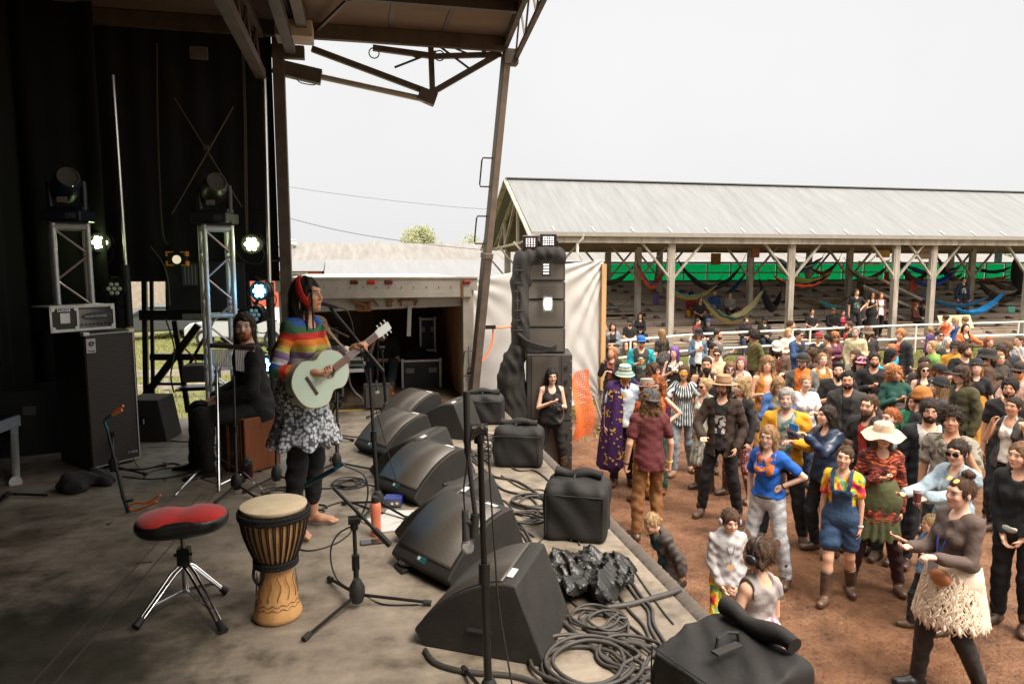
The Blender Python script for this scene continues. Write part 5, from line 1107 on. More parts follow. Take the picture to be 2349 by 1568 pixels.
P_('B',1168,352,1.66,-70,'woman in black newsboy cap and beige top looking aside',**Fm,tone='tan',hair='bob',hc='black',top=('long','b59a80'),bot=('jeans','2b2c30'),hatk=('cap','1b191a'))
P_('B',878,352,1.76,62,'young brown haired man behind the pink cap',hair='short',hc='brown',top=('tee','8b857a'),bot=('jeans','2b2c30'))
P_('B',905,412,1.72,20,'person in pink cap and orange mirrored sunglasses with dark curls',tone='pale',hair='longcurly',hc='dark',top=('tee','262526'),bot=('jeans','2b2c30'),hatk=('cap','e08aa0'),gl=('aviator',(.45,.16,.03)))
P_('B',1035,365,1.84,32,'man with trimmed beard in open necked black shirt',hair='short',hc='dark',beard=.6,top=('long','1d1b1c'),bot=('jeans','2b2c30'),tone='tan')
P_('B',402,388,1.80,22,'moustached man in black cap and grey jacket with orange collar',hair='short',hc='brown',beard=.3,top=('hoodie','cf6c1c'),outer=('jacket','5e5b57',-.1,(.08,.1)),bot=('jeans','2b2c30'),hatk=('cap','262321'))
P_('B',482,345,1.66,100,'long brown haired woman half turned away behind the grey and orange jacket',**Fm,hair='longcurly',hc='brown',top=('long','4a3a33'),bot=('jeans','2b2c30'))
P_('B',575,385,1.66,10,'pale woman with pinned up fair hair and mustard vest top',**Fm,tone='pale',hair='bun',hc='dblond',top=('tank','9a6c2c'),bot=('jeans','2b2c30'))
P_('B',182,587,1.66,5,'fair haired woman in bright denim jacket looking down',**Fm,hair='long',hc='dblond',top=('tee','6a6455'),outer=('jacket',('3f6299',J)),bot=('skirt',('6f86a0',J),-.5,.2),hpit=-18,shoes=('boot',None))
P_('B',415,565,1.66,8,'smiling woman in white T-shirt with ginger curls pinned up',**Fm,tone='pale',hair='bun',hc='ginger',top=('tee','e3e1e0'),bot=('jeans',('33415a',J)),w=1.1,mouth=.8)
T['c4'] = P_('B',722,450,1.80,28,'bearded man in black T-shirt holding a plastic cup',hair='crop',hc='dark',beard=1.1,top=('tee','232122'),bot=('jeans','2b2c30'),hatk=('headband','1b191a'),arms=('chest','down'),w=1.2)
T['goatee'] = P_('B',805,530,1.84,38,'man with dark hair tied back and goatee in charcoal hooded jacket',tone='tan',hair='bun',hc='black',beard=.3,top=('tee','1a1819'),outer=('hoodie','33312f',-.1,(.03,.05)),bot=('jeans','232326'),arms=('down','hip'))
P_('B',1232,490,1.72,15,'woman with big ginger curls and dark green shawl tilting her head',**Fm,tone='tan',hair='longcurly',hc='ginger',top=('hoodie','1d4a40',.0),bot=('skirt',('5a463a','speck','30251f'),-.7,.2),hroll=16,arms=('chest','open'))
P_('B',1478,470,1.66,8,'woman with brown fringe, round sunglasses and black lace top',**Fm,tone='pale',hair='bob',hc='brown',top=('tank',('1d1b1c','speck','6b6560')),bot=('jeans','2b2c30'),gl='round')
P_('B',1475,418,1.70,12,'dark haired person with pale forehead behind the round sunglasses',hair='short',hc='dark',top=('tee','3b3533'),bot=('jeans','2b2c30'))
P_('B',1562,275,1.80,100,'fair haired man in light green hooded jacket seen from behind',hair='short',hc='blond',top=('hoodie','6f9247'),bot=('jeans','2b2c30'),hyaw=-15)
P_('B',1605,190,1.68,8,'dark haired woman in black framed sunglasses near the railing',**Fm,hair='bun',hc='dark',top=('tee','3b6b62'),bot=('jeans','2b2c30'),gl='sun')
P_('B',1672,245,1.66,6,'woman with white headscarf and pale hair smiling',**Fm,tone='pale',hair='long',hc='white',top=('long','3a3431'),bot=('jeans','2b2c30'),mouth=.6)
P_('B',1535,165,1.45,160,'fair haired child in purple hooded top at the railing',child=True,hair='short',hc='blond',top=('hoodie','4b3a63'),bot=('jeans','2b2c30'))
P_('B',1838,132,1.70,5,'laughing woman in orange brown cardigan with head tipped back',**Fm,hair='bob',hc='dark',top=('tank','232122'),outer=('jacket','b7632f',-.1,(.07,.08)),bot=('jeans','2b2c30'),hpit=14,arms=('open','reach'),mouth=1)
P_('B',1750,285,1.72,40,'man in dark cap and yellow jacket behind the curly haired man',hair='curly',hc='brown',top=('hoodie','d2932c'),bot=('jeans','2b2c30'),hatk=('cap','2b2826'))
P_('B',1828,290,1.84,8,'frowning man with curly brown hair and full beard in black T-shirt',hair='curly',hc='brown',beard=1,top=('tee','1d1b1c'),bot=('jeans','2b2c30'))
P_('B',2045,245,1.66,0,'auburn haired woman in navy blue top near the rail',**Fm,hair='long',hc='red',top=('tee','232a38'),bot=('jeans','2b2c30'))
P_('B',2050,352,1.82,-50,'bearded man in black bucket hat with brown scarf',tone='tan',hair='short',hc='dark',beard=1.2,top=('tee','1f1c1b'),bot=('jeans','2b2c30'),hatk=('bucket','282624'),outer=('jacket','4a3222',.1,(.03,.04)))
P_('B',2155,320,1.66,100,'person with brown curls and dark cap beside the bucket hat',**Fm,hair='longcurly',hc='brown',top=('long','3a322c'),bot=('jeans','2b2c30'),hatk=('cap','26232b'))
P_('B',2140,378,1.64,5,'smiling woman with long fair hair and dark knitted shawl',**Fm,hair='long',hc='dblond',top=('hoodie','3c332b'),bot=('jeans','2b2c30'),mouth=.5)
P_('B',2310,232,1.68,70,'short haired woman in pale blue speckled shirt by the picture edge',**Fm,hair='crop',hc='brown',top=('tee',('98a2ab','speck','6f7880')),bot=('jeans','2b2c30'),arms=('cross','face'))
P_('B',2215,285,1.70,170,'person with fair hair and navy top facing the grandstand',hair='short',hc='lbrown',top=('tee','262c38'),bot=('jeans','2b2c30'))
P_('B',1600,478,1.80,-30,'bearded man in black flat brimmed cap and thin glasses looking away',hair='short',hc='red',beard=1,top=('long','201e1f'),bot=('jeans','2b2c30'),hatk=('cap','1b1a1b'),gl=('clear',))
P_('B',1800,490,1.84,75,'man with very long brown hair, brown cap and olive green jacket',hair='longcurly',hc='brown',top=('tee','2b2826'),outer=('jacket','454027',-.2,(.02,.03)),bot=('jeans','2b2c30'),hatk=('cap','2f2925'),arms=('hold','pocket'))
P_('B',1945,445,1.70,40,'woman in black beanie with orange headscarf and mustard wrap',**Fm,tone='pale',hair='long',hc='ginger',top=('tee','1f1d1e'),bot=('skirt','b07a26',-.6,.22),hatk=('beanie','1f1d1e'))
P_('B',2325,460,1.82,62,'man in dark cap and sunglasses with ginger beard at the crowd edge',hair='short',hc='ginger',beard=1,top=('tee','c8a69a'),bot=('jeans','2b2c30'),hatk=('cap','33261f'),gl='sun')
P_('B',2240,590,1.84,35,'dark haired man with stubble in plain black T-shirt right of the olive jacket',tone='tan',hair='wavy',hc='black',beard=.3,top=('tee','211f20'),bot=('jeans','1f1e20'),arms=('down','cross'))
P_('B',2255,765,1.66,62,'woman with cropped dark hair, cream top and grey vest raising her hand',**Fm,tone='tan',hair='crop',hc='dark',top=('tank','d9cfc4'),outer=('tank','3b3736',-.1,(.06,.07)),bot=('pants','1b1a1c'),arms=('face',((.5,.55,-.6),(.1,.6,.7))))
P_('B',1390,720,1.66,40,'brown haired woman in green hooded top behind the white printed T-shirt',**Fm,hair='long',hc='brown',top=('hoodie','2c7a55'),bot=('jeans','2b2c30'))
P_('B',1635,605,1.70,110,'fair haired woman in tall black beanie and leather jacket hugging someone',**Fm,hair='long',hc='dblond',top=('long','353232'),bot=('jeans','2b2c30'),hatk=('beanie','151415'),arms=('reach','reach'))
P_('B',1468,690,1.74,-70,'person in tan beanie and black T-shirt being hugged',hair='short',hc='dark',top=('tee','1d1b1c'),bot=('jeans','2b2c30'),hatk=('beanie','a8692f'))
P_('B',1520,765,1.84,18,'bearded man in glasses, white printed T-shirt and dark zip jacket',hair='wavy',hc='dark',beard=.8,top=('tee',('c9c4be','graphic','7a6a58'),-.1),outer=('jacket','23242b',-.1,(.07,.10)),bot=('jeans','2b2c30'),gl=('clear',))
P_('B',1725,845,1.84,42,'clean shaven man with dark curly hair and patterned open shirt',tone='tan',hair='curly',hc='dark',top=('tee',('8d867b','print','55503f')),bot=('jeans','2b2c30'),arms=('down','face'))
P_('B',1175,860,1.68,72,'red haired pale woman in white strap top behind the floppy hat',**Fm,tone='pale',hair='pony',hc='red',top=('tank','d3dadb'),bot=('jeans','2b2c30'),w=1.1)
P_('B',1010,728,1.82,62,'man with grey chin beard and dark hair tied back in black jacket over red',hair='pony',hc='brown',beard=1.1,top=('tee','a5302a'),outer=('jacket','232121',-.1,(.03,.05)),bot=('jeans','2b2c30'),arms=('hold','front'))
P_('B',265,678,1.82,20,'bearded man in bright yellow raincoat with grey hair',hair='wavy',hc='grey',beard=.9,tone='pink',top=('tee',('8c8f86','print','4a6a66')),outer=('jacket','d99a1e',-.12,(.06,.09)),bot=('jeans','22262b'),hpit=6,w=1.1)
T['phone'] = P_('B',635,838,1.68,75,'woman in dark blue leather jacket holding up a phone with both hands',**Fm,hair='long',hc='dark',top=('tee','1f2c44'),outer=('jacket',('26354d','leather'),-.05,(.04,.06)),bot=('pants','1b1a1c'),arms=('phone','phone'),hpit=5)
# --- the front rows
T['cape'] = P_('A',490,525,1.78,2,'man with ginger beard in purple cape with gold stars and moons and striped cap',hair='short',hc='ginger',beard=.9,top=('tee',('a9c0d4','cloud','d9dde0')),bot=('jeans','1d1c1e'),hatk=('bucket',('5b7d93','hstripe','b8b48c')),gl='sun',shoes=('ankle','4a2f20'),arms=('loose','loose'))
T['maroon'] = P_('A',742,757,1.78,176,'man in maroon T-shirt, khaki trousers and grey cap seen from behind',hair='longcurly',hc='lbrown',top=('tee','5b2427',-.12),bot=('pants','80552f'),hatk=('capback','3f4a55'),arms=('loose','loose'),curl=1.0,legs='stand')
T['cord'] = P_('A',1435,637,1.82,28,'man with long brown hair, wide tan hat and brown corduroy shirt',hair='long',hc='brown',beard=.3,top=('tee',('161515','graphic','a9a5a0')),outer=('jacket','34251c',-.14,(.045,.075)),bot=('pants','1c1a1b'),hatk=('brim','9c7d5c','6c4c34'),arms=(((.35,.3,-.8),(-.35,.8,-.3)),((.3,.0,-.9),(-.2,.55,-.65))),shoes=('tall',None),legs='wide',hyaw=8,hpit=6)
T['blue'] = P_('B',118,1008,1.62,42,'girl in bright blue printed T-shirt, glasses and torn pale jeans with hand on hip',**Fm,tone='pale',hair='long',hc='dblond',top=('tee',('1257b0','graphic','c8702f'),.03),bot=('jeans',('b4b8bd',J)),gl=('clear',),arms=('pocket',((.75,-.1,-.55),(-.75,.3,-.45))),lipc=(.10,.32,.42),legs='wide')
T['over'] = P_('D',415,72,1.52,28,'girl in tie dye T-shirt and short denim dungarees with muddy rubber boots',**Fm,tone='fair',hair='topknot',hc='brown',top=('tee',('c0392b','tiedye'),.12),bot=('shorts',('2e4766',J)),arms=('down','down'),legs='step',child=False,hyaw=6)
T['flop'] = P_('B',1110,992,1.68,24,'woman in cream floppy sun hat and rust coloured tie dye shawl over a green dress',**Fm,hair='long',hc='lbrown',top=('long',('5a1f18','fire'),-.18),bot=('leggings','3b1c20'),hatk=('floppy','c9b195'),shoes=('ankle','5a4232'),arms=('chest','down'),legs='wide',w=1.12)
put('dress',skirt_mesh(T['flop'][1],.009,cloth('585a3a'),-.36,.22),T['flop'][0])
T['denim'] = P_('D',1125,32,1.68,62,'smiling woman in pale denim jacket and sunglasses reaching her arm out',**Fm,tone='fair',hair='braid',hc='dark',top=('tee','8c98a0'),outer=('jacket',('8fa0ab',J),-.22,(.05,.06)),bot=('jeans','2b2c30'),gl='sun',arms=(((.1,.8,-.5),(-.1,1,.02)),((.1,.9,-.42),(-.4,1,-.02))),mouth=.8)
T['skirt'] = P_('D',1128,262,1.67,78,'woman in shaggy cream skirt and grey brown sweater with a brown belt bag',**Fm,tone='pale',hair='topknot',hc='brown',top=('long','5b4c45',.03),bot=('leggings','2c2623'),arms=(((.1,.25,-.9),(-.25,1,.12)),((.15,.15,-.95),(-.2,1,.18))),legs='step',shoes=('tall','171516'))
T['kid'] = P_('D',960,515,1.05,92,'small fair haired child in denim behind the woman with the shaggy skirt',child=True,sex='f',hair='short',hc='blond',top=('tee',('6f8ba6',J)),bot=('pants','26292c'),arms=('open','chest'))
T['edge'] = P_('F',2352,1002,1.70,58,'woman in black long sleeved top with a silver belt bag at the picture edge',**Fm,hair='long',hc='lbrown',top=('long','141314',-.02),bot=('pants','171617'),arms=('front','front'),legs='stand')
T['braid'] = P_('F',1548,1150,1.16,70,'little girl with blond braids in dark grey cardigan looking down beside the stage',child=True,sex='f',hair='braid',hc='blond',top=('long',('1d4f59','print','12323a'),-.26),outer=('jacket','4a423d',-.24,(.06,.1)),bot=('pants','6b5348'),lean=27,hpit=-32,hyaw=0,arms=('down','down'))
T['boy'] = P_('C',1320,640,1.24,4,'child in pale grey hoodie and colourful ear defenders with a wooden heart necklace',child=True,tone='pale',hair='wavy',hc='brown',top=('hoodie','b5b2b3'),bot=('flare',('c0392b','tiedye')),arms=('front','front'),hpit=-8,hyaw=-6)
T['back'] = P_('C',1605,893,1.52,150,'girl with glittery brown hair and black ear defenders seen from behind in grey vest top',child=True,sex='f',tone='fair',hair='pigtails',hc='brown',top=('tank','9a928f',.02),bot=('skirt',('c46a7c','plaid','d9b0b6'),-.45,.26),arms=('chest',((.35,.1,-.9),(-.7,.6,-.1))))
# --- along the grandstand
G_('A',540,150,1.78,5,'seated bearded man in black cap and black T-shirt with pink print on the front bench',hair='short',hc='brown',beard=.9,top=('tee',('1f1d1e','graphic','c43a5c')),bot=('shorts','33302e'),hatk=('cap','232122'),arms=('lap','lap'))
G_('A',640,50,1.70,0,'seated woman in black zip jacket and glasses above the black capped man',**Fm,hair='long',hc='dark',top=('long','1d1c1e'),bot=('jeans','232326'),gl=('clear',),arms=('lap','lap'))
G_('A',1180,140,1.76,-45,'seated man in red jacket turned aside behind the railing',hair='crop',hc='brown',top=('hoodie','6c2420'),bot=('jeans','2b2c30'),arms=('rail','lap'))
G_('A',1290,120,1.74,20,'seated man in blue cap and black hooded top',hair='short',hc='dark',top=('hoodie','1f1d1e'),bot=('jeans','2b2c30'),hatk=('cap','2c3f63'),arms=('lap','lap'))
G_('A',1650,95,1.78,5,'seated bearded man in black jacket and jeans by the railing post',hair='short',hc='brown',beard=.8,top=('hoodie','26221f'),bot=('jeans',('33415a',J)),arms=('lap','lap'))
G_('A',1832,92,1.76,5,'seated man in black cap, sunglasses and green lanyard',hair='short',hc='dark',beard=.4,top=('tee','25302a'),outer=('jacket','1d1b1c'),bot=('jeans','26303d'),hatk=('cap','1d1b1c'),gl='sun',arms=('lap','lap'))
G_('H',1655,932,1.68,5,'seated curly haired woman in red top with a yellow cloth on her lap',**Fm,tone='brown',hair='curly',hc='black',top=('long','7c2320'),bot=('pants','c98a1c'),arms=('lap','lap'))
G_('H',1728,925,1.76,5,'seated man in black T-shirt beside the woman in red',tone='olive',hair='short',hc='black',top=('tee','1f1d1e'),bot=('jeans','26303d'),arms=('lap','lap'))
G_('H',1842,908,1.78,12,'seated man in blue jacket and shorts leaning back on the tiers',hair='short',hc='ginger',beard=.7,top=('hoodie','24456f'),bot=('shorts','33302e'),arms=('lap','cross'))
G_('H',1965,922,1.70,5,'person in black and white checked shirt seated by the sandy hammock',hair='short',hc='brown',top=('long',('bdb7ae','plaid','22201f')),bot=('jeans','2b2c30'),arms=('lap','lap'))
G_('H',905,1105,1.68,40,'person in orange jacket seated half hidden behind the tan post',**Fm,hair='long',hc='brown',top=('hoodie','b5431c'),bot=('jeans','2b2c30'),arms=('lap','lap'))
G_('G',612,1070,1.78,12,'seated man in plain charcoal T-shirt alone on the bench',hair='short',hc='brown',top=('tee','2b2a2b'),bot=('jeans','26303d'),arms=('lap','lap'))
G_('G',785,1075,1.80,8,'seated heavy man in black jacket and brown cap next to the pink top',hair='short',hc='ginger',beard=.8,top=('hoodie','171617'),bot=('jeans','2b2c30'),hatk=('cap','5a4636'),arms=('lap','lap'),w=1.15)
G_('G',865,1060,1.68,5,'seated woman in pink printed top between two dark dressed men',**Fm,hair='bun',hc='brown',top=('tee',('c23a5c','graphic','e0c0c8')),outer=('jacket','33302e'),bot=('jeans','2b2c30'),arms=('lap','lap'))
P_('G',972,1028,1.84,10,'tall tattooed man in black T-shirt with a colourful print at the railing',hair='short',hc='brown',top=('tee',('1f1d1e','graphic','6f8f80')),bot=('jeans','232326'),on='stand',arms=('down','hip'))
P_('G',1105,1058,1.72,12,'woman in low cut black dress and sunglasses standing before the tiers',**Fm,hair='long',hc='brown',top=('tank','1b191a'),bot=('skirt','1b191a',-.6,.2),gl='sun',on='stand',arms=('down','down'))
P_('G',1168,1062,1.70,8,'woman with long auburn hair, white top and dark flowered kimono',**Fm,hair='long',hc='red',top=('tee','d3ccc6'),outer=('jacket',('2b2224','print','8c3a3a'),-.2,(.07,.09)),bot=('pants','1b191a'),on='stand')
G_('G',1040,1003,1.72,30,'person in grey hoodie seated behind the tall tattooed man',hair='short',hc='dark',top=('hoodie','77736d'),bot=('jeans','2b2c30'),hatk=('cap','33302e'),arms=('lap','lap'))
G_('G',1157,998,1.74,-5,'dark skinned seated man in black jacket high behind the auburn haired woman',tone='brown',hair='crop',hc='black',top=('tee','c9c4be'),outer=('jacket','232122'),bot=('jeans','2b2c30'),arms=('lap','lap'))
G_('G',1465,1030,1.68,-30,'woman with auburn curls seated below the wooden stair rail',**Fm,hair='longcurly',hc='red',top=('long','5a3028'),bot=('jeans','2b2c30'),arms=('lap','lap'))
G_('G',1535,1038,1.72,60,'brown skinned person with bundled dark hair seated beside the second post',tone='olive',hair='afro',hc='dark',top=('long','26302b'),bot=('jeans','2b2c30'),arms=('lap','lap'))
P_('G',1855,802,1.80,5,'man in blue hooded jacket standing high on the tiers',hair='short',hc='brown',top=('tee',('232122','graphic','c9c4be')),outer=('jacket','22344d',-.1,(.07,.09)),bot=('pants','4a332a'),on='stand',arms=('pocket','loose'))
P_('G',1712,1128,1.60,165,'dark haired woman in orange strap top leaning on the railing',**Fm,hair='bun',hc='brown',tone='tan',top=('tank','c25a2c'),bot=('jeans','2b2c30'),arms=('rail','rail'))
P_('G',1795,1145,1.62,150,'long blond haired woman in royal blue top at the railing',**Fm,hair='long',hc='blond',top=('tank','234a8c',-.1),bot=('jeans','2b2c30'),arms=('rail','rail'))
P_('G',1880,1140,1.64,150,'person in pale yellow shirt behind the railing beside the royal blue top',hair='short',hc='dblond',top=('long','d9bd84'),bot=('jeans','2b2c30'),arms=('rail','rail'))
# ================================================================= gear on the stage
D0 = DECK
def Z(px,py,h=0.0): return at_z(px,py,D0+h)
def lift(p,h): return Vector((p[0],p[1],D0+h))
def rbox(S,c,half,r,rot=None,k=.01):
    c = np.array(c,float);half = np.array(half,float);Rm = np.array(rot.to_3x3()) if rot is not None else np.eye(3)
    lo,hi = S._bb([c],np.linalg.norm(half) if rot is not None else half)
    def f(P):
        q = np.abs((P-c)@Rm)-(half-r);return np.sqrt((np.maximum(q,0)**2).sum(-1))+np.minimum(q.max(-1),0)-r
    S.ops.append(('u',lo,hi,f,k))
WEDGE = mat('scuffed_black_texture',(.013,.011,.0095),rough=.6,var=.3,col2=(.026,.022,.018),vs=8,bump=.55,bs=220)
def grille_mat():
    m = mat('steel_grille',(.055,.049,.043),rough=.45,metal=.25);t = m.node_tree;b = t.nodes['Principled BSDF'];L = t.links.new
    tc = nd(t,'ShaderNodeTexCoord');sp = nd(t,'ShaderNodeSeparateXYZ');L(tc.outputs['Object'],sp.inputs[0])
    w = Mth(t,'MULTIPLY',Mth(t,'SINE',Mth(t,'MULTIPLY',sp.outputs[0],620)),Mth(t,'SINE',Mth(t,'MULTIPLY',sp.outputs[1],620)))
    r = nd(t,'ShaderNodeValToRGB');e = r.color_ramp.elements;e[0].position = .35;e[0].color = (.018,.016,.014,1);e[1].position = .6;e[1].color = (.15,.13,.11,1);L(Mth(t,'MULTIPLY_ADD',w,.5,.5),r.inputs[0]);L(r.outputs[0],b.inputs['Base Color']);return m
GRI = grille_mat();LABW = mat('white_tape',(.62,.62,.63),rough=.6);TEAL = mat('teal_logo',(.02,.10,.11),rough=.4)
# profile from the rear bottom, y towards the performer
WP = [(0,0),(.075,.20),(.135,.350)]+[tuple(p.xy) for p in catmull([Vector((*q,0)) for q in ((.16,.355),(.22,.350),(.30,.328),(.40,.280),(.50,.205),(.575,.132),(.615,.088))],4)]+[(.625,.070),(.570,.0)]
def wedge(corner,az,W_,lab,near=1,logo=True,s_=1.0,tape=True):
    """corner: floor point of the front bottom corner on the viewer's side"""
    f = Vector((-math.sin(az),math.cos(az),0));side = Vector((f.y,-f.x,0))*near
    base = Vector(corner)-f*.57*s_-side*0+side*W_/2
    t = empty('stage_monitor',base,az,lab,'stage monitor','wedge monitors along the stage edge')
    P = [(y*s_,z*s_) for y,z in WP];Mx = Matrix(((0,1,0,0),(1,0,0,0),(0,0,1,0),(0,0,0,1)))
    b = MB();b.prism(P,-W_/2,W_/2,Mx);b.build('cabinet',WEDGE,t,bevel=.008,smooth=25)
    top = P[6:-5];b = MB();w = W_/2-.025
    vs = [];
    for (y,z) in top: vs += [Vector((-w,y,z+.004)),Vector((w,y,z+.004))]
    b.add(vs,[(2*i,2*i+1,2*i+3,2*i+2) for i in range(len(top)-1)]);b.build('grille',GRI,t,solid=.003,smooth=30)
    if logo:
        b = MB();y,z = .625*s_,.085*s_;n = Vector((0,.045,.055)).normalized();
        b.box((.0,.600*s_,.108*s_),(.075,.004,.035),rx=R(38));lo = b.build('logo_plate',TEAL,t);b = MB();b.box((.02,.602*s_,.1115*s_),(.018,.003,.018),rx=R(38));b.build('logo_mark',LABW,lo)
    if tape: b = MB();b.box((-.13*near,.185*s_,.356*s_),(.09,.03,.002),rx=R(4));b.build('tape_label',LABW,t)
    b = MB();b.tube([(-W_/2-.002,.24*s_,.12),(-W_/2-.004,.36*s_,.12)],.012,6);b.build('side_socket',BLK,t)
    return t
azA,azB = R(60),R(122)
w1 = wedge(Z(975,1482),azA,.50,'nearest black wedge monitor standing in front of the crumpled plastic',logo=False)
w2 = wedge(Z(1045,1356),azB,.52,'wedge monitor with its grille and small logo facing the near microphone stand')
w3 = wedge(Z(922,1247),azA,.50,'wedge monitor directly behind the coral bottle, side panel facing the camera',logo=False)
w4 = wedge(Z(964,1162),azB,.52,'wedge monitor with teal logo plate beside the blue signal box')
w5 = wedge(Z(860,1098),azA,.50,'wedge monitor with pale worn rear panel behind the teal plated one',logo=False)
w6 = wedge(Z(893,1056),azB,.50,'wedge monitor with small teal logo to the right of the singer stand')
w8 = wedge(Z(952,1000),azA,.48,'wedge monitor with bare rear panel next to the farthest bag',logo=False)
w7 = wedge(Z(934,988),azB,.48,'farthest wedge monitor, close to the open truck')
# padded black covers
BAGM = mat('black_nylon',(.007,.006,.0055),rough=.72,var=.4,col2=(.014,.012,.0105),vs=4,bump=.5,bs=14)
def bag(c,az,dim,lab,seed=1,vox=.012,roll=True,slope=.0,ry=.1):
    t = empty('equipment_cover',c,az,lab,'cover','black padded covers along the stage edge');L,Wd,H = dim
    S = SDF(vox,.03);rbox(S,(0,0,H*.47),(L/2,Wd/2,H*.47),.045);rbox(S,(0,0,H*.9),(L*.40,Wd*.36,H*.10),.04,k=.06)
    S.clip(lambda P:-P[...,2]);S.clip(lambda P: (P[...,2]-H*(1.0-slope*(.5-P[...,1]/Wd))))
    S.noise(lambda P: .011*np.sin(9*P[...,0]+seed+2.5*np.sin(7*P[...,1]+P[...,2]*6))*np.sin(11*P[...,2]+seed*2+2*np.sin(9*P[...,0]))+.004*np.sin(37*P[...,0]+23*P[...,2]+4*np.sin(13*P[...,1])))
    V,Q = S.mesh('bag');put('cover_body',nmesh('cover_body',V,Q,BAGM),t)
    if roll:
        b = MB();pts = [Vector((-L*.38+L*.76*i/10,ry*Wd+.006*math.sin(i*.9+seed),H*1.0+.02+.008*math.sin(i*.8+seed))) for i in range(11)];b.tube(catmull(pts,3),[.034+.004*math.sin(i*.35+seed) for i in range(31)],12);b.build('rolled_flap',BAGM,t,smooth=50)
        b = MB();b.tube([(-L*.05,-.055,H*.92),(-L*.05,-.05,H*1.03),(-L*.05,0,H*1.06),(-L*.04,.05,H*1.02),(-L*.04,.06,H*.9)],.007,5);b.box((L*.05,-Wd*.12,H*.975),(.035,Wd*.32,.008));b.build('strap',mat('webbing',(.020,.018,.016),rough=.8),t)
    b = MB();b.tube([(-L/2-.002,Wd*.25,H*.55),(-L/2-.03,Wd*.12,H*.62),(-L/2-.03,-Wd*.1,H*.62),(-L/2-.002,-Wd*.25,H*.55)],.010,6)
    e = L/2-.02;g = Wd/2+.006;b.tube([(-e,-g,.05),(-e,-g,H*.82),(e,-g,H*.82),(e,-g,.05)],.004,5);b.build('piping',BLK,t)
    return t
bag(Vector((1.33,2.22,D0)),R(-72),(.45,.40,.36),'large black cover nearest the camera with a thick rolled flap on top',1,.010,slope=.25,ry=.34)
bag(lift(Z(1325,1222),0),R(-26)+R(0),(.40,.34,.37),'black cover with rolled top in front of the coiled cables',2)
bag(lift(Z(1190,1062),0),R(-20),(.42,.32,.34),'rounded black cover beside the photographer',3)
bag(lift(Z(1112,968),0),R(-15),(.42,.3,.32),'farthest black cover at the foot of the leaning roof leg',4,.016)
# crumpled bin liner
S = SDF(.011,.03);rg = random.Random(4)
for i in range(16):
    u = rg.random();c = Z(1275+150*u,1312+62*rg.random()+10*u);S.ell((c.x,c.y,D0+.05+.06*rg.random()),(.075+.05*rg.random(),.07+.04*rg.random(),.05+.06*rg.random()),k=.03)
S.clip(lambda P: D0+.002-P[...,2])
S.noise(lambda P: .032*(np.abs(np.sin(17*P[...,0]+3*np.sin(9*P[...,1])+5*P[...,2]))-.5)+.026*(np.abs(np.sin(15*P[...,1]-13*P[...,0]+3*np.sin(11*P[...,2])))-.5)+.014*np.abs(np.sin(47*P[...,2]+38*P[...,0]-33*P[...,1]))+.008*np.abs(np.sin(71*P[...,0]+55*P[...,1])))
V,Q = S.mesh('pl');me = nmesh('plastic_sheet',V,Q,mat('bin_liner',(.014,.013,.012),rough=.36,spec=.4),smooth_it=0);me.polygons.foreach_set('use_smooth',np.zeros(len(me.polygons),bool))
tag(put('plastic_sheet',me),'crumpled shiny black bin liner lying over cables at the stage edge','plastic bag')
# ---- cables
CAB = mat('cable_rubber',(.05,.044,.039),rough=.55,var=.2,vs=9);CABD = mat('thin_cable_rubber',(.024,.021,.019),rough=.5)
def cable(pts,r,lab,h=None,m=CAB,grp='cables on the stage floor',n=8,name='cable',sm=8):
    h = r if h is None else h;P = [Z(*p[:2],h if len(p)<3 else p[2]) if len(p)<4 else at_d(p[0],p[1],p[3]) for p in pts]
    b = MB();b.tube(catmull(P,sm),r,n);return tag(b.build(name,m,smooth=True),lab,'cable',grp)
def coil(px,py,r0,turns,r,lab,seed=0,m=CAB,ext=(),name='cable_coil',rz=.0):
    rg = random.Random(seed);c = Z(px,py);P = []
    for i in range(int(turns*14)):
        a = i/14*2*math.pi;k = int(i/14);rr = r0*(1+.12*math.sin(k*2.3+seed));P.append(Vector((c.x+.04*math.sin(k*1.7+seed)+rr*math.cos(a),c.y+.035*math.cos(k*2.1+seed)+rr*.95*math.sin(a),D0+r+min(3,k)*r*.9+r*.5*math.sin(a*3+k))))
    P += [Z(*e,r) for e in ext];b = MB();b.tube(catmull(P,3),r,7);return tag(b.build(name,m,smooth=True),lab,'cable','cables on the stage floor')
coil(1372,1428,.105,5,.0075,'neat round coil of black cable between the near wedge and the big cover',1,ext=((1440,1470),(1442,1540)))
coil(1345,1530,.20,5,.0095,'large loose coil of thick cable at the bottom of the stage',2,ext=((1420,1560),(1500,1555)))
coil(1450,1510,.13,3,.0085,'loose loops of cable leaning against the largest cover',3,ext=((1490,1500),(1530,1520)))
coil(1225,1155,.15,4,.008,'oval coil of cable in front of the rolled top cover',5,ext=((1290,1180),(1310,1240)))
coil(1195,1190,.12,3,.0075,'small tangle of cable loops behind the second wedge pair',6,ext=((1160,1170),))
cable([(1060,1000),(1085,1035),(1120,1060),(1130,1090),(1190,1105),(1260,1150),(1310,1180)],.010,'thick cable snaking from the far bags towards the coils')
cable([(1065,1010),(1080,1050),(1115,1080),(1150,1120),(1215,1140),(1235,1175),(1180,1200),(1135,1185)],.009,'second thick cable looping back beside the wedges')
cable([(1075,1020),(1100,1070),(1110,1110),(1150,1160),(1200,1210),(1225,1260),(1232,1300),(1262,1330)],.009,'cable following the back of the wedges down to the bin liner')
cable([(1080,1040),(1120,1095),(1140,1150),(1195,1220),(1240,1280),(1300,1300),(1370,1325),(1400,1345),(1445,1400),(1480,1440),(1500,1500)],.008,'cable running past the bin liner to the largest cover')
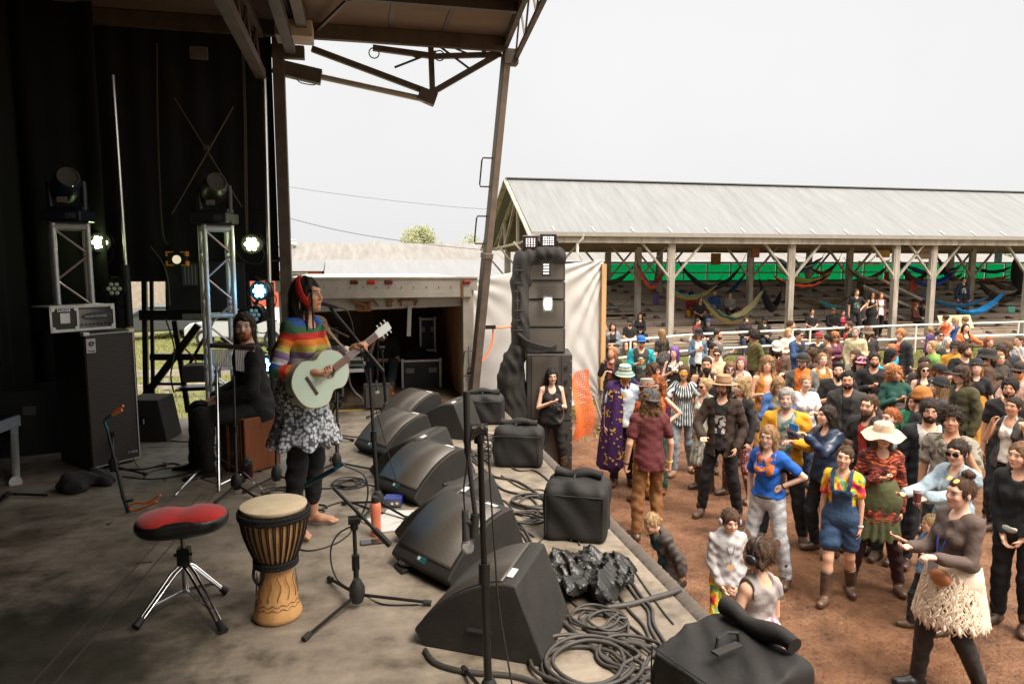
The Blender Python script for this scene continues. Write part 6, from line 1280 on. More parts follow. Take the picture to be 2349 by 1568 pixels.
cable([(1230,1270),(1300,1278),(1390,1285),(1430,1310),(1470,1365),(1495,1395),(1500,1430),(1530,1480)],.009,'double cable curving along the front edge of the deck')
cable([(1232,1278),(1305,1290),(1385,1296),(1422,1320),(1462,1372),(1486,1400),(1492,1440),(1520,1490)],.008,'twin of the double cable lying just inside it')
cable([(1390,1392),(1440,1386),(1480,1376),(1530,1362),(1560,1352)],.015,'short fat sleeved cable leading from the bin liner over the skirt')
cable([(1290,1425),(1330,1460),(1400,1520),(1450,1560),(1480,1600)],.012,'fat cable crossing under the round coil')
cable([(1295,1410),(1380,1450),(1480,1480),(1520,1480)],.010,'straight cable from the near wedge to the largest cover')
cable([(975,1490),(1000,1520),(1070,1540),(1180,1550),(1260,1575),(1320,1590)],.012,'thick cable lying under the front lip of the nearest wedge')
cable([(655,1240),(700,1262),(760,1250),(800,1225),(815,1195),(820,1165)],.005,'thin instrument cable looping on the floor by the bare foot',m=CABD)
cable([(730,1170),(790,1150),(860,1170),(930,1190),(1000,1190),(1050,1180)],.006,'thin black cable behind the coral bottle',m=CABD)
cable([(640,1118),(740,1120),(850,1112),(900,1135),(960,1120)],.006,'thin cable running from the cajon to the wedges',m=CABD)
cable([(270,1075),(330,1075),(400,1062),(450,1085),(520,1068),(600,1080)],.007,'cable lying in front of the bass cabinet',m=CABD)
cable([(280,1092),(345,1098),(410,1090),(440,1078),(400,1072),(350,1080),(330,1095)],.005,'thin looping cable in front of the bass cabinet',m=CABD)
cable([(720,985),(800,1000),(900,1010),(960,1030)],.005,'thin cable crossing the far deck behind the stands',m=CABD)
cable([(390,1010),(430,1012),(500,1000),(560,990)],.006,'cable tangle end beside the black boots',m=CABD)
for i,(r_,pts,lab) in enumerate(((.007,[(1070,1020),(1095,1095),(1135,1130),(1170,1190),(1225,1230)],'cable hugging the backs of the middle wedges'),(.006,[(1150,1090),(1200,1120),(1250,1125),(1300,1165),(1330,1250)],'cable passing behind the rolled top cover'),(.007,[(1245,1265),(1290,1350),(1340,1400),(1420,1420),(1490,1470)],'cable bending round the near side of the bin liner'),(.008,[(1080,1000),(1120,1020),(1180,1075),(1230,1080),(1290,1130)],'cable lying close to the stage lip behind the covers'),(.006,[(1130,1140),(1160,1150),(1190,1180),(1240,1175),(1260,1210),(1230,1250)],'curled cable beside the tape roll'),(.005,[(1450,1300),(1480,1345),(1520,1400),(1545,1430)],'thin cable on the bare deck before the largest cover'))): cable(pts,r_,lab)
coil(700,1170,.10,3,.006,'flat coil of thin cable behind the djembe',8,CABD)
coil(800,1110,.11,4,.005,'thin cable coil at the foot of the centre stands',9,CABD)
coil(640,1130,.10,4,.005,'coil of thin cable between cajon and singer',10,CABD)
coil(470,1030,.11,3,.006,'cable coil behind the chrome hardware stand',11,CABD)
for i,(x,y) in enumerate(((1085,985),(1120,1005),(1100,1045),(1130,1030))): coil(x,y,.08+.01*i,3,.006,('tangled cable between the far wedges and the cover','cable tangle beside the rounded cover','knot of cables behind the third wedge pair','loop of cable under the rounded cover')[i],20+i,CABD)
# ---- microphone stands
def tripod(b,c,r,angs,h=.10,rad=.012):
    for a in angs: b.cyl((c[0],c[1],c[2]+h),(c[0]+r*math.cos(a),c[1]+r*math.sin(a),c[2]+.012),rad,n=8)
def stand(base,tip,lab,feet=(R(100),R(220),R(340)),r=.30,rad=.0105,group='microphone and hardware stands',m=BLKM,clutch=None,name='microphone_stand',cat='stand'):
    t = empty(name,base,0,lab,cat,group);base = Vector(base);tip = Vector(tip);mid = base.lerp(tip,.52)
    b = MB();b.cyl(base+Vector((0,0,.03)),mid,rad*1.35,n=10);b.cyl(mid,tip,rad,n=10);b.cyl(mid-Vector((0,0,.04)),mid+Vector((0,0,.04)),rad*1.9,n=10);b.build('pole',m,t,True,smooth=40)
    b = MB();b.lathe([(.028,.03),(.040,.06),(.040,.11),(.020,.15),(.014,.15)],base,10);b.build('base_hub',RUB,t,True,smooth=40)
    for a in feet:
        b = MB();b.cyl(base+Vector((0,0,.07)),base+Vector((r*math.cos(a),r*math.sin(a),.018)),.0085,n=8);lg = b.build('leg',m,t,True,smooth=40)
        b = MB();b.cyl(base+Vector((r*.93*math.cos(a),r*.93*math.sin(a),.021)),base+Vector((r*1.05*math.cos(a),r*1.05*math.sin(a),.014)),.015,n=8);b.build('rubber_foot',RUB,lg,True,smooth=40)
    return t
def mic(a,b_,lab,kind='ball',parent=None):
    a,b_ = Vector(a),Vector(b_);d = (b_-a).normalized();t = empty('microphone',b_,0,lab,'microphone','microphones on stage') # a: head, b_: connector end
    if kind == 'ball':
        m = MB();x,y,z = frame(a,b_);Mx = Matrix((( x.x,y.x,z.x,a.x),(x.y,y.y,z.y,a.y),(x.z,y.z,z.z,a.z),(0,0,0,1)))
        m.lathe([(.0001,-.004),(.014,.0),(.022,.010),(.0255,.024),(.023,.038),(.018,.046)],M_=Mx,n=18);m.build('mesh_head',mat('mic_mesh',(.45,.45,.45),rough=.35,metal=.8,bump=1,bs=600),t,True,smooth=60)
        m = MB();m.cyl(a+d*.0445,a+d*.054,.0185,n=16);m.build('ring',mat('mic_ring',(.5,.5,.5),rough=.3,metal=.8),t,True)
        m = MB();m.cyl(a+d*.05,b_,.018,.0115,n=16);m.build('handle',mat('mic_body',(.05,.05,.05),rough=.45),t,True,smooth=40)
    else:
        m = MB();m.cyl(a,b_,.0125,n=14);m.cyl(a+d*.004,a+d*.012,.0135,n=14);m.build('barrel',mat('teal_black_metal',(.012,.035,.05),rough=.3,metal=.7),t,True,smooth=40)
        m = MB();m.cyl(b_,b_+d*.055,.009,n=12);m.build('connector',mat('connector_blue',(.03,.13,.2),rough=.3,metal=.6),t,True,smooth=40)
    return t
def boom(t,a,b_,r=.008,cw=True,m=BLKM):
    a,b_ = Vector(a),Vector(b_);k = MB();k.cyl(a,b_,r,n=10);k.build('boom_arm',m,t,True,smooth=40)
    if cw: k = MB();k.cyl(a.lerp(b_,.72),b_,r*1.75,n=10);k.build('counterweight',m,t,True,smooth=40)
def clutch(t,p,m=BLKM): k = MB();k.cyl(Vector(p)-Vector((.03,0,0)),Vector(p)+Vector((.03,0,0)),.024,n=12);k.cyl(Vector(p)-Vector((0,0,.05)),Vector(p),.02,n=10);k.build('clutch',m,t,True,smooth=40)
def ang(c,px,py): p = Z(px,py);return math.atan2(p.y-c.y,p.x-c.x),math.hypot(p.x-c.x,p.y-c.y)
# A: short stand in the middle foreground
c = Z(820,1392);d = 3.6;aa = [ang(c,*p) for p in ((712,1462),(982,1388),(770,1345))]
t = stand(c,at_d(812,1195,3.52),'low black tripod microphone stand with a short boom behind the djembe',[a for a,r_ in aa],.36)
boom(t,at_d(765,1118,3.50),at_d(895,1250,3.50),.0095);clutch(t,at_d(812,1192,3.50))
mic(at_d(700,1113,3.50),at_d(768,1075,3.50),'dark teal barrel microphone on the low boom stand','barrel')
cable([(790,1068,0,3.50),(835,1090,0,3.5),(843,1140,0,3.5),(820,1195,0,3.52),(775,1225,0,3.55),(758,1270,0,3.55),(775,1330,0,3.52),(830,1362),(880,1385),(960,1386)],.0045,'thin cable hanging in a loop from the teal microphone',m=mat('blue_black_cable',(.02,.03,.04),rough=.45),name='microphone_cable')
# front stand close to the lens
d = 2.55;c = Vector(at_d(1122,1700,d));c.z = D0
t = stand(c,at_d(1101,1000,d),'tall black stand nearest the camera with a microphone hanging upside down',rad=.012)
clutch(t,at_d(1099,985,d));b = MB();b.cyl(at_d(1070,897,d-.02),at_d(1073,1040,d-.02),.013,n=12);b.cyl(at_d(1073,1040,d-.02),at_d(1090,1180,d-.02),.009,n=10);b.cyl(at_d(1078,1005,d-.02),at_d(1105,980,d-.02),.012,n=8);b.build('boom_arm',RUB,t,True,smooth=40)
b = MB();b.cyl(at_d(1090,1178,d-.02),at_d(1086,1232,d-.02),.017,n=12);b.cyl(at_d(1088,1200,d-.02),at_d(1068,1195,d-.02),.014,n=10);b.build('mic_clip',RUB,t,True,smooth=40)
mic(at_d(1073,1268,d-.02),at_d(1066,1168,d-.02),'ball headed microphone pointing down from the nearest stand')
cable([(1066,1170,0,d-.02),(1064,1120,0,d-.02),(1072,1060,0,d-.04),(1082,1000,0,d-.06),(1105,975,0,d-.05),(1118,1000,0,d-.04),(1124,1100,0,d-.04),(1134,1250,0,d-.03),(1146,1400,0,d),(1180,1600,0,d)],.0035,'thin cable looped over the clutch of the nearest stand',m=CABD,name='microphone_cable')
# singer's stand
c = Z(868,1172);aa = [ang(c,*p) for p in ((785,1228),(930,1192),(800,1160))]
t = stand(c,at_d(847,845,5.0),'tall microphone stand in front of the singer with its boom at her mouth',[a for a,r_ in aa],.30,.012)
boom(t,at_d(764,712,4.9),at_d(879,852,4.9),.0085);clutch(t,at_d(840,812,4.92))
b = MB();b.cyl(at_d(764,712,4.9),at_d(757,704,4.9),.014,n=10);b.build('mic_clip',RUB,t,True)
mic(at_d(721,690,4.88),at_d(775,705,4.88),'ball headed microphone at the singer mouth')
cable([(775,705,0,4.88),(795,712,0,4.88),(806,735,0,4.88),(815,775,0,4.9),(838,850,0,4.95),(851,900,0,4.97),(880,1000,0,5.0),(905,1090,0,5.0),(925,1150),(945,1175),(990,1180)],.0035,'thin cable falling from the singer microphone to the floor',m=CABD,name='microphone_cable')
# second boom stand behind
c = Z(886,950);t = stand(c,at_d(876,800,8.0),'distant stand with a short vertical bar near the truck',rad=.012,r=.28);clutch(t,at_d(877,798,8.0));boom(t,at_d(868,745,8.0),at_d(866,880,8.0),.010,False)
mic(at_d(866,905,7.9),at_d(863,872,7.9),'microphone hanging down in front of the truck')
c = Z(773,1078);t = stand(c,at_d(774,900,6.1),'black stand with crossed arm just behind the djembe player spot',rad=.012,r=.34);boom(t,at_d(783,905,6.1),at_d(732,1008,6.1),.010,False);clutch(t,at_d(775,925,6.1))
c = Z(742,1010);t = stand(c,at_d(740,860,7.2),'thin black stand partly behind the guitar',rad=.011,r=.3)
t = empty('boom_stand',Z(700,1020),0,'thin brown boom arm passing behind the singer','stand','microphone and hardware stands');b = MB();b.cyl(at_d(712,732,5.4),at_d(800,773,5.4),.0085,n=8);b.build('boom_arm',mat('brown_metal',(.12,.07,.05),rough=.4,metal=.5),t,True);b = MB();b.cyl(at_d(705,730,5.4),Z(705,1110),.010,n=8);b.build('pole',BLKM,t,True)
# stand and microphone by the bass cabinet
c = Z(262,1088);t = stand(c,at_d(253,925,6.1),'microphone stand pressed against the bass cabinet grille',rad=.011,r=.28);mic(at_d(232,912,6.1),at_d(262,928,6.08),'dark microphone pointing at the bass cabinet','barrel')
# instrument stand
t = empty('guitar_stand',Z(300,1190),0,'slender guitar stand with orange foam arms left of the red seat','stand','microphone and hardware stands')
q = lambda x,y: at_d(x,y,4.78)
b = MB();b.tube([q(299,1188),q(283,1140),q(262,1050),q(246,985)],[.014,.014,.010,.009],8);b.build('post',mat('dull_green_metal',(.05,.055,.055),rough=.35,metal=.6),t,True,smooth=60)
b = MB();b.tube(catmull([q(246,985),q(240,966),q(250,955),q(265,944)],4),.0085,8);b.build('neck_holder',mat('teal_metal',(.02,.12,.15),rough=.3,metal=.6),t,True)
OF = mat('orange_foam',(.80,.24,.07),rough=.75)
b = MB();b.tube([q(256,950),q(270,938),q(283,930)],.010,8);b.tube([q(258,952),q(272,944),q(280,940)],.010,8);b.build('foam_yoke',OF,t,True)
b = MB();b.tube(catmull([Vector(p)+Vector((0,-.02,0)) for p in (q(370,1132),q(340,1150),q(315,1150),q(301,1158),q(305,1168),q(330,1162),q(362,1148))],5),.0095,8);b.build('foam_cradle',OF,t,True,smooth=True)
b = MB();b.tube([q(288,1150),q(305,1146)],.010,8)
for p in ((247,1203),(318,1222),(340,1180)): b.cyl(q(297,1186),Z(*p),.010,n=8)
b.build('base_legs',mat('green_metal',(.02,.10,.05),rough=.3,metal=.6),t,True)
# chrome hardware stand with bar chimes
d = 5.75;t = empty('hardware_stand',Z(500,1120),0,'chrome hardware stand carrying the bar chimes','stand','microphone and hardware stands')
b = MB();b.cyl(Z(502,1128),at_d(497,855,d),.0135,n=12);b.cyl(at_d(497,855,d),at_d(496,830,d),.010,n=10);b.build('pole',CHR,t,True,smooth=40)
b = MB();b.cyl(at_d(487,885,d),at_d(527,797,d),.008,n=10);b.build('tilting_arm',CHR,t,True,smooth=40)
b = MB()
for p in ((497,880),(498,965),(501,1050)): b.cyl(Vector(at_d(p[0],p[1],d))-Vector((.0,0,.02)),Vector(at_d(p[0],p[1],d))+Vector((0,0,.02)),.022,n=12);b.bar(at_d(p[0],p[1],d),Vector(at_d(p[0]+11,p[1],d)),.012)
b.build('wing_clamps',CHR,t,True)
top_ = at_d(501,1048,d);low_ = Z(504,1120)
for p in ((402,1135),(600,1122),(520,1095)):
    e = Z(*p,.02);mdl = Vector(top_).lerp(e,.55);b = MB();b.tube(catmull([Vector(top_),mdl+Vector((0,0,.03)),e],4),.007,6);b.tube(catmull([Vector(top_)+Vector((0,.02,-.01)),mdl+Vector((0,.02,.02)),e+Vector((0,.01,0))],4),.007,6);b.cyl(Vector(low_)+Vector((0,0,.03)),mdl,.006,n=6);b.build('leg',CHR,t,True)
ch = empty('bar_chimes',at_d(530,800,d),0,'bar chimes with a row of silver tubes under a dark bar','chimes')
b = MB();b.bar(at_d(482,792,d-.01),at_d(585,798,d-.01),.03,.035);b.build('bar',mat('dark_wood',(.07,.045,.035),rough=.4),ch,True,bevel=.003)
for i in range(24):
    if i in (11,12): continue
    u = i/23;a = Vector(at_d(487+95*u,797+3*u,d-.01));b = MB();b.cyl(a-Vector((0,0,.012)),a-Vector((0,0,.15+.06*u)),.0062,n=8);b.build('chime_tube',mat('bright_tube',(.85,.85,.85),rough=.4),ch,True,smooth=40)
# slim stand left of the cajon
c = Z(543,1130);t = stand(c,at_d(536,862,5.6),'black tripod stand between the chrome stand and the cajon',[ang(c,*p)[0] for p in ((492,1158),(600,1150),(560,1105))],.26,.010)
c = Z(635,1110);t = stand(c,at_d(634,935,5.8),'low stand hidden behind the flowered skirt',rad=.010,r=.28)
# ---- cajon
pA,pB,pC = Z(517,1076),Z(583,1092),Z(628,1064);ex = (pB-pA);azc = math.atan2(ex.y,ex.x);W0 = ex.length;Dp = (pC-pB).length;hC = .46
cj = empty('cajon',(pA+pC)/2,azc,'wooden box drum with striped inlay front and orange side under the seated man','drum')
b = MB();b.box((0,0,hC/2+.01),(W0,Dp,hC));b.build('box',wood('orange_wood',(.13,.036,.012),(.27,.085,.03),3,(1,1,.3),.35),cj,bevel=.006)
b = MB();b.box((0,-Dp/2-.003,hC/2+.01),(W0-.006,.006,hC-.01));b.build('front_plate',wood('dark_red_wood',(.045,.012,.008),(.10,.028,.015),5,(1,1,.2),.35),cj)
b = MB()
for x in (-.42,-.34,.30,.38): b.box((W0*x,-Dp/2-.007,hC/2+.01),(.006,.003,hC-.012))
b.box((-W0*.07,-Dp/2-.007,hC/2+.01),(.035,.003,hC-.012));b.build('inlay',mat('amber_inlay',(.55,.24,.05),rough=.4,var=.3,vs=30),cj)
for x in (-.4,.4):
    for y in (-.4,.4): b = MB();b.cyl((W0*x,Dp*y,0),(W0*x,Dp*y,.012),.015,n=10);b.build('foot',RUB,cj)
tm = empty('travel_mug',Z(570,1095),0,'slim dark purple travel mug standing before the cajon','mug');b = MB();b.lathe([(.030,0),(.036,.01),(.038,.12)],(0,0,0));b.build('body',mat('purple_steel',(.06,.02,.035),rough=.3,metal=.5),tm,smooth=40);b = MB();b.lathe([(.039,.12),(.040,.155),(.034,.165),(.0001,.166)]);b.build('lid',mat('smoke_lid',(.05,.045,.045),rough=.3),tm,smooth=40)
# ---- djembe
dj = empty('djembe',Z(638,1412),0,'goblet shaped wooden hand drum with black ropes and pale skin','drum')
CW = wood('carved_wood',(.48,.23,.075),(.74,.42,.17),7,(1,1,.5),.42)
prof = [(.106,0),(.116,.012),(.118,.03),(.108,.06),(.098,.11),(.086,.17),(.079,.22),(.078,.255),(.086,.29),(.102,.325),(.124,.38),(.143,.44),(.154,.50),(.158,.545)]
b = MB();b.lathe(prof,n=48);b.build('shell',CW,dj,smooth=60)
b = MB()
for z,r_ in ((.075,.1055),(.095,.102)): b.tube([(r_*math.cos(a)+0,r_*math.sin(a),z+.006*math.sin(a*14)) for a in [i*math.pi/60 for i in range(120)]],.0022,4,closed=True)
for k in range(14):
    a = k*2*math.pi/14;b.tube([((.099-.06*z_+.001)*math.cos(a+.09*math.sin(z_*50+k)),(.099-.06*z_+.001)*math.sin(a+.09*math.sin(z_*50+k)),.12+z_) for z_ in [j*.012 for j in range(11)]],.0022,4)
b.build('carving',mat('carved_line',(.20,.085,.028),rough=.6),dj)
b = MB();b.lathe([(.150,.560),(.158,.572),(.157,.580),(.140,.584),(.0001,.585)],n=48);b.build('drum_skin',mat('goat_skin',(.70,.52,.32),rough=.45,var=.3,col2=(.84,.70,.50),vs=9),dj,smooth=50)
b = MB()
for z,r_,w in ((.548,.163,.013),(.300,.100,.011)):
    b = MB()
    for j in (0,1): b.tube([(r_*math.cos(a)+0,r_*math.sin(a),z-j*.018+.003*math.sin(a*40)) for a in [i*math.pi/60 for i in range(120)]],w*.9,6,closed=True)
    b.build('rope_ring',mat('black_rope',(.014,.013,.013),rough=.9,bump=1,bs=200),dj,smooth=True)
for k in range(30):
    a = k*2*math.pi/30;b = MB()
    for o in (-.035,.035):
        P = []
        for j in range(9):
            z = .535-(.535-.31)*j/8;r_ = np.interp(z,[p[1] for p in prof],[p[0] for p in prof])+.006;aa_ = a+o*(1-.5*j/8);P.append((r_*math.cos(aa_),r_*math.sin(aa_),z))
        b.tube(P,.0032,5)
    b.build('tension_rope',_M['black_rope'],dj,smooth=True)
b = MB();b.tube(catmull([(-.09,-.05,.31),(-.10,-.055,.24),(-.075,-.065,.20),(-.055,-.075,.23),(-.05,-.09,.30)],5),.008,6);b.build('rope_tail',_M['black_rope'],dj,smooth=True)
# ---- drum throne
c = Z(437,1405);th = empty('drum_throne',c,0,'chrome drum stool with a red velour and black vinyl saddle seat','stool');cs = Vector(at_d(418,1196,3.50))-c;hz = cs.z
S = SDF(.0065,.05);a_ = R(8);ca,sa = math.cos(a_),math.sin(a_)
def seat(dz,rz,r_=1.0):
    S2 = SDF(.006,.05)
    for x,y,rx,ry in ((-.10,0,.125,.145),(.10,.0,.125,.135),(0,-.01,.12,.125)): S2.ell((cs.x+x*ca-y*sa,cs.y+x*sa+y*ca,hz+dz),(rx*r_,ry*r_,rz),k=.05)
    return S2
S2 = seat(0,.068);S2.clip(lambda P: P[...,2]-(hz+.036+.035*np.abs(P[...,0]-cs.x)));V,Q = S2.mesh('s');put('vinyl_side',nmesh('vinyl_side',V,Q,mat('black_vinyl',(.014,.013,.012),rough=.28,bump=.2,bs=120)),th)
S2 = seat(.024,.045,.93);S2.clip(lambda P: (hz+.012)-P[...,2]);S2.noise(lambda P: .012*np.exp(-((P[...,0]-cs.x)/.05)**2)*(P[...,2]>hz+.02));V,Q = S2.mesh('s');put('velour_top',nmesh('velour_top',V,Q,mat('red_velour',(.52,.020,.017),rough=.9,sheen=.4,var=.25,vs=7,bump=.3,bs=150)),th)
b = MB();b.cyl((cs.x,cs.y,.26),(cs.x,cs.y,hz-.05),.0135,n=14);
for i in range(9): b.cyl((cs.x,cs.y,.30+.012*i),(cs.x,cs.y,.304+.012*i),.0155,n=14)
b.build('threaded_rod',mat('worn_steel',(.35,.33,.31),rough=.3,metal=.9),th,smooth=40)
b = MB();b.box((cs.x,cs.y,hz-.062),(.07,.05,.03));b.build('seat_bracket',BLKM,th,bevel=.004);b = MB();b.box((cs.x,cs.y,.235),(.062,.055,.09));b.cyl((cs.x-.045,cs.y-.02,.25),(cs.x+.045,cs.y-.02,.25),.009,n=8);b.build('height_clamp',BLKM,th,bevel=.004)
b = MB();b.cyl((cs.x,cs.y,.035),(cs.x,cs.y,.21),.0165,n=14);b.build('post',CHR,th,smooth=40)
b = MB();b.cyl((cs.x,cs.y,.168),(cs.x,cs.y,.186),.0172,n=14);b.build('red_band',mat('red_sticker',(.55,.03,.03),rough=.4),th,smooth=40)
for p in ((315,1442),(512,1452),(517,1362)):
    e = Z(*p)-c;e.z = .02;t0_ = Vector((cs.x,cs.y,.20));m_ = t0_.lerp(e,.74);b = MB();sd_ = (e-t0_).cross(Vector((0,0,1))).normalized()*.014
    for s_ in (1,-1): b.tube([t0_+sd_*s_,t0_.lerp(e,.25)+sd_*s_+Vector((0,0,.015)),t0_.lerp(e,.9)+sd_*s_*.7,e],.0075,6)
    b.tube([Vector((cs.x,cs.y,.05)),m_],.009,6);lg = b.build('leg',CHR,th,smooth=60)
    b = MB();b.cyl(t0_.lerp(e,.90),e+(e-t0_).normalized()*.012,.017,.022,n=12);b.build('rubber_foot',RUB,lg,smooth=40)
# ---- small things on the floor
bt = empty('water_bottle',Z(863,1228),0,'coral coloured metal water bottle with black loop cap','bottle')
b = MB();b.lathe([(.030,0),(.034,.006),(.034,.05),(.0305,.09),(.033,.135),(.036,.185),(.034,.21),(.026,.225)],n=28);b.build('flask',mat('coral_paint',(.82,.25,.14),rough=.3),bt,smooth=60)
b = MB();b.lathe([(.0265,.222),(.027,.25),(.022,.262),(.0001,.263)],n=24);b.tube([(.021*math.cos(a),0,.268+.021*math.sin(a)) for a in [i*math.pi/10 for i in range(20)]],.004,6,closed=True);b.build('cap',BLK,bt,smooth=50)
ph = empty('mobile_phone',Z(855,1244),R(3),'black mobile phone lying face up by the coral bottle','phone');b = MB();b.box((0,0,.0045),(.155,.072,.009));b.build('body',BLK,ph,bevel=.003);b = MB();b.box((0,0,.0095),(.147,.066,.001));b.build('screen',mat('phone_glass',(.03,.03,.032),rough=.05),ph)
di = empty('direct_box',Z(903,1158),R(-12),'small blue metal signal box with sockets between bottle and wedges','direct box');b = MB();b.box((0,0,.035),(.13,.12,.06));b.build('case',mat('blue_paint',(.02,.035,.22),rough=.35),di,bevel=.004)
b = MB();b.box((.0,-.0615,.035),(.12,.003,.05));pn = b.build('panel',mat('panel_grey',(.12,.12,.14),rough=.4,metal=.4),di)
for x in (-.035,0,.035): b = MB();b.cyl((x,-.062,.036),(x,-.068,.036),.011,n=12);b.build('socket',CHR,pn)
for k,(p,rz,lab) in enumerate((((905,1203),.1,'white set list sheet under the stand leg behind the bottle'),((925,1180),-.3,'loose white paper beside the blue signal box'),((885,1190),.5,'printed paper partly under the cables'))):
    b = MB();q_ = Z(*p,.003+.002*k);b.grid(lambda u,v: q_+Matrix.Rotation(rz,3,'Z') @ Vector(((u-.5)*.28,(v-.5)*.2,.004*math.sin(u*5)*math.sin(v*4))),6,4);tag(b.build('paper_sheet',mat('paper',(.62,.60,.57),rough=.8)),lab,'paper','papers on the stage floor')
tn = empty('pedal',Z(940,1302),R(20),'small black tuner pedal on a square base in front of a wedge','pedal');b = MB();b.box((0,0,.013),(.15,.12,.024));b.build('base',BLK,tn,bevel=.004);b = MB();b.lathe([(.05,.03),(.056,.04),(.05,.058),(.0001,.062)],sx=1.15);b.build('tuner_top',mat('speckled_top',(.09,.085,.08),rough=.3,var=.8,vs=60),tn,smooth=50)
kk = empty('keys',Z(372,1070),0,'small shiny metal clamp dropped on the floor near the bass cabinet','clamp');b = MB();b.cyl((-.04,0,.012),(.04,0,.012),.012,n=8);b.build('barrel',CHR,kk);b = MB();b.box((.02,.02,.02),(.03,.05,.02),rz=.5);b.build('jaw',CHR,kk)
b = MB();q_ = Z(1120,1128,.02);b.cyl(q_-Vector((0,0,.02)),q_+Vector((0,0,.02)),.03,n=14);tag(b.build('tape_roll',BLK),'small black tape roll behind the teal plated wedge','tape roll')
# ---- bass rig
a_,b_,c_ = Z(217,1081),Z(318,1056),Z(122,1112);ex = (b_-a_).normalized();azm = math.atan2(ex.y,ex.x);W0 = (b_-a_).length;dd = c_-a_;dep = .42
nrm = Vector((ex.y,-ex.x,0));cc = (a_+b_)/2-nrm*.25
amp = empty('bass_cabinet',cc,azm,'tall black bass speaker cabinet with ribbed grille and silver trim','speaker cabinet')
W0 = .42;b = MB();b.box((0,0,.60),(W0,.50,1.16));b.build('cabinet',mat('black_tolex',(.014,.013,.012),rough=.6,bump=.5,bs=200),amp,bevel=.01)
gm = mat('ribbed_grille_cloth',(.045,.036,.028),rough=.8);t_ = gm.node_tree;tc_ = nd(t_,'ShaderNodeTexCoord');sp_ = nd(t_,'ShaderNodeSeparateXYZ');t_.links.new(tc_.outputs['Object'],sp_.inputs[0]);sn_ = Mth(t_,'SINE',Mth(t_,'MULTIPLY',sp_.outputs[2],330));cr_ = nd(t_,'ShaderNodeValToRGB');cr_.color_ramp.elements[0].color = (.014,.012,.010,1);cr_.color_ramp.elements[1].color = (.085,.066,.050,1);t_.links.new(Mth(t_,'MULTIPLY_ADD',sn_,.5,.5),cr_.inputs[0]);t_.links.new(cr_.outputs[0],t_.nodes['Principled BSDF'].inputs['Base Color'])
b = MB();b.box((0,-.252,.60),(W0-.02,.01,1.12));b.build('grille_cloth',gm,amp)
b = MB();
for x in (W0/2-.008,): b.box((x,-.260,.60),(.008,.006,1.13))
b.box((0,-.26,1.165),(W0-.01,.006,.008));b.box((0,-.26,.035),(W0-.01,.006,.008));b.build('silver_trim',mat('trim',(.55,.53,.5),rough=.4),amp)
b = MB();b.box((-W0/2+.05,-.262,1.07),(.075,.004,.12));pl_ = b.build('badge',mat('badge',(.5,.48,.45),rough=.4),amp)
b = MB();b.tube([Vector((-W0/2+.05+.004+.024*k_*math.cos(a),-.266,1.085+.024*k_*math.sin(a))) for k_,a in [(1-.03*i,i*.5) for i in range(26)]],.0035,5);b.build('spiral_logo',BLK,pl_)
for x in (-1,1): b = MB();b.box((x*(W0/2-.02),-.24,1.17),(.05,.05,.03));b.build('corner_guard',ALU,amp,bevel=.004)
rc = empty('amplifier_case',cc+Vector((0,0,1.19))-ex*.14,azm-R(2),'silver edged road case with bass amplifier on top of the tall cabinet','road case')
rc.scale = (.76,.70,.95);b = MB();b.box((0,.0,.115),(.66,.42,.21));b.build('case_body',BLK,rc,bevel=.004)
b = MB();
for x in (-.33,-.06,.33): b.box((x,-.213,.115),(.022,.012,.22))
for z in (.012,.218): b.box((0,-.213,z),(.68,.014,.026));b.box((0,0,z),(.68,.44,.012)) if z > .1 else None
b.build('edge_rail',ALU,rc,bevel=.002)
b = MB();b.box((.13,-.205,.11),(.36,.01,.16));pn = b.build('amp_panel',mat('brushed_panel',(.42,.41,.40),rough=.35,metal=.7),rc)
b = MB();b.lathe([(.001,0),(.155,0),(.155,.004),(.0001,.004)],M_=Matrix.Translation((.13,-.211,.125)) @ Matrix.Rotation(R(90),4,'X'),n=30,sy=.22);b.build('name_oval',BLK,pn)
for i in range(8): b = MB();b.cyl((-.02+.042*i,-.212,.055),(-.02+.042*i,-.225,.055),.008,n=10);b.build('knob',BLK,pn)
b = MB();b.box((-.19,-.216,.12),(.10,.008,.09));b.build('latch_plate',ALU,rc,bevel=.003)
for i in (-.31,-.08,.31):
    for z in (.03,.2): b = MB();b.cyl((i,-.21,z),(i,-.228,z),.02,n=10);b.build('ball_corner',ALU,rc,smooth=50)
b = MB();b.box((-.2,-.222,.195),(.13,.003,.035));lb = b.build('front_label',LABW,rc)
def ltext(name,s,m,Ml,size,top,par):
    o = text(name,s,m,top.matrix_basis @ Ml,size);o.parent = par;pm = top.matrix_basis if par is top else top.matrix_basis @ par.matrix_basis;o.matrix_parent_inverse = pm.inverted();return o
INK = mat('ink',(.03,.03,.03),rough=.6)
ltext('lettering','FRONT',INK,facing((-.2,-.2245,.195),0),.034,rc,lb);ltext('lettering','GALLIEN-KRUEGER',mat('silver_ink',(.6,.6,.58)),facing((.13,-.2165,.125),0),.028,rc,pn);ltext('lettering','Ampeg',INK,facing((-W0/2+.05,-.2655,1.028),0),.020,amp,pl_);ltext('lettering','Ampeg',mat('white_ink',(.6,.58,.55)),facing((W0/2-.07,-.2600,.10),0),.03,amp,amp)
cable([(238,770,0,6.5),(245,790,0,6.4),(255,830,0,6.25),(262,880,0,6.2),(290,1000,0,6.1),(320,1075),(380,1100)],.004,'thin cord hanging down the front of the bass cabinet',m=CABD)
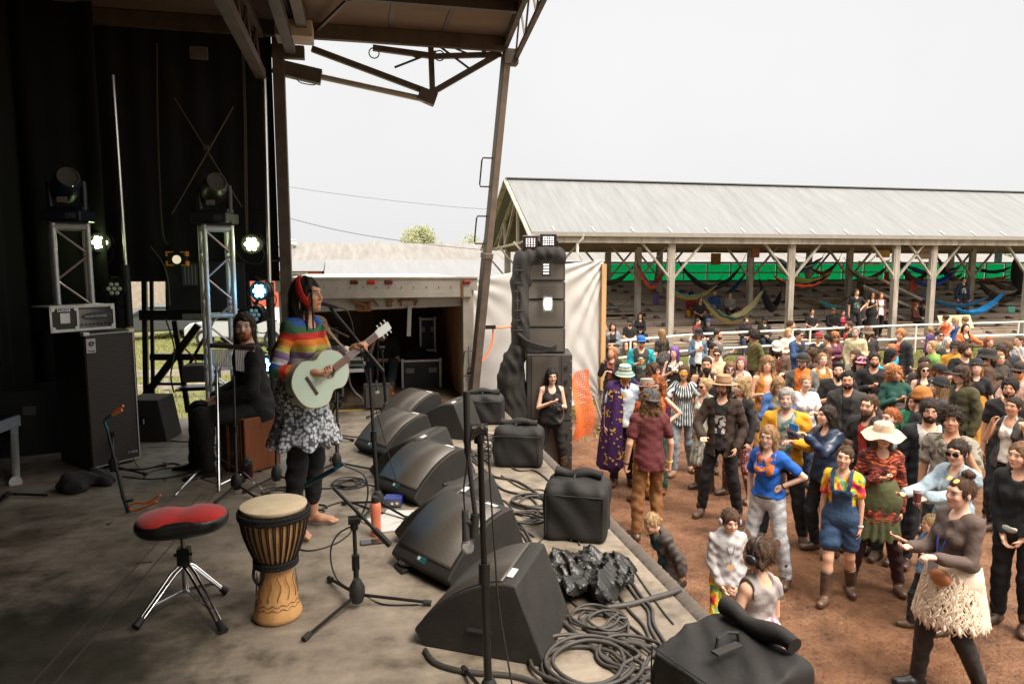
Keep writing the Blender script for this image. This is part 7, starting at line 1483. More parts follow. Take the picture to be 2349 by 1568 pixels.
# floor monitor behind, black bag, boots area
mo = empty('floor_speaker',Z(355,1003),R(-8),'upright black monitor speaker to the right of the bass cabinet','speaker');b = MB();b.prism([(-.2,0),(.2,0),(.13,.42),(-.19,.42)],-.19,.19,Matrix.Identity(4));b.build('cabinet',mat('dusty_black',(.022,.019,.016),rough=.7,bump=.3,bs=120),mo,bevel=.01);b = MB();b.box((-.02,-.195,.22),(.07,.01,.09));b.build('socket_plate',BLKM,mo);b = MB();b.box((-.01,-.202,.21),(.01,.004,.05));b.build('white_mark',LABW,mo)
S = SDF(.014,.03)
for x,y,r_ in ((160,1122,.10),(190,1118,.11),(222,1108,.10),(245,1112,.07),(175,1130,.08)): q_ = Z(x,y);S.ell((q_.x,q_.y,D0+r_*.5),(r_,r_*.8,r_*.75),k=.03)
S.clip(lambda P: D0-P[...,2]);S.noise(lambda P: .02*np.sin(30*P[...,0]+20*P[...,2]+3*np.sin(20*P[...,1]))*np.sin(26*P[...,1]+12*P[...,2]));V,Q = S.mesh('x');tag(put('cloth_bag',nmesh('cloth_bag',V,Q,mat('dark_cloth',(.028,.025,.022),rough=.85,var=.4,vs=8))),'slumped dark cloth bag on the floor before the bass cabinet','bag')
# table at the left edge
tb = empty('table',Z(-20,1090),0,'low riser table with aluminium edge and round leg at the left','table');e0,e1 = at_d(44,962,6.25),at_d(-90,1010,5.6);v = (e1-e0)
b = MB();b.bar(e0,e1,.05,.10);b.bar(e0,Vector(e0)+Vector((-.9,.35,0)),.05,.10);b.build('edge_frame',ALU,tb,True,bevel=.004)
b = MB();x0 = Vector(e0)+Vector((-.06,0,0));b.add([tuple(Vector(e0)+Vector((0,0,.052))),tuple(Vector(e1)+Vector((0,0,.052))),tuple(Vector(e1)+Vector((-.9,.35,.052))),tuple(Vector(e0)+Vector((-.9,.35,.052)))],[(0,1,2,3)]);b.build('table_top',BLK,tb,True,solid=.01)
b = MB();b.cyl(Z(36,1105),at_d(32,975,6.2),.032,n=16);b.cyl(Z(36,1105),Z(36,1105,.025),.045,n=16);b.build('leg',ALU,tb,True,smooth=40)
fr = empty('clothes_rail',Z(40,1000),0,'dim metal frame standing against the back drape above the table','frame');b = MB();b.tube([at_d(-30,797,7),at_d(56,797,7),at_d(60,880,7),at_d(38,882,7)],.012,6);b.tube([at_d(17,800,7),at_d(20,862,7)],.006,6);b.tube([at_d(38,800,7),at_d(41,882,7)],.006,6);b.build('tubing',mat('dim_metal',(.12,.11,.10),rough=.4,metal=.6),fr,True)
rk = empty('road_case',Z(60,1060),R(15),'black road case in the dark behind the table','road case');b = MB();b.box((-.1,.5,.3),(.8,.5,.6));b.build('case_body',BLK,rk,bevel=.006);b = MB();b.box((.02,.243,.42),(.1,.01,.08));b.build('latch_plate',mat('dim_latch',(.16,.15,.13),rough=.4,metal=.6),rk)
t = empty('low_stand',Z(15,1140),0,'low chrome and black stand base at the left edge','stand','microphone and hardware stands');b = MB();b.tube([Z(12,1132,.05),Z(-10,1160,.02)],.01,6);b.cyl(Z(18,1132,.03),Z(108,1135,.015),.010,n=8);b.build('leg',BLKM,t,True);b = MB();b.cyl(Z(18,1132,.0),Z(18,1132,.12),.02,n=10);b.build('pole',CHR,t,True)
# ---- lighting towers
def ltower(c,az,zt,lab,w=.27):
    t = empty('truss_tower',(c[0],c[1],D0),az,lab,'truss tower','aluminium lighting towers');h = zt-D0;s_ = w/2
    for x in (-s_,s_):
        for y in (-s_,s_): b = MB();b.cyl((x,y,.0),(x,y,h),.025,n=12);b.build('upright',ALU,t,smooth=40)
    for z in (.02,h*.33,h*.58,h-.03):
        b = MB()
        for p,q_ in (((-s_,-s_),(s_,-s_)),((s_,-s_),(s_,s_)),((s_,s_),(-s_,s_)),((-s_,s_),(-s_,-s_))): b.cyl((*p,z),(*q_,z),.02 if z<h-.1 else .028,n=8)
        b.build('crossbar',ALU,t,smooth=40)
    zz = [h-.05-i*.235 for i in range(int((h-.1)/.235))]
    for i,z in enumerate(zz[:-1]):
        s1 = 1 if i % 2 else -1;b = MB();b.cyl((s_*s1,-s_,z),(-s_*s1,-s_,zz[i+1]),.010,n=8);b.cyl((s_,s_*s1,z),(s_,-s_*s1,zz[i+1]),.010,n=8);b.cyl((-s_,s_*s1,z),(-s_,-s_*s1,zz[i+1]),.010,n=8);b.build('diagonal',mat('red_tinted_aluminium',(.62,.48,.44),rough=.35,metal=.8),t,smooth=40)
    b = MB();b.box((0,0,h+.004),(w+.06,w+.06,.012));b.build('top_plate',BLKM,t)
    return t
ltower((-2.62,7.35),R(24),3.52,'aluminium truss tower behind the bass cabinet carrying a moving head light')
ltower((-1.37,7.55),R(20),3.53,'aluminium truss tower beside the percussionist carrying a moving head light',.25)
def mhead(c,az,lab,tint):
    t = empty('moving_head_light',c,az,lab,'stage light','moving head lights on the towers')
    b = MB();b.box((0,0,.06),(.36,.30,.10));b.build('base',tint,t,bevel=.015);b = MB();b.box((.10,-.152,.06),(.09,.006,.05));b.build('display',mat('dim_display',(.1,.1,.11),rough=.3),t)
    b = MB();b.tube([(-.15,0,.12),(-.155,0,.30),(-.15,0,.38)],.03,8);b.tube([(.15,0,.12),(.155,0,.30),(.15,0,.38)],.03,8);b.box((0,0,.13),(.32,.14,.04));b.build('yoke',tint,t,smooth=60)
    b = MB();Mh = Matrix.Translation((0,0,.34)) @ Matrix.Rotation(R(35),4,'Z') @ Matrix.Rotation(R(70),4,'X');b.lathe([(.05,-.16),(.11,-.14),(.125,0),(.11,.12),(.085,.17),(.075,.17)],M_=Mh,n=20);b.build('lamp_head',tint,t,smooth=50)
    b = MB();b.lathe([(.086,.165),(.092,.17),(.092,.20),(.080,.20),(.075,.185),(.0001,.18)],M_=Mh,n=20);b.build('lens',mat('lens_grey',(.10,.095,.09),rough=.15),t,smooth=40)
    b = MB();b.box((.0,-.085,.21),(.09,.004,.05));b.build('sticker',mat('pale_sticker',(.28,.25,.22),rough=.6),t)
mhead((-2.62,7.35,3.53),R(-8),'moving head light with blue tint on the tower behind the bass cabinet',mat('blue_tinted_black',(.012,.018,.028),rough=.35));mhead((-1.37,7.55,3.54),R(-15),'moving head light on the tower beside the percussionist',mat('grey_black',(.035,.032,.030),rough=.4))
def par(px,py,d,az,lab,on,col,es):
    p = at_d(px,py,d);t = empty('par_light',p,az,lab,'stage light','round LED par lights');Mx = Matrix.Rotation(R(90),4,'X')
    b = MB();b.lathe([(.07,-.14),(.085,-.12),(.095,-.02),(.100,.02),(.100,.03),(.088,.03),(.086,.015),(.0001,.015)],M_=Mx,n=24);b.build('housing',BLKM,t,smooth=40)
    lm = mat('led_%s' % lab[:9],(.55,.58,.45),rough=.25) if not on else mat('led_on_%.2f%.2f' % (col[0],col[2]),(.8,.8,.8),emit=col,es=es)
    for i in range(7):
        a = i*math.pi/3;x,z = (0,0) if i == 6 else (.050*math.cos(a),.050*math.sin(a));b = MB();b.lathe([(.021,0),(.021,.006),(.012,.012),(.0001,.013)],M_=Matrix.Translation((x,-.018,z)) @ Mx,n=12);b.build('led_lens',lm,t,smooth=50)
    b = MB();b.tube([(.115*math.cos(a),.03,.115*math.sin(a)) for a in [i*math.pi/12 for i in range(13)]],.007,6);b.cyl((0,.03,.115),(-.1,.08,.14),.008,n=6);b.build('bracket',BLKM,t)
    b = MB();b.tube(catmull([(.02,.13,0),(.08,.16,-.08),(.03,.15,-.2),(-.12,.13,-.16),(-.22,.1,-.02)],5),.006,5);b.build('power_lead',CABD,t)
    if on:
        l = bpy.data.lights.new('par_beam','POINT');l.energy = es*.07;l.color = col;l.shadow_soft_size = .05;lo = bpy.data.objects.new('par_beam',l);COL.objects.link(lo);lo.parent = t;lo.location = (0,-.10,0)
    return t
GY,BL = (.75,1.0,.42),(.12,.55,1.0)
par(230,556,7.1,R(5),'lit yellow green par light on the tower behind the bass cabinet',True,GY,9);par(263,662,7.1,R(5),'unlit par light with pale lenses on the left tower',False,GY,0)
par(578,560,7.2,R(-6),'lit yellow green par light near the silver lift column',True,GY,14);par(597,667,7.1,R(-25),'bright blue par light above the seated percussionist',True,BL,11);par(585,722,7.2,R(-20),'unlit par light just behind the percussionist head',False,GY,0);par(608,836,7.0,R(-20),'lowest blue par light beside the singer sweater',True,BL,8)
wl = empty('work_light',at_d(408,593,7.3),R(-10),'square work light with orange corner guards on the end wall','work light');b = MB();b.box((0,0,0),(.19,.06,.13));b.build('housing',BLK,wl,bevel=.008);b = MB();b.lathe([(.04,-.02),(.045,.0),(.04,.012),(.0001,.012)],M_=Matrix.Translation((0,-.03,-.01)) @ Matrix.Rotation(R(90),4,'X'),n=20);b.build('lamp_glass',mat('pale_glass',(.55,.52,.42),rough=.15,emit=(1,.9,.6),es=.25),wl,smooth=40)
for x in (-1,1):
    for z in (-1,1): b = MB();b.box((x*.075,-.01,z*.067),(.06,.075,.016));b.box((x*.098,-.01,z*.05),(.016,.075,.05));b.build('corner_guard',mat('amber_plastic',(.75,.28,.02),rough=.5),wl,bevel=.003)
# electrical racks on the open frame
eq = empty('dimmer_rack',at_y(445,650,8.2),0,'black dimmer and power rack hung on the open end frame','rack');q8 = lambda x,y,Y=8.15: at_y(x,y,Y)
b = MB();a0,a1 = q8(385,712),q8(560,600);b.box(((a0.x+a1.x)/2,8.3,(a0.z+a1.z)/2),(a1.x-a0.x,.3,a1.z-a0.z));b.build('rack_body',BLK,eq,True,bevel=.006)
b = MB();a0,a1 = q8(420,655),q8(452,605);b.box(((a0.x+a1.x)/2,8.14,(a0.z+a1.z)/2),(a1.x-a0.x,.012,a1.z-a0.z));b.build('label_panel',mat('panel_dark_grey',(.10,.11,.10),rough=.4),eq,True)
for k in range(4): b = MB();b.box((a0.x+.03+.035*k,8.13,(a0.z+a1.z)/2),(.006,.006,.2));b.build('breaker_row',mat('pale_marks',(.35,.36,.33),rough=.5),eq,True)
for k in range(7): b = MB();a2 = q8(468+7*(k % 3),650+12*k//2);b.box((a2.x,8.13,a2.z),(.02,.006,.03));b.build('cable_plug',mat('plug_teal',(.03,.25,.28),rough=.4),eq,True)
b = MB();a0 = q8(480,725,8.1);b.box((a0.x,8.12,a0.z),(.55,.012,.06));b.build('warning_plate',mat('plate_grey',(.2,.19,.16),rough=.5),eq,True)
hz_ = empty('haze_machine',q8(470,845),0,'grey haze machine with carrying handle on the frame shelf','machine');b = MB();b.box((q8(468,850).x,8.05,q8(468,850).z),(.34,.26,.18));b.build('case',mat('dusty_grey',(.06,.055,.05),rough=.5,var=.3),hz_,True,bevel=.01);b = MB();q_ = q8(455,822);b.tube([(q_.x-.06,8.05,q_.z-.02),(q_.x-.06,8.05,q_.z+.03),(q_.x+.06,8.05,q_.z+.03),(q_.x+.06,8.05,q_.z-.02)],.008,6);b.build('handle',BLKM,hz_,True);b = MB();q_ = q8(470,872);b.box((q_.x,7.92,q_.z-.05),(.42,.02,.03));b.box((q_.x,8.05,q_.z-.06),(.5,.3,.02));b.build('shelf',BLKM,hz_,True)
# ---- inside the truck
TR = lambda px,py,Y: at_y(px,py,Y)
def fcase(px,py,Y,w,h,dp,lab,rz=0,open_=False):
    p = TR(px,py,Y);t = empty('road_case',(p.x,p.y,p.z),rz,lab,'road case','road cases in the truck');b = MB();b.box((0,0,h/2),(w,dp,h));b.build('case_body',mat('case_black',(.02,.018,.017),rough=.5,var=.3),t,bevel=.004)
    b = MB()
    for x in (-w/2,w/2): b.box((x,-dp/2-.003,h/2),(.03,.012,h+.01))
    for z in (0.01,h-.01): b.box((0,-dp/2-.003,z),(w+.02,.012,.03))
    b.build('edge_rail',ALU,t,bevel=.002)
    for x in (-.3,.3): b = MB();b.box((x*w,-dp/2-.006,h*.66),(w*.22,.01,h*.16));b.build('handle_plate',mat('plate_dull',(.2,.19,.17),rough=.4,metal=.5),t,bevel=.003)
    for z in (0,h): 
        for x in (-w/2,w/2): b = MB();b.box((x,-dp/2-.006,z),(.05,.03,.05));b.build('ball_corner',ALU,t,bevel=.012)
    return t
fcase(964,888,10.2,.54,.44,.5,'square road case with two handles in the truck');fcase(978,800,10.9,.22,.5,.5,'narrow upright road case standing at the back of the truck');fcase(745,905,9.8,.5,.7,.5,'tall rack case under the shelves on the left of the truck')
sh = empty('amplifier_rack',TR(735,790,9.7),0,'rack of amplifiers with an orange label in the truck','rack')
for k,(y,m_) in enumerate(((755,BLK),(770,mat('grey_unit',(.16,.15,.14),rough=.4)),(785,BLK),(800,mat('grey_unit',(.16,.15,.14))),(815,BLK))): q_ = TR(738,y,9.6);b = MB();b.box((q_.x,9.7,q_.z),(.42,.4,.075));b.build('rack_unit',m_,sh,True,bevel=.004)
b = MB();q_ = TR(742,752,9.48);b.box((q_.x+.02,9.48,q_.z),(.14,.01,.05));b.build('orange_label',mat('orange_label',(.55,.12,.03),rough=.5),sh,True)
S = SDF(.02,.05)
for x,y,r_ in ((905,838,.17),(930,830,.2),(955,822,.2),(975,835,.14),(925,860,.2)): q_ = TR(x,y,10.5);S.ell(q_,(r_,r_*.9,r_*.85),k=.05)
S.noise(lambda P: .02*np.sin(14*P[...,0]+9*P[...,2])*np.sin(13*P[...,2]+8*P[...,1]));V,Q = S.mesh('x');tag(put('duffel_bag',nmesh('duffel_bag',V,Q,mat('soft_black',(.016,.015,.015),rough=.8))),'heap of soft black bags stacked on the road case in the truck','bag')
tb = empty('folding_table',TR(805,930,9.2),0,'grey folding table with a small mixer at the truck entrance','table');b = MB();q_ = TR(805,845,9.1);b.box((q_.x-.05,9.1,q_.z),(.42,.5,.03));b.build('table_top',mat('grey_plastic',(.42,.42,.42),rough=.5),tb,True,bevel=.004)
b = MB();b.tube(catmull([TR(800,850,9.0),TR(803,880,9.0),TR(815,900,9.0),TR(830,915,9.0),TR(832,935,9.0)],5),.013,8);b.tube([TR(770,850,9.3),TR(768,930,9.3)],.013,8);b.build('leg',mat('leg_grey',(.25,.25,.25),rough=.4,metal=.6),tb,True,smooth=60)
mxr = empty('mixer',TR(820,838,9.1),0,'small grey mixing unit on the folding table','mixer');b = MB();q_ = TR(818,828,9.05);b.box((q_.x,9.05,q_.z),(.22,.2,.09));b.build('case',mat('mixer_grey',(.3,.3,.3),rough=.5),mxr,True,bevel=.004);b = MB();b.box((q_.x,8.945,q_.z),(.15,.01,.05));b.build('display',BLK,mxr,True)
mo = empty('floor_speaker',Z(866,938),R(0),'black wedge standing upright on the deck edge by the truck','speaker');b = MB();b.box((0,.1,.15),(.32,.25,.30),rx=R(-8));b.build('cabinet',mat('dusty_black2',(.035,.031,.028),rough=.6,bump=.3,bs=120),mo,bevel=.01);b = MB();b.box((0,-.035,.15),(.27,.01,.24),rx=R(-8));b.build('grille',GRI,mo)
# ---- PA tower beside the stage
dT = 10.35;SPK = mat('pa_black',(.018,.016,.014),rough=.6,var=.3,col2=(.05,.045,.04),vs=3);aT = -YAW
def bx(name,px0,py0,px1,py1,d,dep,lab,cat,grp,m=SPK):
    a,b_ = at_d(px0,py1,d),at_d(px1,py0,d);c = (Vector(a)+Vector(b_))/2;w = (Vector(a)-Vector((b_.x,b_.y,a.z))).length;h = b_.z-a.z
    t = empty(name,(c.x,c.y,a.z),aT,lab,cat,grp);b = MB();b.box((0,dep/2,h/2),(w,dep,h-.008));b.build('cabinet',m,t,bevel=.012);return t,w,h
for i,(y0,y1) in enumerate(((580,645),(645,688),(688,752),(752,810))):
    t,w,h = bx('loudspeaker',1207,y0,1297,y1,dT-.1,.6,('topmost draped loudspeaker of the tower','loudspeaker of the tower under the topmost one','loudspeaker of the tower around the bright lamp','lowest main loudspeaker resting on the subwoofer')[i],'loudspeaker','stacked loudspeakers of the tower')
    b = MB();b.box((0,-.004,h/2),(w-.06,.012,h-.06));b.build('grille',GRI,t)
for i,(y0,y1) in enumerate(((812,965),(965,1130))):
    t,w,h = bx('subwoofer',1208,y0,1313,y1,dT-.2,.75,('upper subwoofer with holes in its right edge behind the photographer','lower subwoofer standing on the ground behind the photographer')[i],'subwoofer','subwoofers of the tower')
    if i == 1: pass
    b = MB();b.box((w/2-.08,-.004,h/2),(.14,.012,h-.03));pn = b.build('rigging_plate',mat('plate_black',(.05,.045,.04),rough=.5),t)
    for k in range(4): b = MB();b.lathe([(.028,0),(.028,.02),(.0001,.02)],M_=Matrix.Translation((w/2-.09,-.014,h*(.18+.21*k))) @ Matrix.Rotation(R(90),4,'X'),n=12);b.build('rigging_hole',BLK,pn)
    for k in range(5): b = MB();b.cyl((w/2-.02,-.012,h*(.1+.2*k)),(w/2-.02,-.02,h*(.1+.2*k)),.008,n=8);b.build('bolt',ALU,pn)
    b = MB();b.box((-.06,-.004,h/2),(w-.28,.012,h-.08));b.build('grille',GRI,t)
SCR = mat('black_scrim',(.014,.012,.0105),rough=.9,var=.4,vs=4)
def drape(name,poly,d,lab,dep=.3,seed=1):
    S = SDF(.028,.05)
    for (x,y,r_) in poly: q_ = at_d(x,y,d);S.ell(q_,(r_,dep,r_*1.3),k=.08,rot=Matrix.Rotation(aT,4,'Z'))
    S.noise(lambda P: .016*np.sin(22*P[...,0]+3*np.sin(4*P[...,2]+seed))*(.6+.4*np.sin(3*P[...,2]))+.012*np.sin(47*P[...,0]+9*P[...,2]+2*np.sin(11*P[...,2])));V,Q = S.mesh('x');tag(put('black_scrim',nmesh('black_scrim',V,Q,SCR)),lab,'cloth','black cloth on the speaker tower')
drape('s',[(1195,598+13*i,.12) for i in range(16)]+[(1215,590,.12),(1240,584,.12),(1265,583,.12),(1283,590,.09)],dT,'black netting draped over the left side and top of the upper speakers')
drape('s2',[(1190,800,.13),(1178,830,.17),(1172,870,.22),(1175,910,.24),(1178,950,.26),(1182,990,.26),(1190,1030,.24),(1195,1070,.22)],dT,'heavy black cloth bunched beside the subwoofers',.35,3)
b = MB();rg = random.Random(2)
for i in range(9): b.tube(catmull([at_d(1188+3*i,765+4*i,dT-.33),at_d(1210,782+3*i,dT-.36),at_d(1240,792+2*i,dT-.38),at_d(1262,796+i,dT-.36),at_d(1275,790+i*2,dT-.3)],6),.022,6)
tag(b.build('black_scrim',SCR,smooth=True),'twisted sash of black cloth tied across the speaker tower','cloth','black cloth on the speaker tower')
ck = mat('chrome_dim',(.16,.14,.12),rough=.45,metal=.5)
rg_ = empty('rigging_frame',at_d(1188,700,dT-.28),aT,'metal rigging brackets down the left edge of the speakers','rigging')
for i,y in enumerate((620,650,668,690,712,735,758)): q_ = at_d(1187,y,dT-.33);b = MB();b.bar(q_-Vector((.05,0,0)),q_+Vector((.09,0,0)),.022);b.bar(q_-Vector((0,0,.06)),q_+Vector((0,0,.06)),.018);b.build('bracket',BLKM,rg_,True,bevel=.004)
def flood(px,py,d,w,h,lab,rx=0,es=12,cols=((1,.95,.85),(1,.75,.6),(.75,.75,1)),body=True):
    t = empty('led_flood_light',at_d(px,py,d),aT,lab,'stage light','rectangular LED lights on the speaker tower')
    if body: b = MB();b.box((0,.06,0),(w+.07,.12,h+.07),rx=rx);b.build('housing',BLKM,t,bevel=.008);b = MB();b.tube([(-w/2-.05,.06,0),(-w/2-.05,.06,-h/2-.08),(w/2+.05,.06,-h/2-.08),(w/2+.05,.06,0)],.012,6);b.build('bracket',BLKM,t)
    else: b = MB();b.box((0,.03,0),(w+.05,.05,h+.05));b.build('housing',BLKM,t)
    nx,nz = max(3,int(w/.033)),max(4,int(h/.033));rg = random.Random(px)
    for ci,c_ in enumerate(cols):
        b = MB()
        for i in range(nx):
            for j in range(nz):
                if rg.randrange(len(cols)) == 0 or (i+j*2) % len(cols) == ci:
                    x,z = -w/2+w*(i+.5)/nx,-h/2+h*(j+.5)/nz
                    if (i+j*2) % len(cols) != ci: continue
                    y0 = -.004-math.tan(rx)*z*0;p = Matrix.Rotation(rx,3,'X') @ Vector((x,-.006,z));b.lathe([(.010,0),(.008,.006),(.0001,.008)],M_=Matrix.Translation(p) @ Matrix.Rotation(R(90)+rx,4,'X'),n=8)
        o = b.build('led_array',mat('led_glow_%d_%d' % (px,ci),(.8,.8,.8),emit=c_,es=es),t);o['kind'] = 'stuff'
    l = bpy.data.lights.new('flood_beam','POINT');l.energy = es*.25;l.color = (1,.9,.8);l.shadow_soft_size = .06;lo = bpy.data.objects.new('flood_beam',l);COL.objects.link(lo);lo.parent = t;lo.location = (0,-.14,0)
flood(1217,556,dT-.2,.15,.13,'smaller LED flood light standing on the tower above the rigging',R(8),.9,((1,.5,.3),(.75,.5,1),(1,.9,.8)));flood(1258,552,dT-.2,.17,.13,'brighter LED flood light standing on the middle of the tower top',R(8),1.1,((1,.95,.9),(.8,.8,1),(1,.8,.6)))
flood(1253,617,dT-.45,.08,.16,'slim LED light shining through the cloth in the upper speaker',0,1.2,((1,.95,.9),(1,.5,.3),(.7,.7,1)),False);flood(1257,697,dT-.45,.09,.17,'glaring warm white LED light in the middle of the tower',0,22,((1,.82,.55),(1,.9,.7)),False)
# ---- people on and beside the stage
perc_p = Vector((-.98,6.3,0));tp,rp = person((perc_p.x+.10,perc_p.y+.0,D0-.05),math.pi-R(62)-YAW,'seated percussionist with long dark hair and brown beard in black shirt',H=1.86,tone='pale',hair='long',hc='dark',bc='red',beard=.9,top=('long','161415',-.1),bot=('pants','141314'),shoes=('ankle','191614'),vox=.009,arms=('lap','lap'),legs='sit',w=1.2,hyaw=-74,lean=6,hpit=4)
tph,rph = person(at_z(1266,838,1.68)*1.0-Vector((0,0,1.68)),math.pi+R(8)-YAW,'photographer with long dark hair and glasses in black tank top beside the speaker tower',H=1.68,sex='f',tone='pale',hair='long',hc='black',top=('tank','171617',-.06),bot=('leggings','1c1a19'),vox=.010,arms=('chest','hold'),gl=('clear',),hpit=-6,w=1.08,mouth=.3)
cm = empty('camera',world_of(tph,(rph.wr[1]+rph.wr[-1])/2+Vector((0,.09,-.02))),tph.rotation_euler.z,'black camera with lens held by the photographer','camera');b = MB();b.box((0,.02,0),(.13,.06,.09));b.box((0,.02,.055),(.05,.05,.03));b.build('camera_body',BLK,cm,bevel=.01);b = MB();b.cyl((0,.04,-.01),(0,.14,-.05),.034,.038,n=18);b.build('lens',BLKM,cm,smooth=40);b = MB();b.tube(catmull([(-.06,.02,.02),(-.11,-.02,-.1),(-.06,-.03,-.22),(.0,-.01,-.16)],5),.006,5);b.build('strap',mat('camera_strap',(.25,.2,.1),rough=.6),cm)
sd_p = TR(880,905,10.3);person((sd_p.x,sd_p.y,1.38-.02),math.pi-R(-5)-YAW,'man in glasses and black T-shirt sitting in the truck with a hand at his chin',H=1.78,tone='fair',hair='short',hc='brown',top=('tee','171617'),bot=('jeans','23262c'),shoes=('ankle','7a4a22'),vox=.013,arms=(((.1,.55,-.8),(-.35,-.1,1)),'cross'),legs='low',gl=('clear',))
# ---- singer
sp_ = Z(706,1216);H_ = 1.70
ARM['s_strum'] = ((.36,-.06,-.93),(-.30,.95,.06));ARM['s_fret'] = ((.22,.22,-.94),(-.02,.72,.52))
ts,rs_ = person(sp_,math.pi-R(-72)-YAW,'barefoot singer with long dark hair and red headband playing a pale green guitar',H=H_,sex='f',tone='tan',hair='long',hc='black',top=None,bot=None,shoes=None,feet=True,vox=.0065,w=.88,arms=('s_strum','s_fret'),legs='stand',curl=.85,hpit=4,mouth=1.3)
put('leggings',leg_mesh(rs_,.0075,cloth('141314'),3,1.72,.010,0,0,name='leggings'),ts)
put('skirt',skirt_mesh(rs_,.0075,cloth('ffffff','floral'),-.31,.245,.14,amp=.012,n=11),ts)
me = top_mesh(rs_,.007,'long',cloth('ffffff','rainbow'),4,sleeve=1.72,hem=.05,e=.014,loose=.006,name='sweater')
co = np.empty(len(me.vertices)*3,np.float32);me.vertices.foreach_get('co',co);co = co.reshape(-1,3);hl = np.zeros_like(co)
def segd(P,a,b_):
    a = np.array(a);b_ = np.array(b_);ab = b_-a;t = np.clip(((P-a)@ab)/(ab@ab),0,1);return np.linalg.norm(P-a-t[:,None]*ab,axis=1),t*np.linalg.norm(ab)
best = np.full(len(co),1e9);val = np.zeros(len(co));zt = rs_.up(0,0,.52).z
dT_,tT = segd(co,rs_.up(0,0,.52),rs_.up(0,0,.1));best = dT_-.15;val = tT
for sd in (1,-1):
    L1 = (rs_.el[sd]-rs_.sh[sd]).length
    for a,b_,off in ((rs_.sh[sd],rs_.el[sd],.05),(rs_.el[sd],rs_.wr[sd],.05+L1)):
        dd_,tt = segd(co,a,b_);dd_ -= .058;m_ = dd_ < best;best[m_] = dd_[m_];val[m_] = tt[m_]+off
hl[:,0] = val/(7*.0405);a = me.attributes.new('hl','FLOAT_VECTOR','POINT');a.data.foreach_set('vector',hl.ravel());put('sweater',me,ts)
hat(rs_,'hairband','c22a1c',ts)
S = SDF(.006,.006)
for i in range(9): p = rs_.hM @ Vector((.07+.004*math.sin(i*3),.035-.002*i,-.10-.028*i));S.ell(p,np.array((.016,.014,.018))*(1-.05*i),k=.006)
for i in range(14): p = rs_.hM @ Vector((.062,.072,.03-.02*i));S.ell(p,(.0075,.0075,.011),k=.004)
V,Q = S.mesh('x');put('braid',nmesh('braid',V,Q,hair_mat('black')),ts)
b = MB();e = rs_.hM @ Vector((.083,-.012,-.045));b.cyl(e,e-Vector((0,0,.05)),.005,n=8);b.build('earring',mat('brass',(.6,.4,.12),rough=.3,metal=.8),ts)
# guitar held across the body, strings towards the audience side
wS = world_of(ts,rs_.wr[1]+rs_.hd[1]*.07);wF = world_of(ts,rs_.wr[-1]+rs_.hd[-1]*.06)
gl_,gt_ = Vector(at_d(738,866,4.25)),wF+Vector((0,0,-.02))
axis = (gt_-gl_).normalized();fwd = Vector((-math.sin(ts.rotation_euler.z),math.cos(ts.rotation_euler.z),0));nf = (fwd*.95+(Vector((-_F.x,-_F.y,0)))*.80+Vector((0,0,.18)));nf = (nf-axis*nf.dot(axis)).normalized();xs = axis.cross(nf).normalized()
G = Matrix(((xs.x,axis.x,nf.x,gl_.x),(xs.y,axis.y,nf.y,gl_.y),(xs.z,axis.z,nf.z,gl_.z),(0,0,0,1))) @ Matrix.Scale(.86,4)
gt = bpy.data.objects.new('acoustic_guitar',None);COL.objects.link(gt);gt.matrix_basis = G;tag(gt,'pale mint green acoustic guitar held by the singer','guitar')
def gout(s_=1.0,n=72):
    P = []
    for i in range(n):
        a = 2*math.pi*i/n;y = math.cos(a);w = .185*(1-.30*math.exp(-((y-.12)/.26)**2))*(1-.16*max(0,y));P.append((w*math.sin(a)*abs(math.sin(a))**-.25 if abs(math.sin(a))>1e-6 else 0,.235*y))
    return [(x*s_,y*s_) for x,y in P]
MNT = mat('mint_lacquer',(.50,.61,.49),rough=.3,var=.05,vs=3);po = gout();Mg = Matrix(((1,0,0,0),(0,0,1,0),(0,1,0,0),(0,0,0,1)))
b = MB();b.prism(po,-.10,-.001,Mg);b.build('body',mat('mint_side',(.38,.49,.38),rough=.35),gt,smooth=35)
b = MB();b.prism(gout(.995),-.001,.003,Mg);b.build('soundboard',MNT,gt)
b = MB();b.tube([(x,y,0) for x,y in gout(1.002)],.0035,6,closed=True);b.build('binding',mat('cream_binding',(.62,.42,.24),rough=.4),gt,smooth=True)
b = MB();b.lathe([(.0001,.0045),(.047,.0045)],(0,.07,0),28);b.build('sound_hole',BLK,gt);b = MB();b.lathe([(.049,.004),(.058,.0045)],(0,.07,0),28);b.build('rosette',mat('rosette',(.5,.48,.36),rough=.4),gt)
b = MB();b.box((0,-.10,.008),(.15,.022,.010));b.build('bridge',mat('rosewood',(.045,.02,.014),rough=.4),gt,bevel=.003)
b = MB();b.box((0,.34,.010),(.050,.46,.014));b.build('fretboard',mat('fretboard_wood',(.18,.10,.07),rough=.4),gt,bevel=.002)
b = MB();b.box((0,.40,-.004),(.046,.34,.018));b.build('neck',MNT,gt,bevel=.006)
b = MB()
for i in range(16): b.box((0,.56-.5*(1-2**(-i/12)),.0175),(.048,.0018,.0015))
b.build('frets',CHR,gt);b = MB()
for i in range(6): b.cyl(((i-2.5)*.008,-.095,.014),((i-2.5)*.0065,.57,.0195),.0009,n=4)
b.build('strings',CHR,gt)
b = MB();b.prism([(-.025,.56),(.025,.56),(.033,.60),(.031,.72),(-.031,.72),(-.033,.60)],-.006,.010,Mg);b.build('headstock',mat('pearl_white',(.6,.62,.62),rough=.3),gt,bevel=.002)
for i in range(3):
    for s_ in (-1,1): b = MB();b.cyl((s_*.035,.62+.04*i,.0),(s_*.058,.62+.04*i,0),.006,n=8);b.build('tuning_peg',CHR,gt)
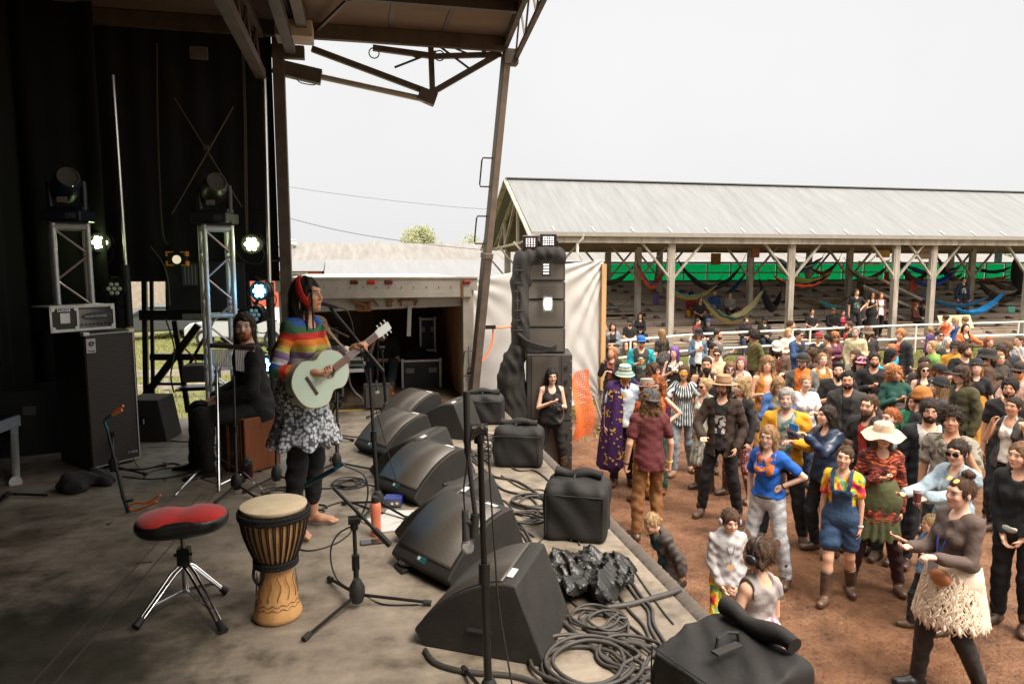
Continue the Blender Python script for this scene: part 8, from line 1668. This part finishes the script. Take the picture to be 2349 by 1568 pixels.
b = MB();b.box((-.055,-.205,-.045),(.06,.012,.05),rz=R(-22));b.build('control_panel',BLK,gt)
def sw(p): return G.inverted() @ Vector(world_of(ts,p))
b = MB();LEO = mat('leopard_strap',(.36,.24,.12),rough=.7,var=.9,col2=(.02,.015,.01),vs=60)
pts = [Vector((0,-.245,-.05))]+[sw(rs_.up(*p)) for p in ((.19,.02,.10),(.16,-.12,.25),(.02,-.155,.40),(-.10,-.11,.50),(-.13,.02,.52),(-.08,.13,.44))]+[Vector((-.03,.30,-.03))]
c_ = catmull(pts,8)
for i in range(len(c_)-1): b.bar(c_[i],c_[i+1]+(c_[i+1]-c_[i])*.1,.042,.006,up=G.inverted().to_3x3() @ Vector((0,0,1)))
b.build('strap',LEO,gt)
cable([(683,945,0,4.42),(676,985,0,4.42),(684,1060,0,4.45),(694,1130,0,4.45),(690,1190),(670,1240),(655,1242)],.0045,'black instrument cable hanging from the mint guitar',m=CABD,name='guitar_cable')
# ---- front row props
def at_hand(T_,sd,off=(0,0,0)): return world_of(T_[0],T_[1].wr[sd]+T_[1].hd[sd]*.085+Vector(off))
def cup(p,c,lab,liq=None,s_=1.0):
    t = empty('cup',p-Vector((0,0,.05)),0,lab,'cup','drinks held in the crowd');b = MB();b.lathe([(.027*s_,0),(.036*s_,.11*s_),(.0375*s_,.112*s_),(.034*s_,.108*s_),(.03*s_,.03)],n=18);b.build('beaker',c,t,smooth=60)
    if liq: b = MB();b.lathe([(.0285*s_,.004),(.034*s_,.085*s_),(.0001,.086*s_)],n=18);b.build('drink',liq,t,smooth=60)
    return t
cup(at_hand(T['denim'],-1,(0,.02,.03)),mat('white_paper_cup',(.7,.7,.72),rough=.5),'pale cup with dark drink in the outstretched hand of the denim jacket',mat('berry_drink',(.12,.03,.04),rough=.2))
BEER,CLR = mat('amber_beer',(.55,.22,.05),rough=.15),mat('clear_plastic',(.75,.72,.68),rough=.2)
for k_,lab in (('c1','tall clear cup in the hand of the turquoise jacket'),('c2','cup of amber beer held by the woman in the patterned skirt'),('c3','cup of amber beer held by the woman in the bucket hat'),('c4','white plastic cup held by the bearded man in black')): cup(at_hand(T[k_],1,(0,.01,.03)),CLR,lab,BEER if k_ != 'c4' else None,1.1)
tphn = T['phone'];pm_ = (at_hand(tphn,1)+at_hand(tphn,-1))/2;p_ = empty('mobile_phone',pm_,tphn[0].rotation_euler.z,'bright blue phone held up by the woman in the leather jacket','phone');b = MB();b.box((0,.02,.03),(.15,.009,.075));b.build('body',mat('bright_blue',(.02,.25,.62),rough=.35),p_,bevel=.003);b = MB();b.cyl((-.03,.026,.04),(-.03,.03,.04),.009,n=10);b.build('camera_ring',CHR,p_)
# cape with stars and moons
r = T['cape'][1];S = SDF(.012,.03);k = r.k;S.cap(r.up(-.13,-.02,.47),r.up(.13,-.02,.47),.085*k,k=.03);
for sd in (1,-1): S.cap(r.up(.15*sd,-.04,.44),Vector((.24*sd,-.06,.30)),.10*k,.13*k,k=.05)
S.cap(r.up(0,-.08,.42),Vector((0,-.12,.30)),.12*k,.15*k,k=.05)
S.clip(lambda P: .26-P[...,2]);S.cap(r.up(.10,.04,.42),(.15,.09,.34),.09,.12,k=.05);S.ell((-.11,.20,1.0),(.085,.20,1.2),k=.01,sub=True);S.ell(r.head,(.11,.11,.17),k=.02,sub=True);S.noise(lambda P: .012*np.sin(12*np.arctan2(P[...,0],P[...,1]+.0001)+2*P[...,2]))
V,Q = S.mesh('c');cp = put('cape',nmesh('cape',V,Q,cloth('3a1650')),T['cape'][0]);YEL = mat('gold_cloth',(.62,.38,.05),rough=.7)
rg = random.Random(8);from mathutils.bvhtree import BVHTree
bv = BVHTree.FromPolygons([tuple(v) for v in V],[tuple(int(i) for i in q_) for q_ in Q]);b = MB();n_ = 0
for k_ in range(230):
    a = rg.uniform(-2.6,2.6);z = rg.uniform(.34,1.42);o = Vector((math.sin(a)*.8,math.cos(a)*.8,z));h_ = bv.ray_cast(o,Vector((-math.sin(a),-math.cos(a),0)))
    if h_[0] is None: continue
    p,nn = h_[0],h_[1];u = nn.cross(Vector((0,0,1))).normalized();v = nn.cross(u);th0 = rg.uniform(0,6.28)
    if k_ % 7 == 0: P = [(.042*math.cos(t_),.042*math.sin(t_)) for t_ in [i*.45 for i in range(10)]]+[(.014+.030*math.cos(t_),.030*math.sin(t_)) for t_ in [4.05-i*.45 for i in range(10)]]
    else: rr = rg.choice((.013,.02,.026));P = [((rr if i % 2==0 else rr*.42)*math.cos(i*math.pi/5),(rr if i % 2==0 else rr*.42)*math.sin(i*math.pi/5)) for i in range(10)]
    c0 = p+nn*.006;ca_,sa_ = math.cos(th0),math.sin(th0);pts = [c0+u*(x*ca_-y*sa_)+v*(x*sa_+y*ca_) for x,y in P]
    if k_ % 7 == 0: b.add(pts,[(i,i+1,18-i,19-i) for i in range(9)])
    else: b.add(pts+[c0],[(i,(i+1) % 10,10) for i in range(10)])
b.build('cape_print',YEL,cp)
# shaggy skirt, belt bag, lanyard
r = T['skirt'][1];tt = T['skirt'][0];CRM = mat('cream_wool',(.66,.50,.36),rough=.95,var=.4,col2=(.80,.68,.54),vs=30)
put('shaggy_skirt',skirt_mesh(r,.008,CRM,-.30,.25,.07,amp=.016,n=21,name='shaggy_skirt'),tt);b = MB();rg = random.Random(1)
for i in range(1100):
    a = rg.uniform(0,6.28);z0 = rg.uniform(-.25,.10);rr = lambda z: (.182+.068*min(1,max(0,(.08-z)/.33)))*r.k;L_ = rg.uniform(.07,.12)
    P = [r.pel+Vector((rr(z0-L_*j/4)*math.cos(a+.1*math.sin(j+i))*1.02,rr(z0-L_*j/4)*.93*math.sin(a+.1*math.sin(j+i))*1.02,z0-L_*j/4+.01*math.sin(i))) for j in range(5)];b.tube(P,[.005,.0075,.007,.006,.003],4)
o = b.build('wool_tassels',CRM,tt,smooth=True);o['kind'] = 'stuff'
b = MB();b.tube([r.up(.15*math.cos(a),.135*math.sin(a)-.0,.09+.05*math.cos(a+.6)) for a in [i*math.pi/12 for i in range(24)]],.012,6,closed=True);b.build('belt',mat('tan_leather',(.36,.13,.045),rough=.45),tt,smooth=True)
S = SDF(.008,.02);S.ell(r.up(-.06,.17,.04),(.085,.05,.06),k=.02);V,Q = S.mesh('x');put('belt_bag',nmesh('belt_bag',V,Q,mat('tan_leather',(.36,.13,.045),rough=.45)),tt)
b = MB();LB = mat('blue_lanyard',(.03,.07,.32),rough=.6);b.tube([r.up(.05,-.04,.50),r.up(.06,.09,.42),r.up(.03,.145,.28),r.up(0,.16,.14)],.006,5);b.tube([r.up(-.05,-.04,.50),r.up(-.06,.09,.42),r.up(-.03,.145,.28),r.up(0,.16,.14)],.006,5);lo_ = b.build('lanyard',LB,tt);b = MB();b.box(r.up(0,.185,.085),(.09,.006,.11));b.build('pass_card',mat('pass_card',(.35,.37,.42),rough=.4),lo_)
b = MB()
for sd in (1,-1): b.lathe([(.0001,.004),(.024,.0)],M_=r.hM @ Matrix.Translation((.035*sd,.075,.112)) @ Matrix.Rotation(R(-35),4,'X'),n=14)
b.build('glasses_on_head',mat('amber_lens',(.55,.38,.10),rough=.1),tt)
def band(T_,sd,c,k_=.0):
    r = T_[1];a = r.wr[sd];d = (r.el[sd]-a).normalized();b = MB();b.cyl(a+d*(.01+k_),a+d*(.022+k_),.031*r.k+.002,n=14);b.build('wristband',mat('band_%s' % c,hexc(c),rough=.6),T_[0])
for T_,sd,c,k_ in ((T['skirt'],1,'c9c22e',.03),(T['skirt'],1,'d8d8e2',.055),(T['denim'],-1,'d2c72a',.0),(T['over'],-1,'d8d8d8',.0),(T['maroon'],1,'d8d83a',.0),(T['maroon'],-1,'1a1a1a',.0),(T['blue'],-1,'151515',.0),(T['edge'],1,'d8d8e2',.01)): band(T_,sd,c,k_)
# dungarees bib and straps
r = T['over'][1];tt = T['over'][0];DN = cloth('2e4766','denim');S = SDF(.008,.02);torso(S,r,.027);S.clip(lambda P: (P[...,2]-r.up(0,0,.34).z));S.clip(lambda P: np.where(P[...,2]>r.up(0,0,.16).z,np.maximum(np.abs(P[...,0])-.10*r.k,-P[...,1]),-1.0));V,Q = S.mesh('x');put('dungaree_bib',nmesh('dungaree_bib',V,Q,DN),tt)
b = MB()
for sd in (1,-1): 
    P = catmull([r.up(.075*sd,.135,.33),r.up(.085*sd,.125,.42),r.up(.09*sd,.04,.535),r.up(.08*sd,-.09,.47),r.up(.03*sd,-.14,.30),r.up(0,-.15,.15)],5)
    for i in range(len(P)-1): b.bar(P[i],P[i+1],.032,.008,up=Vector((0,1,0)))
b.build('dungaree_strap',DN,tt)
# ear defenders
headphones(T['boy'][1],T['boy'][0],mat('colour_splash',(.6,.1,.12),rough=.3,var=.9,col2=(.1,.5,.6),vs=90));headphones(T['back'][1],T['back'][0],mat('cup_black',(.02,.02,.022),rough=.3))
r = T['boy'][1];b = MB();c0 = r.up(0,.155,.19)
b.tube([r.up(.045,.05,.50),r.up(.04,.12,.40),c0+Vector((0,0,.03))],.0018,4);b.tube([r.up(-.045,.05,.50),r.up(-.04,.12,.40),c0+Vector((0,0,.03))],.0018,4);nk = b.build('necklace',BLK,T['boy'][0])
b = MB();b.prism([(0,-.035),(.03,0),(.028,.018),(.015,.024),(0,.012),(-.015,.024),(-.028,.018),(-.03,0)],0,.005,Matrix.Translation(c0));b.build('wooden_heart',mat('heart_wood',(.62,.40,.22),rough=.6),nk)
# fishnet patches of the torn jeans
r = T['blue'][1];b = MB()
for sd,kz in ((1,.02),(-1,.0),(1,-.13)):
    p = r.kn[sd]+Vector((0,0,kz));b.lathe([(.0001,.002),(.03,.0)],M_=Matrix.Translation(p+Vector((0,.074,0))) @ Matrix.Rotation(R(-90),4,'X'),n=16,sx=1.1,sy=1.5)
b.build('torn_hole',mat('skin_through_net',(.35,.19,.13),rough=.7,var=.5,vs=60),T['blue'][0])
b = MB();b.tube([r.up(.125*math.cos(a),.12*math.sin(a),.04) for a in [i*math.pi/12 for i in range(24)]],.014,6,closed=True);b.build('belt',BLK,T['blue'][0],smooth=True)
r = T['edge'][1];S = SDF(.01,.02);S.ell(r.up(.03,.105,.02),(.075,.03,.034),k=.02);V,Q = S.mesh('x');put('belt_bag',nmesh('belt_bag',V,Q,mat('silver_cloth',(.45,.43,.38),rough=.3,metal=.5)),T['edge'][0])
# ================================================================= hammocks and signs in the grandstand
def hammock(x0,y0,x1,y1,ym,Y,col,lab,w=.5,col2=None,xm=None,deep=.25):
    """two ends and the lowest point in the photograph, hung in the plane Y"""
    a,b_ = at_y(x0,y0,Y),at_y(x1,y1,Y-.1);xm = (x0+x1)/2 if xm is None else xm;m = at_y(xm,ym,Y);t = empty('hammock',tuple((Vector(a)+Vector(b_))/2),0,lab,'hammock','hammocks slung between the grandstand posts')
    def ctr(u):
        l0 = (1-u)**2;l1 = 2*u*(1-u);l2 = u*u;um = .5;c = (Vector(m)-Vector(a)*.25-Vector(b_)*.25)*2
        return Vector(a)*l0+c*l1+Vector(b_)*l2
    b = MB()
    def f(u,v):
        p = ctr(u);g = math.sin(math.pi*u)**.7;s_ = (v-.5)*2;k = 1+.10*math.sin(u*37+v*11)
        return p+Vector((.02*math.sin(v*40),s_*w*.55*g+.0,(abs(s_)**1.6*deep*w*2*g*k-.10*w*g)+.012*math.sin(u*30+v*25)))
    b.grid(f,34,12);b.build('fabric',cloth(col),t,True,smooth=True,solid=.006)
    if col2: b = MB();b.grid(lambda u,v: f(u,.0+v*.14)+Vector((0,-.01,0)),34,2);b.build('edge_band',cloth(col2),t,True,smooth=True,solid=.01)
    for p,q_ in ((a,ctr(.06)),(b_,ctr(.94))): b = MB();d = (Vector(p)-Vector(q_)).normalized();b.tube([Vector(q_),Vector(p)+d*.35+Vector((0,0,.18))],.010,5);b.build('rope',CABD,t,True)
    return t
HM = [
 (1340,612,1453,612,652,27.5,'4a4a48','grey brown hammock hung left of the orange one',.5,None),
 (1462,604,1525,615,660,24.6,'c0561f','bright orange hammock slung beside the second row post',.55,'5c3f78'),
 (1492,660,1508,600,668,26.5,'7a5b28','narrow folded ochre hammock behind the orange one',.35,None),
 (1518,650,1646,652,686,24.3,'b08a3a','mustard and teal hammock behind the front post',.45,'3e8a86'),
 (1556,598,1700,610,664,24.8,'1d1f22','black hammock with a person looking over it',.5,None),
 (1664,672,1712,622,660,26,'1c4f86','short blue hammock rolled behind the black one',.35,None),
 (1610,682,1752,664,740,23.2,'a2936a','large sandy and green hammock hanging low over the benches',.8,'3c5646'),
 (1742,640,1792,668,712,23.8,'1a1c22','dark hammock with a person curled inside',.7,None),
 (1760,575,1888,590,620,25.2,'1f4f8c','blue hammock under a pale mosquito net',.6,'a59a8c'),
 (1782,612,1908,622,648,24.2,'8f9a52','olive yellow hammock above the red edged one',.5,None),
 (1776,634,1906,628,664,23.6,'2c2a28','dark hammock with orange red edge',.6,'d0492a'),
 (1858,612,1926,594,628,26,'8a2a2c','crimson hammock hanging behind the stair rail',.35,None),
 (1820,678,1964,670,700,25,'7a6330','thin brown hammock low on the tiers',.3,None),
 (1946,614,2034,612,645,24.6,'5d5548','khaki hammock near the stair balustrade',.5,'8b857c'),
 (1878,690,1930,704,703,24,'3f9fb8','small turquoise hammock lying low by the seated men',.25,None),
 (2062,598,2130,618,648,24.4,'4a3a2e','dark brown hammock between the two front posts',.55,None),
 (2064,600,2200,612,630,25.4,'1f3f6e','long navy hammock stretched behind the front posts',.45,None),
 (2100,645,2190,622,655,24,'1b3a94','royal blue hammock behind the right front post',.5,None),
 (2152,592,2206,628,640,25,'38302a','brown and dark hammock hanging steeply right of the post',.5,'6b4a2e'),
 (2235,612,2320,612,626,26,'1c2430','slim black hammock near the poster',.35,None),
 (2232,640,2316,632,643,25.4,'9c3a26','rusty red slack hammock near the poster',.3,None),
 (2112,672,2268,680,705,23.4,'2a5f80','teal blue hammock below the standing man',.5,None),
 (2190,706,2305,668,718,22.9,'1a86c8','vivid sky blue hammock hanging low at the right',.5,None),
 (2245,646,2349,660,692,24.2,'2c2823','dark wide hammock in the upper right corner of the stand',.7,None),
 (2268,642,2365,640,664,25,'3b372c','dull green brown hammock at the right end',.5,None),
 (2326,594,2352,640,660,23.2,'15171a','large black hammock cut off by the picture edge',.9,None),
 (1318,700,1420,706,712,23,'2b3e5c','flat navy hammock near the tan post',.3,None)]
for i,(x0,y0,x1,y1,ym,Y,c,lab,w,c2) in enumerate(HM): hammock(x0,y0,x1,y1,ym,Y,c,lab,w*.8,c2)
def sign(px,py,Y,w,h,m,lab,txt=None,tm=None,size=.2,cat='sign'):
    p = at_y(px,py,Y);t = empty('sign',p,0,lab,cat);b = MB();b.box((0,0,0),(w,.03,h));o = b.build('board',m,t)
    if txt: ltext('lettering',txt,tm,Matrix.Translation((0,-.02,0)) @ Matrix.Rotation(R(90),4,'X'),size,t,o)
    return t
sign(2119,574,22.6,.72,.66,wood('sign_board',(.30,.20,.13),(.44,.32,.22),3),'wooden board with outlined block letters by the front post','HAMMOCK\nZONE',mat('sign_ink',(.10,.06,.04)),.17)
sign(2026,582,24.8,.62,.30,mat('orange_board',(.50,.22,.06),rough=.8,var=.5,col2=(.62,.42,.16),vs=9),'small orange handmade sign with a torn edge')
sign(1642,594,27.8,.46,.50,mat('ochre_board',(.38,.20,.05),rough=.8,var=.5,vs=9),'ochre painted board hanging from a rear post')
sign(1733,580,24.8,.34,.36,mat('rust_board',(.30,.12,.06),rough=.8,var=.4,vs=9),'rust coloured board on the second row post')
sign(2290,590,27.8,.42,.52,mat('blue_poster',(.03,.12,.22),rough=.6,var=.8,col2=(.25,.42,.5),vs=5),'dark blue poster pinned to a rear post',cat='poster')
bp_ = at_y(2192,738,22.5);b = MB();b.box(bp_,(1.5,.03,.55),rx=R(-25));tag(b.build('cardboard_sheet',mat('pale_board',(.62,.48,.32),rough=.8)),'large pale yellow sheet of board leaning on the benches by the railing','board')
bt_ = MB();rg = random.Random(5)
P = catmull([at_y(1965,606,26),at_y(1995,598,26),at_y(2020,570,26)],8)
bt_.tube(P,.006,4)
for i in range(1,len(P)-1): bt_.add([P[i]+Vector((-.04,0,0)),P[i]+Vector((.04,0,0)),P[i]+Vector((0,0,-.1))],[(0,1,2)])
tag(bt_.build('bunting',mat('bunting_cloth',(.3,.35,.4),var=.8,col2=(.5,.3,.25),vs=12)),'short string of small bunting flags near the orange sign','bunting')
bt_ = MB();P = catmull([at_y(1970,597+2,25.5),at_y(2000,607,25.5),at_y(2040,597,25.5)],10);bt_.tube(P,.03,6);tag(bt_.build('garland',mat('yellow_garland',(.65,.45,.06),rough=.7,var=.5,vs=20)),'yellow paper garland strung under the bunting','garland')
for x,y,Y,c,w,h,lab in ((1505,685,24.5,'4b3566',.22,.5,'purple cloth hanging under the orange hammock'),(2094,655,24.3,'a5391f',.3,.42,'orange red towel hanging beside the navy hammock'),(1973,665,24.5,'3a241b',.3,.7,'dark brown cloth hanging by the stair'),(2034,640,25,'8a2030',.2,.6,'maroon cloth hanging beside the front post'),(2320,710,23,'3f7f74',.3,.25,'green bag hanging from the dark wide hammock')):
    p = at_y(x,y,Y);b = MB();b.grid(lambda u,v: (p.x+(u-.5)*w,p.y+.03*math.sin(u*9+v*3),p.z+h/2-v*h),10,6);tag(b.build('hanging_cloth',cloth(c),smooth=True,solid=.008),lab,'cloth','cloths hanging in the grandstand')
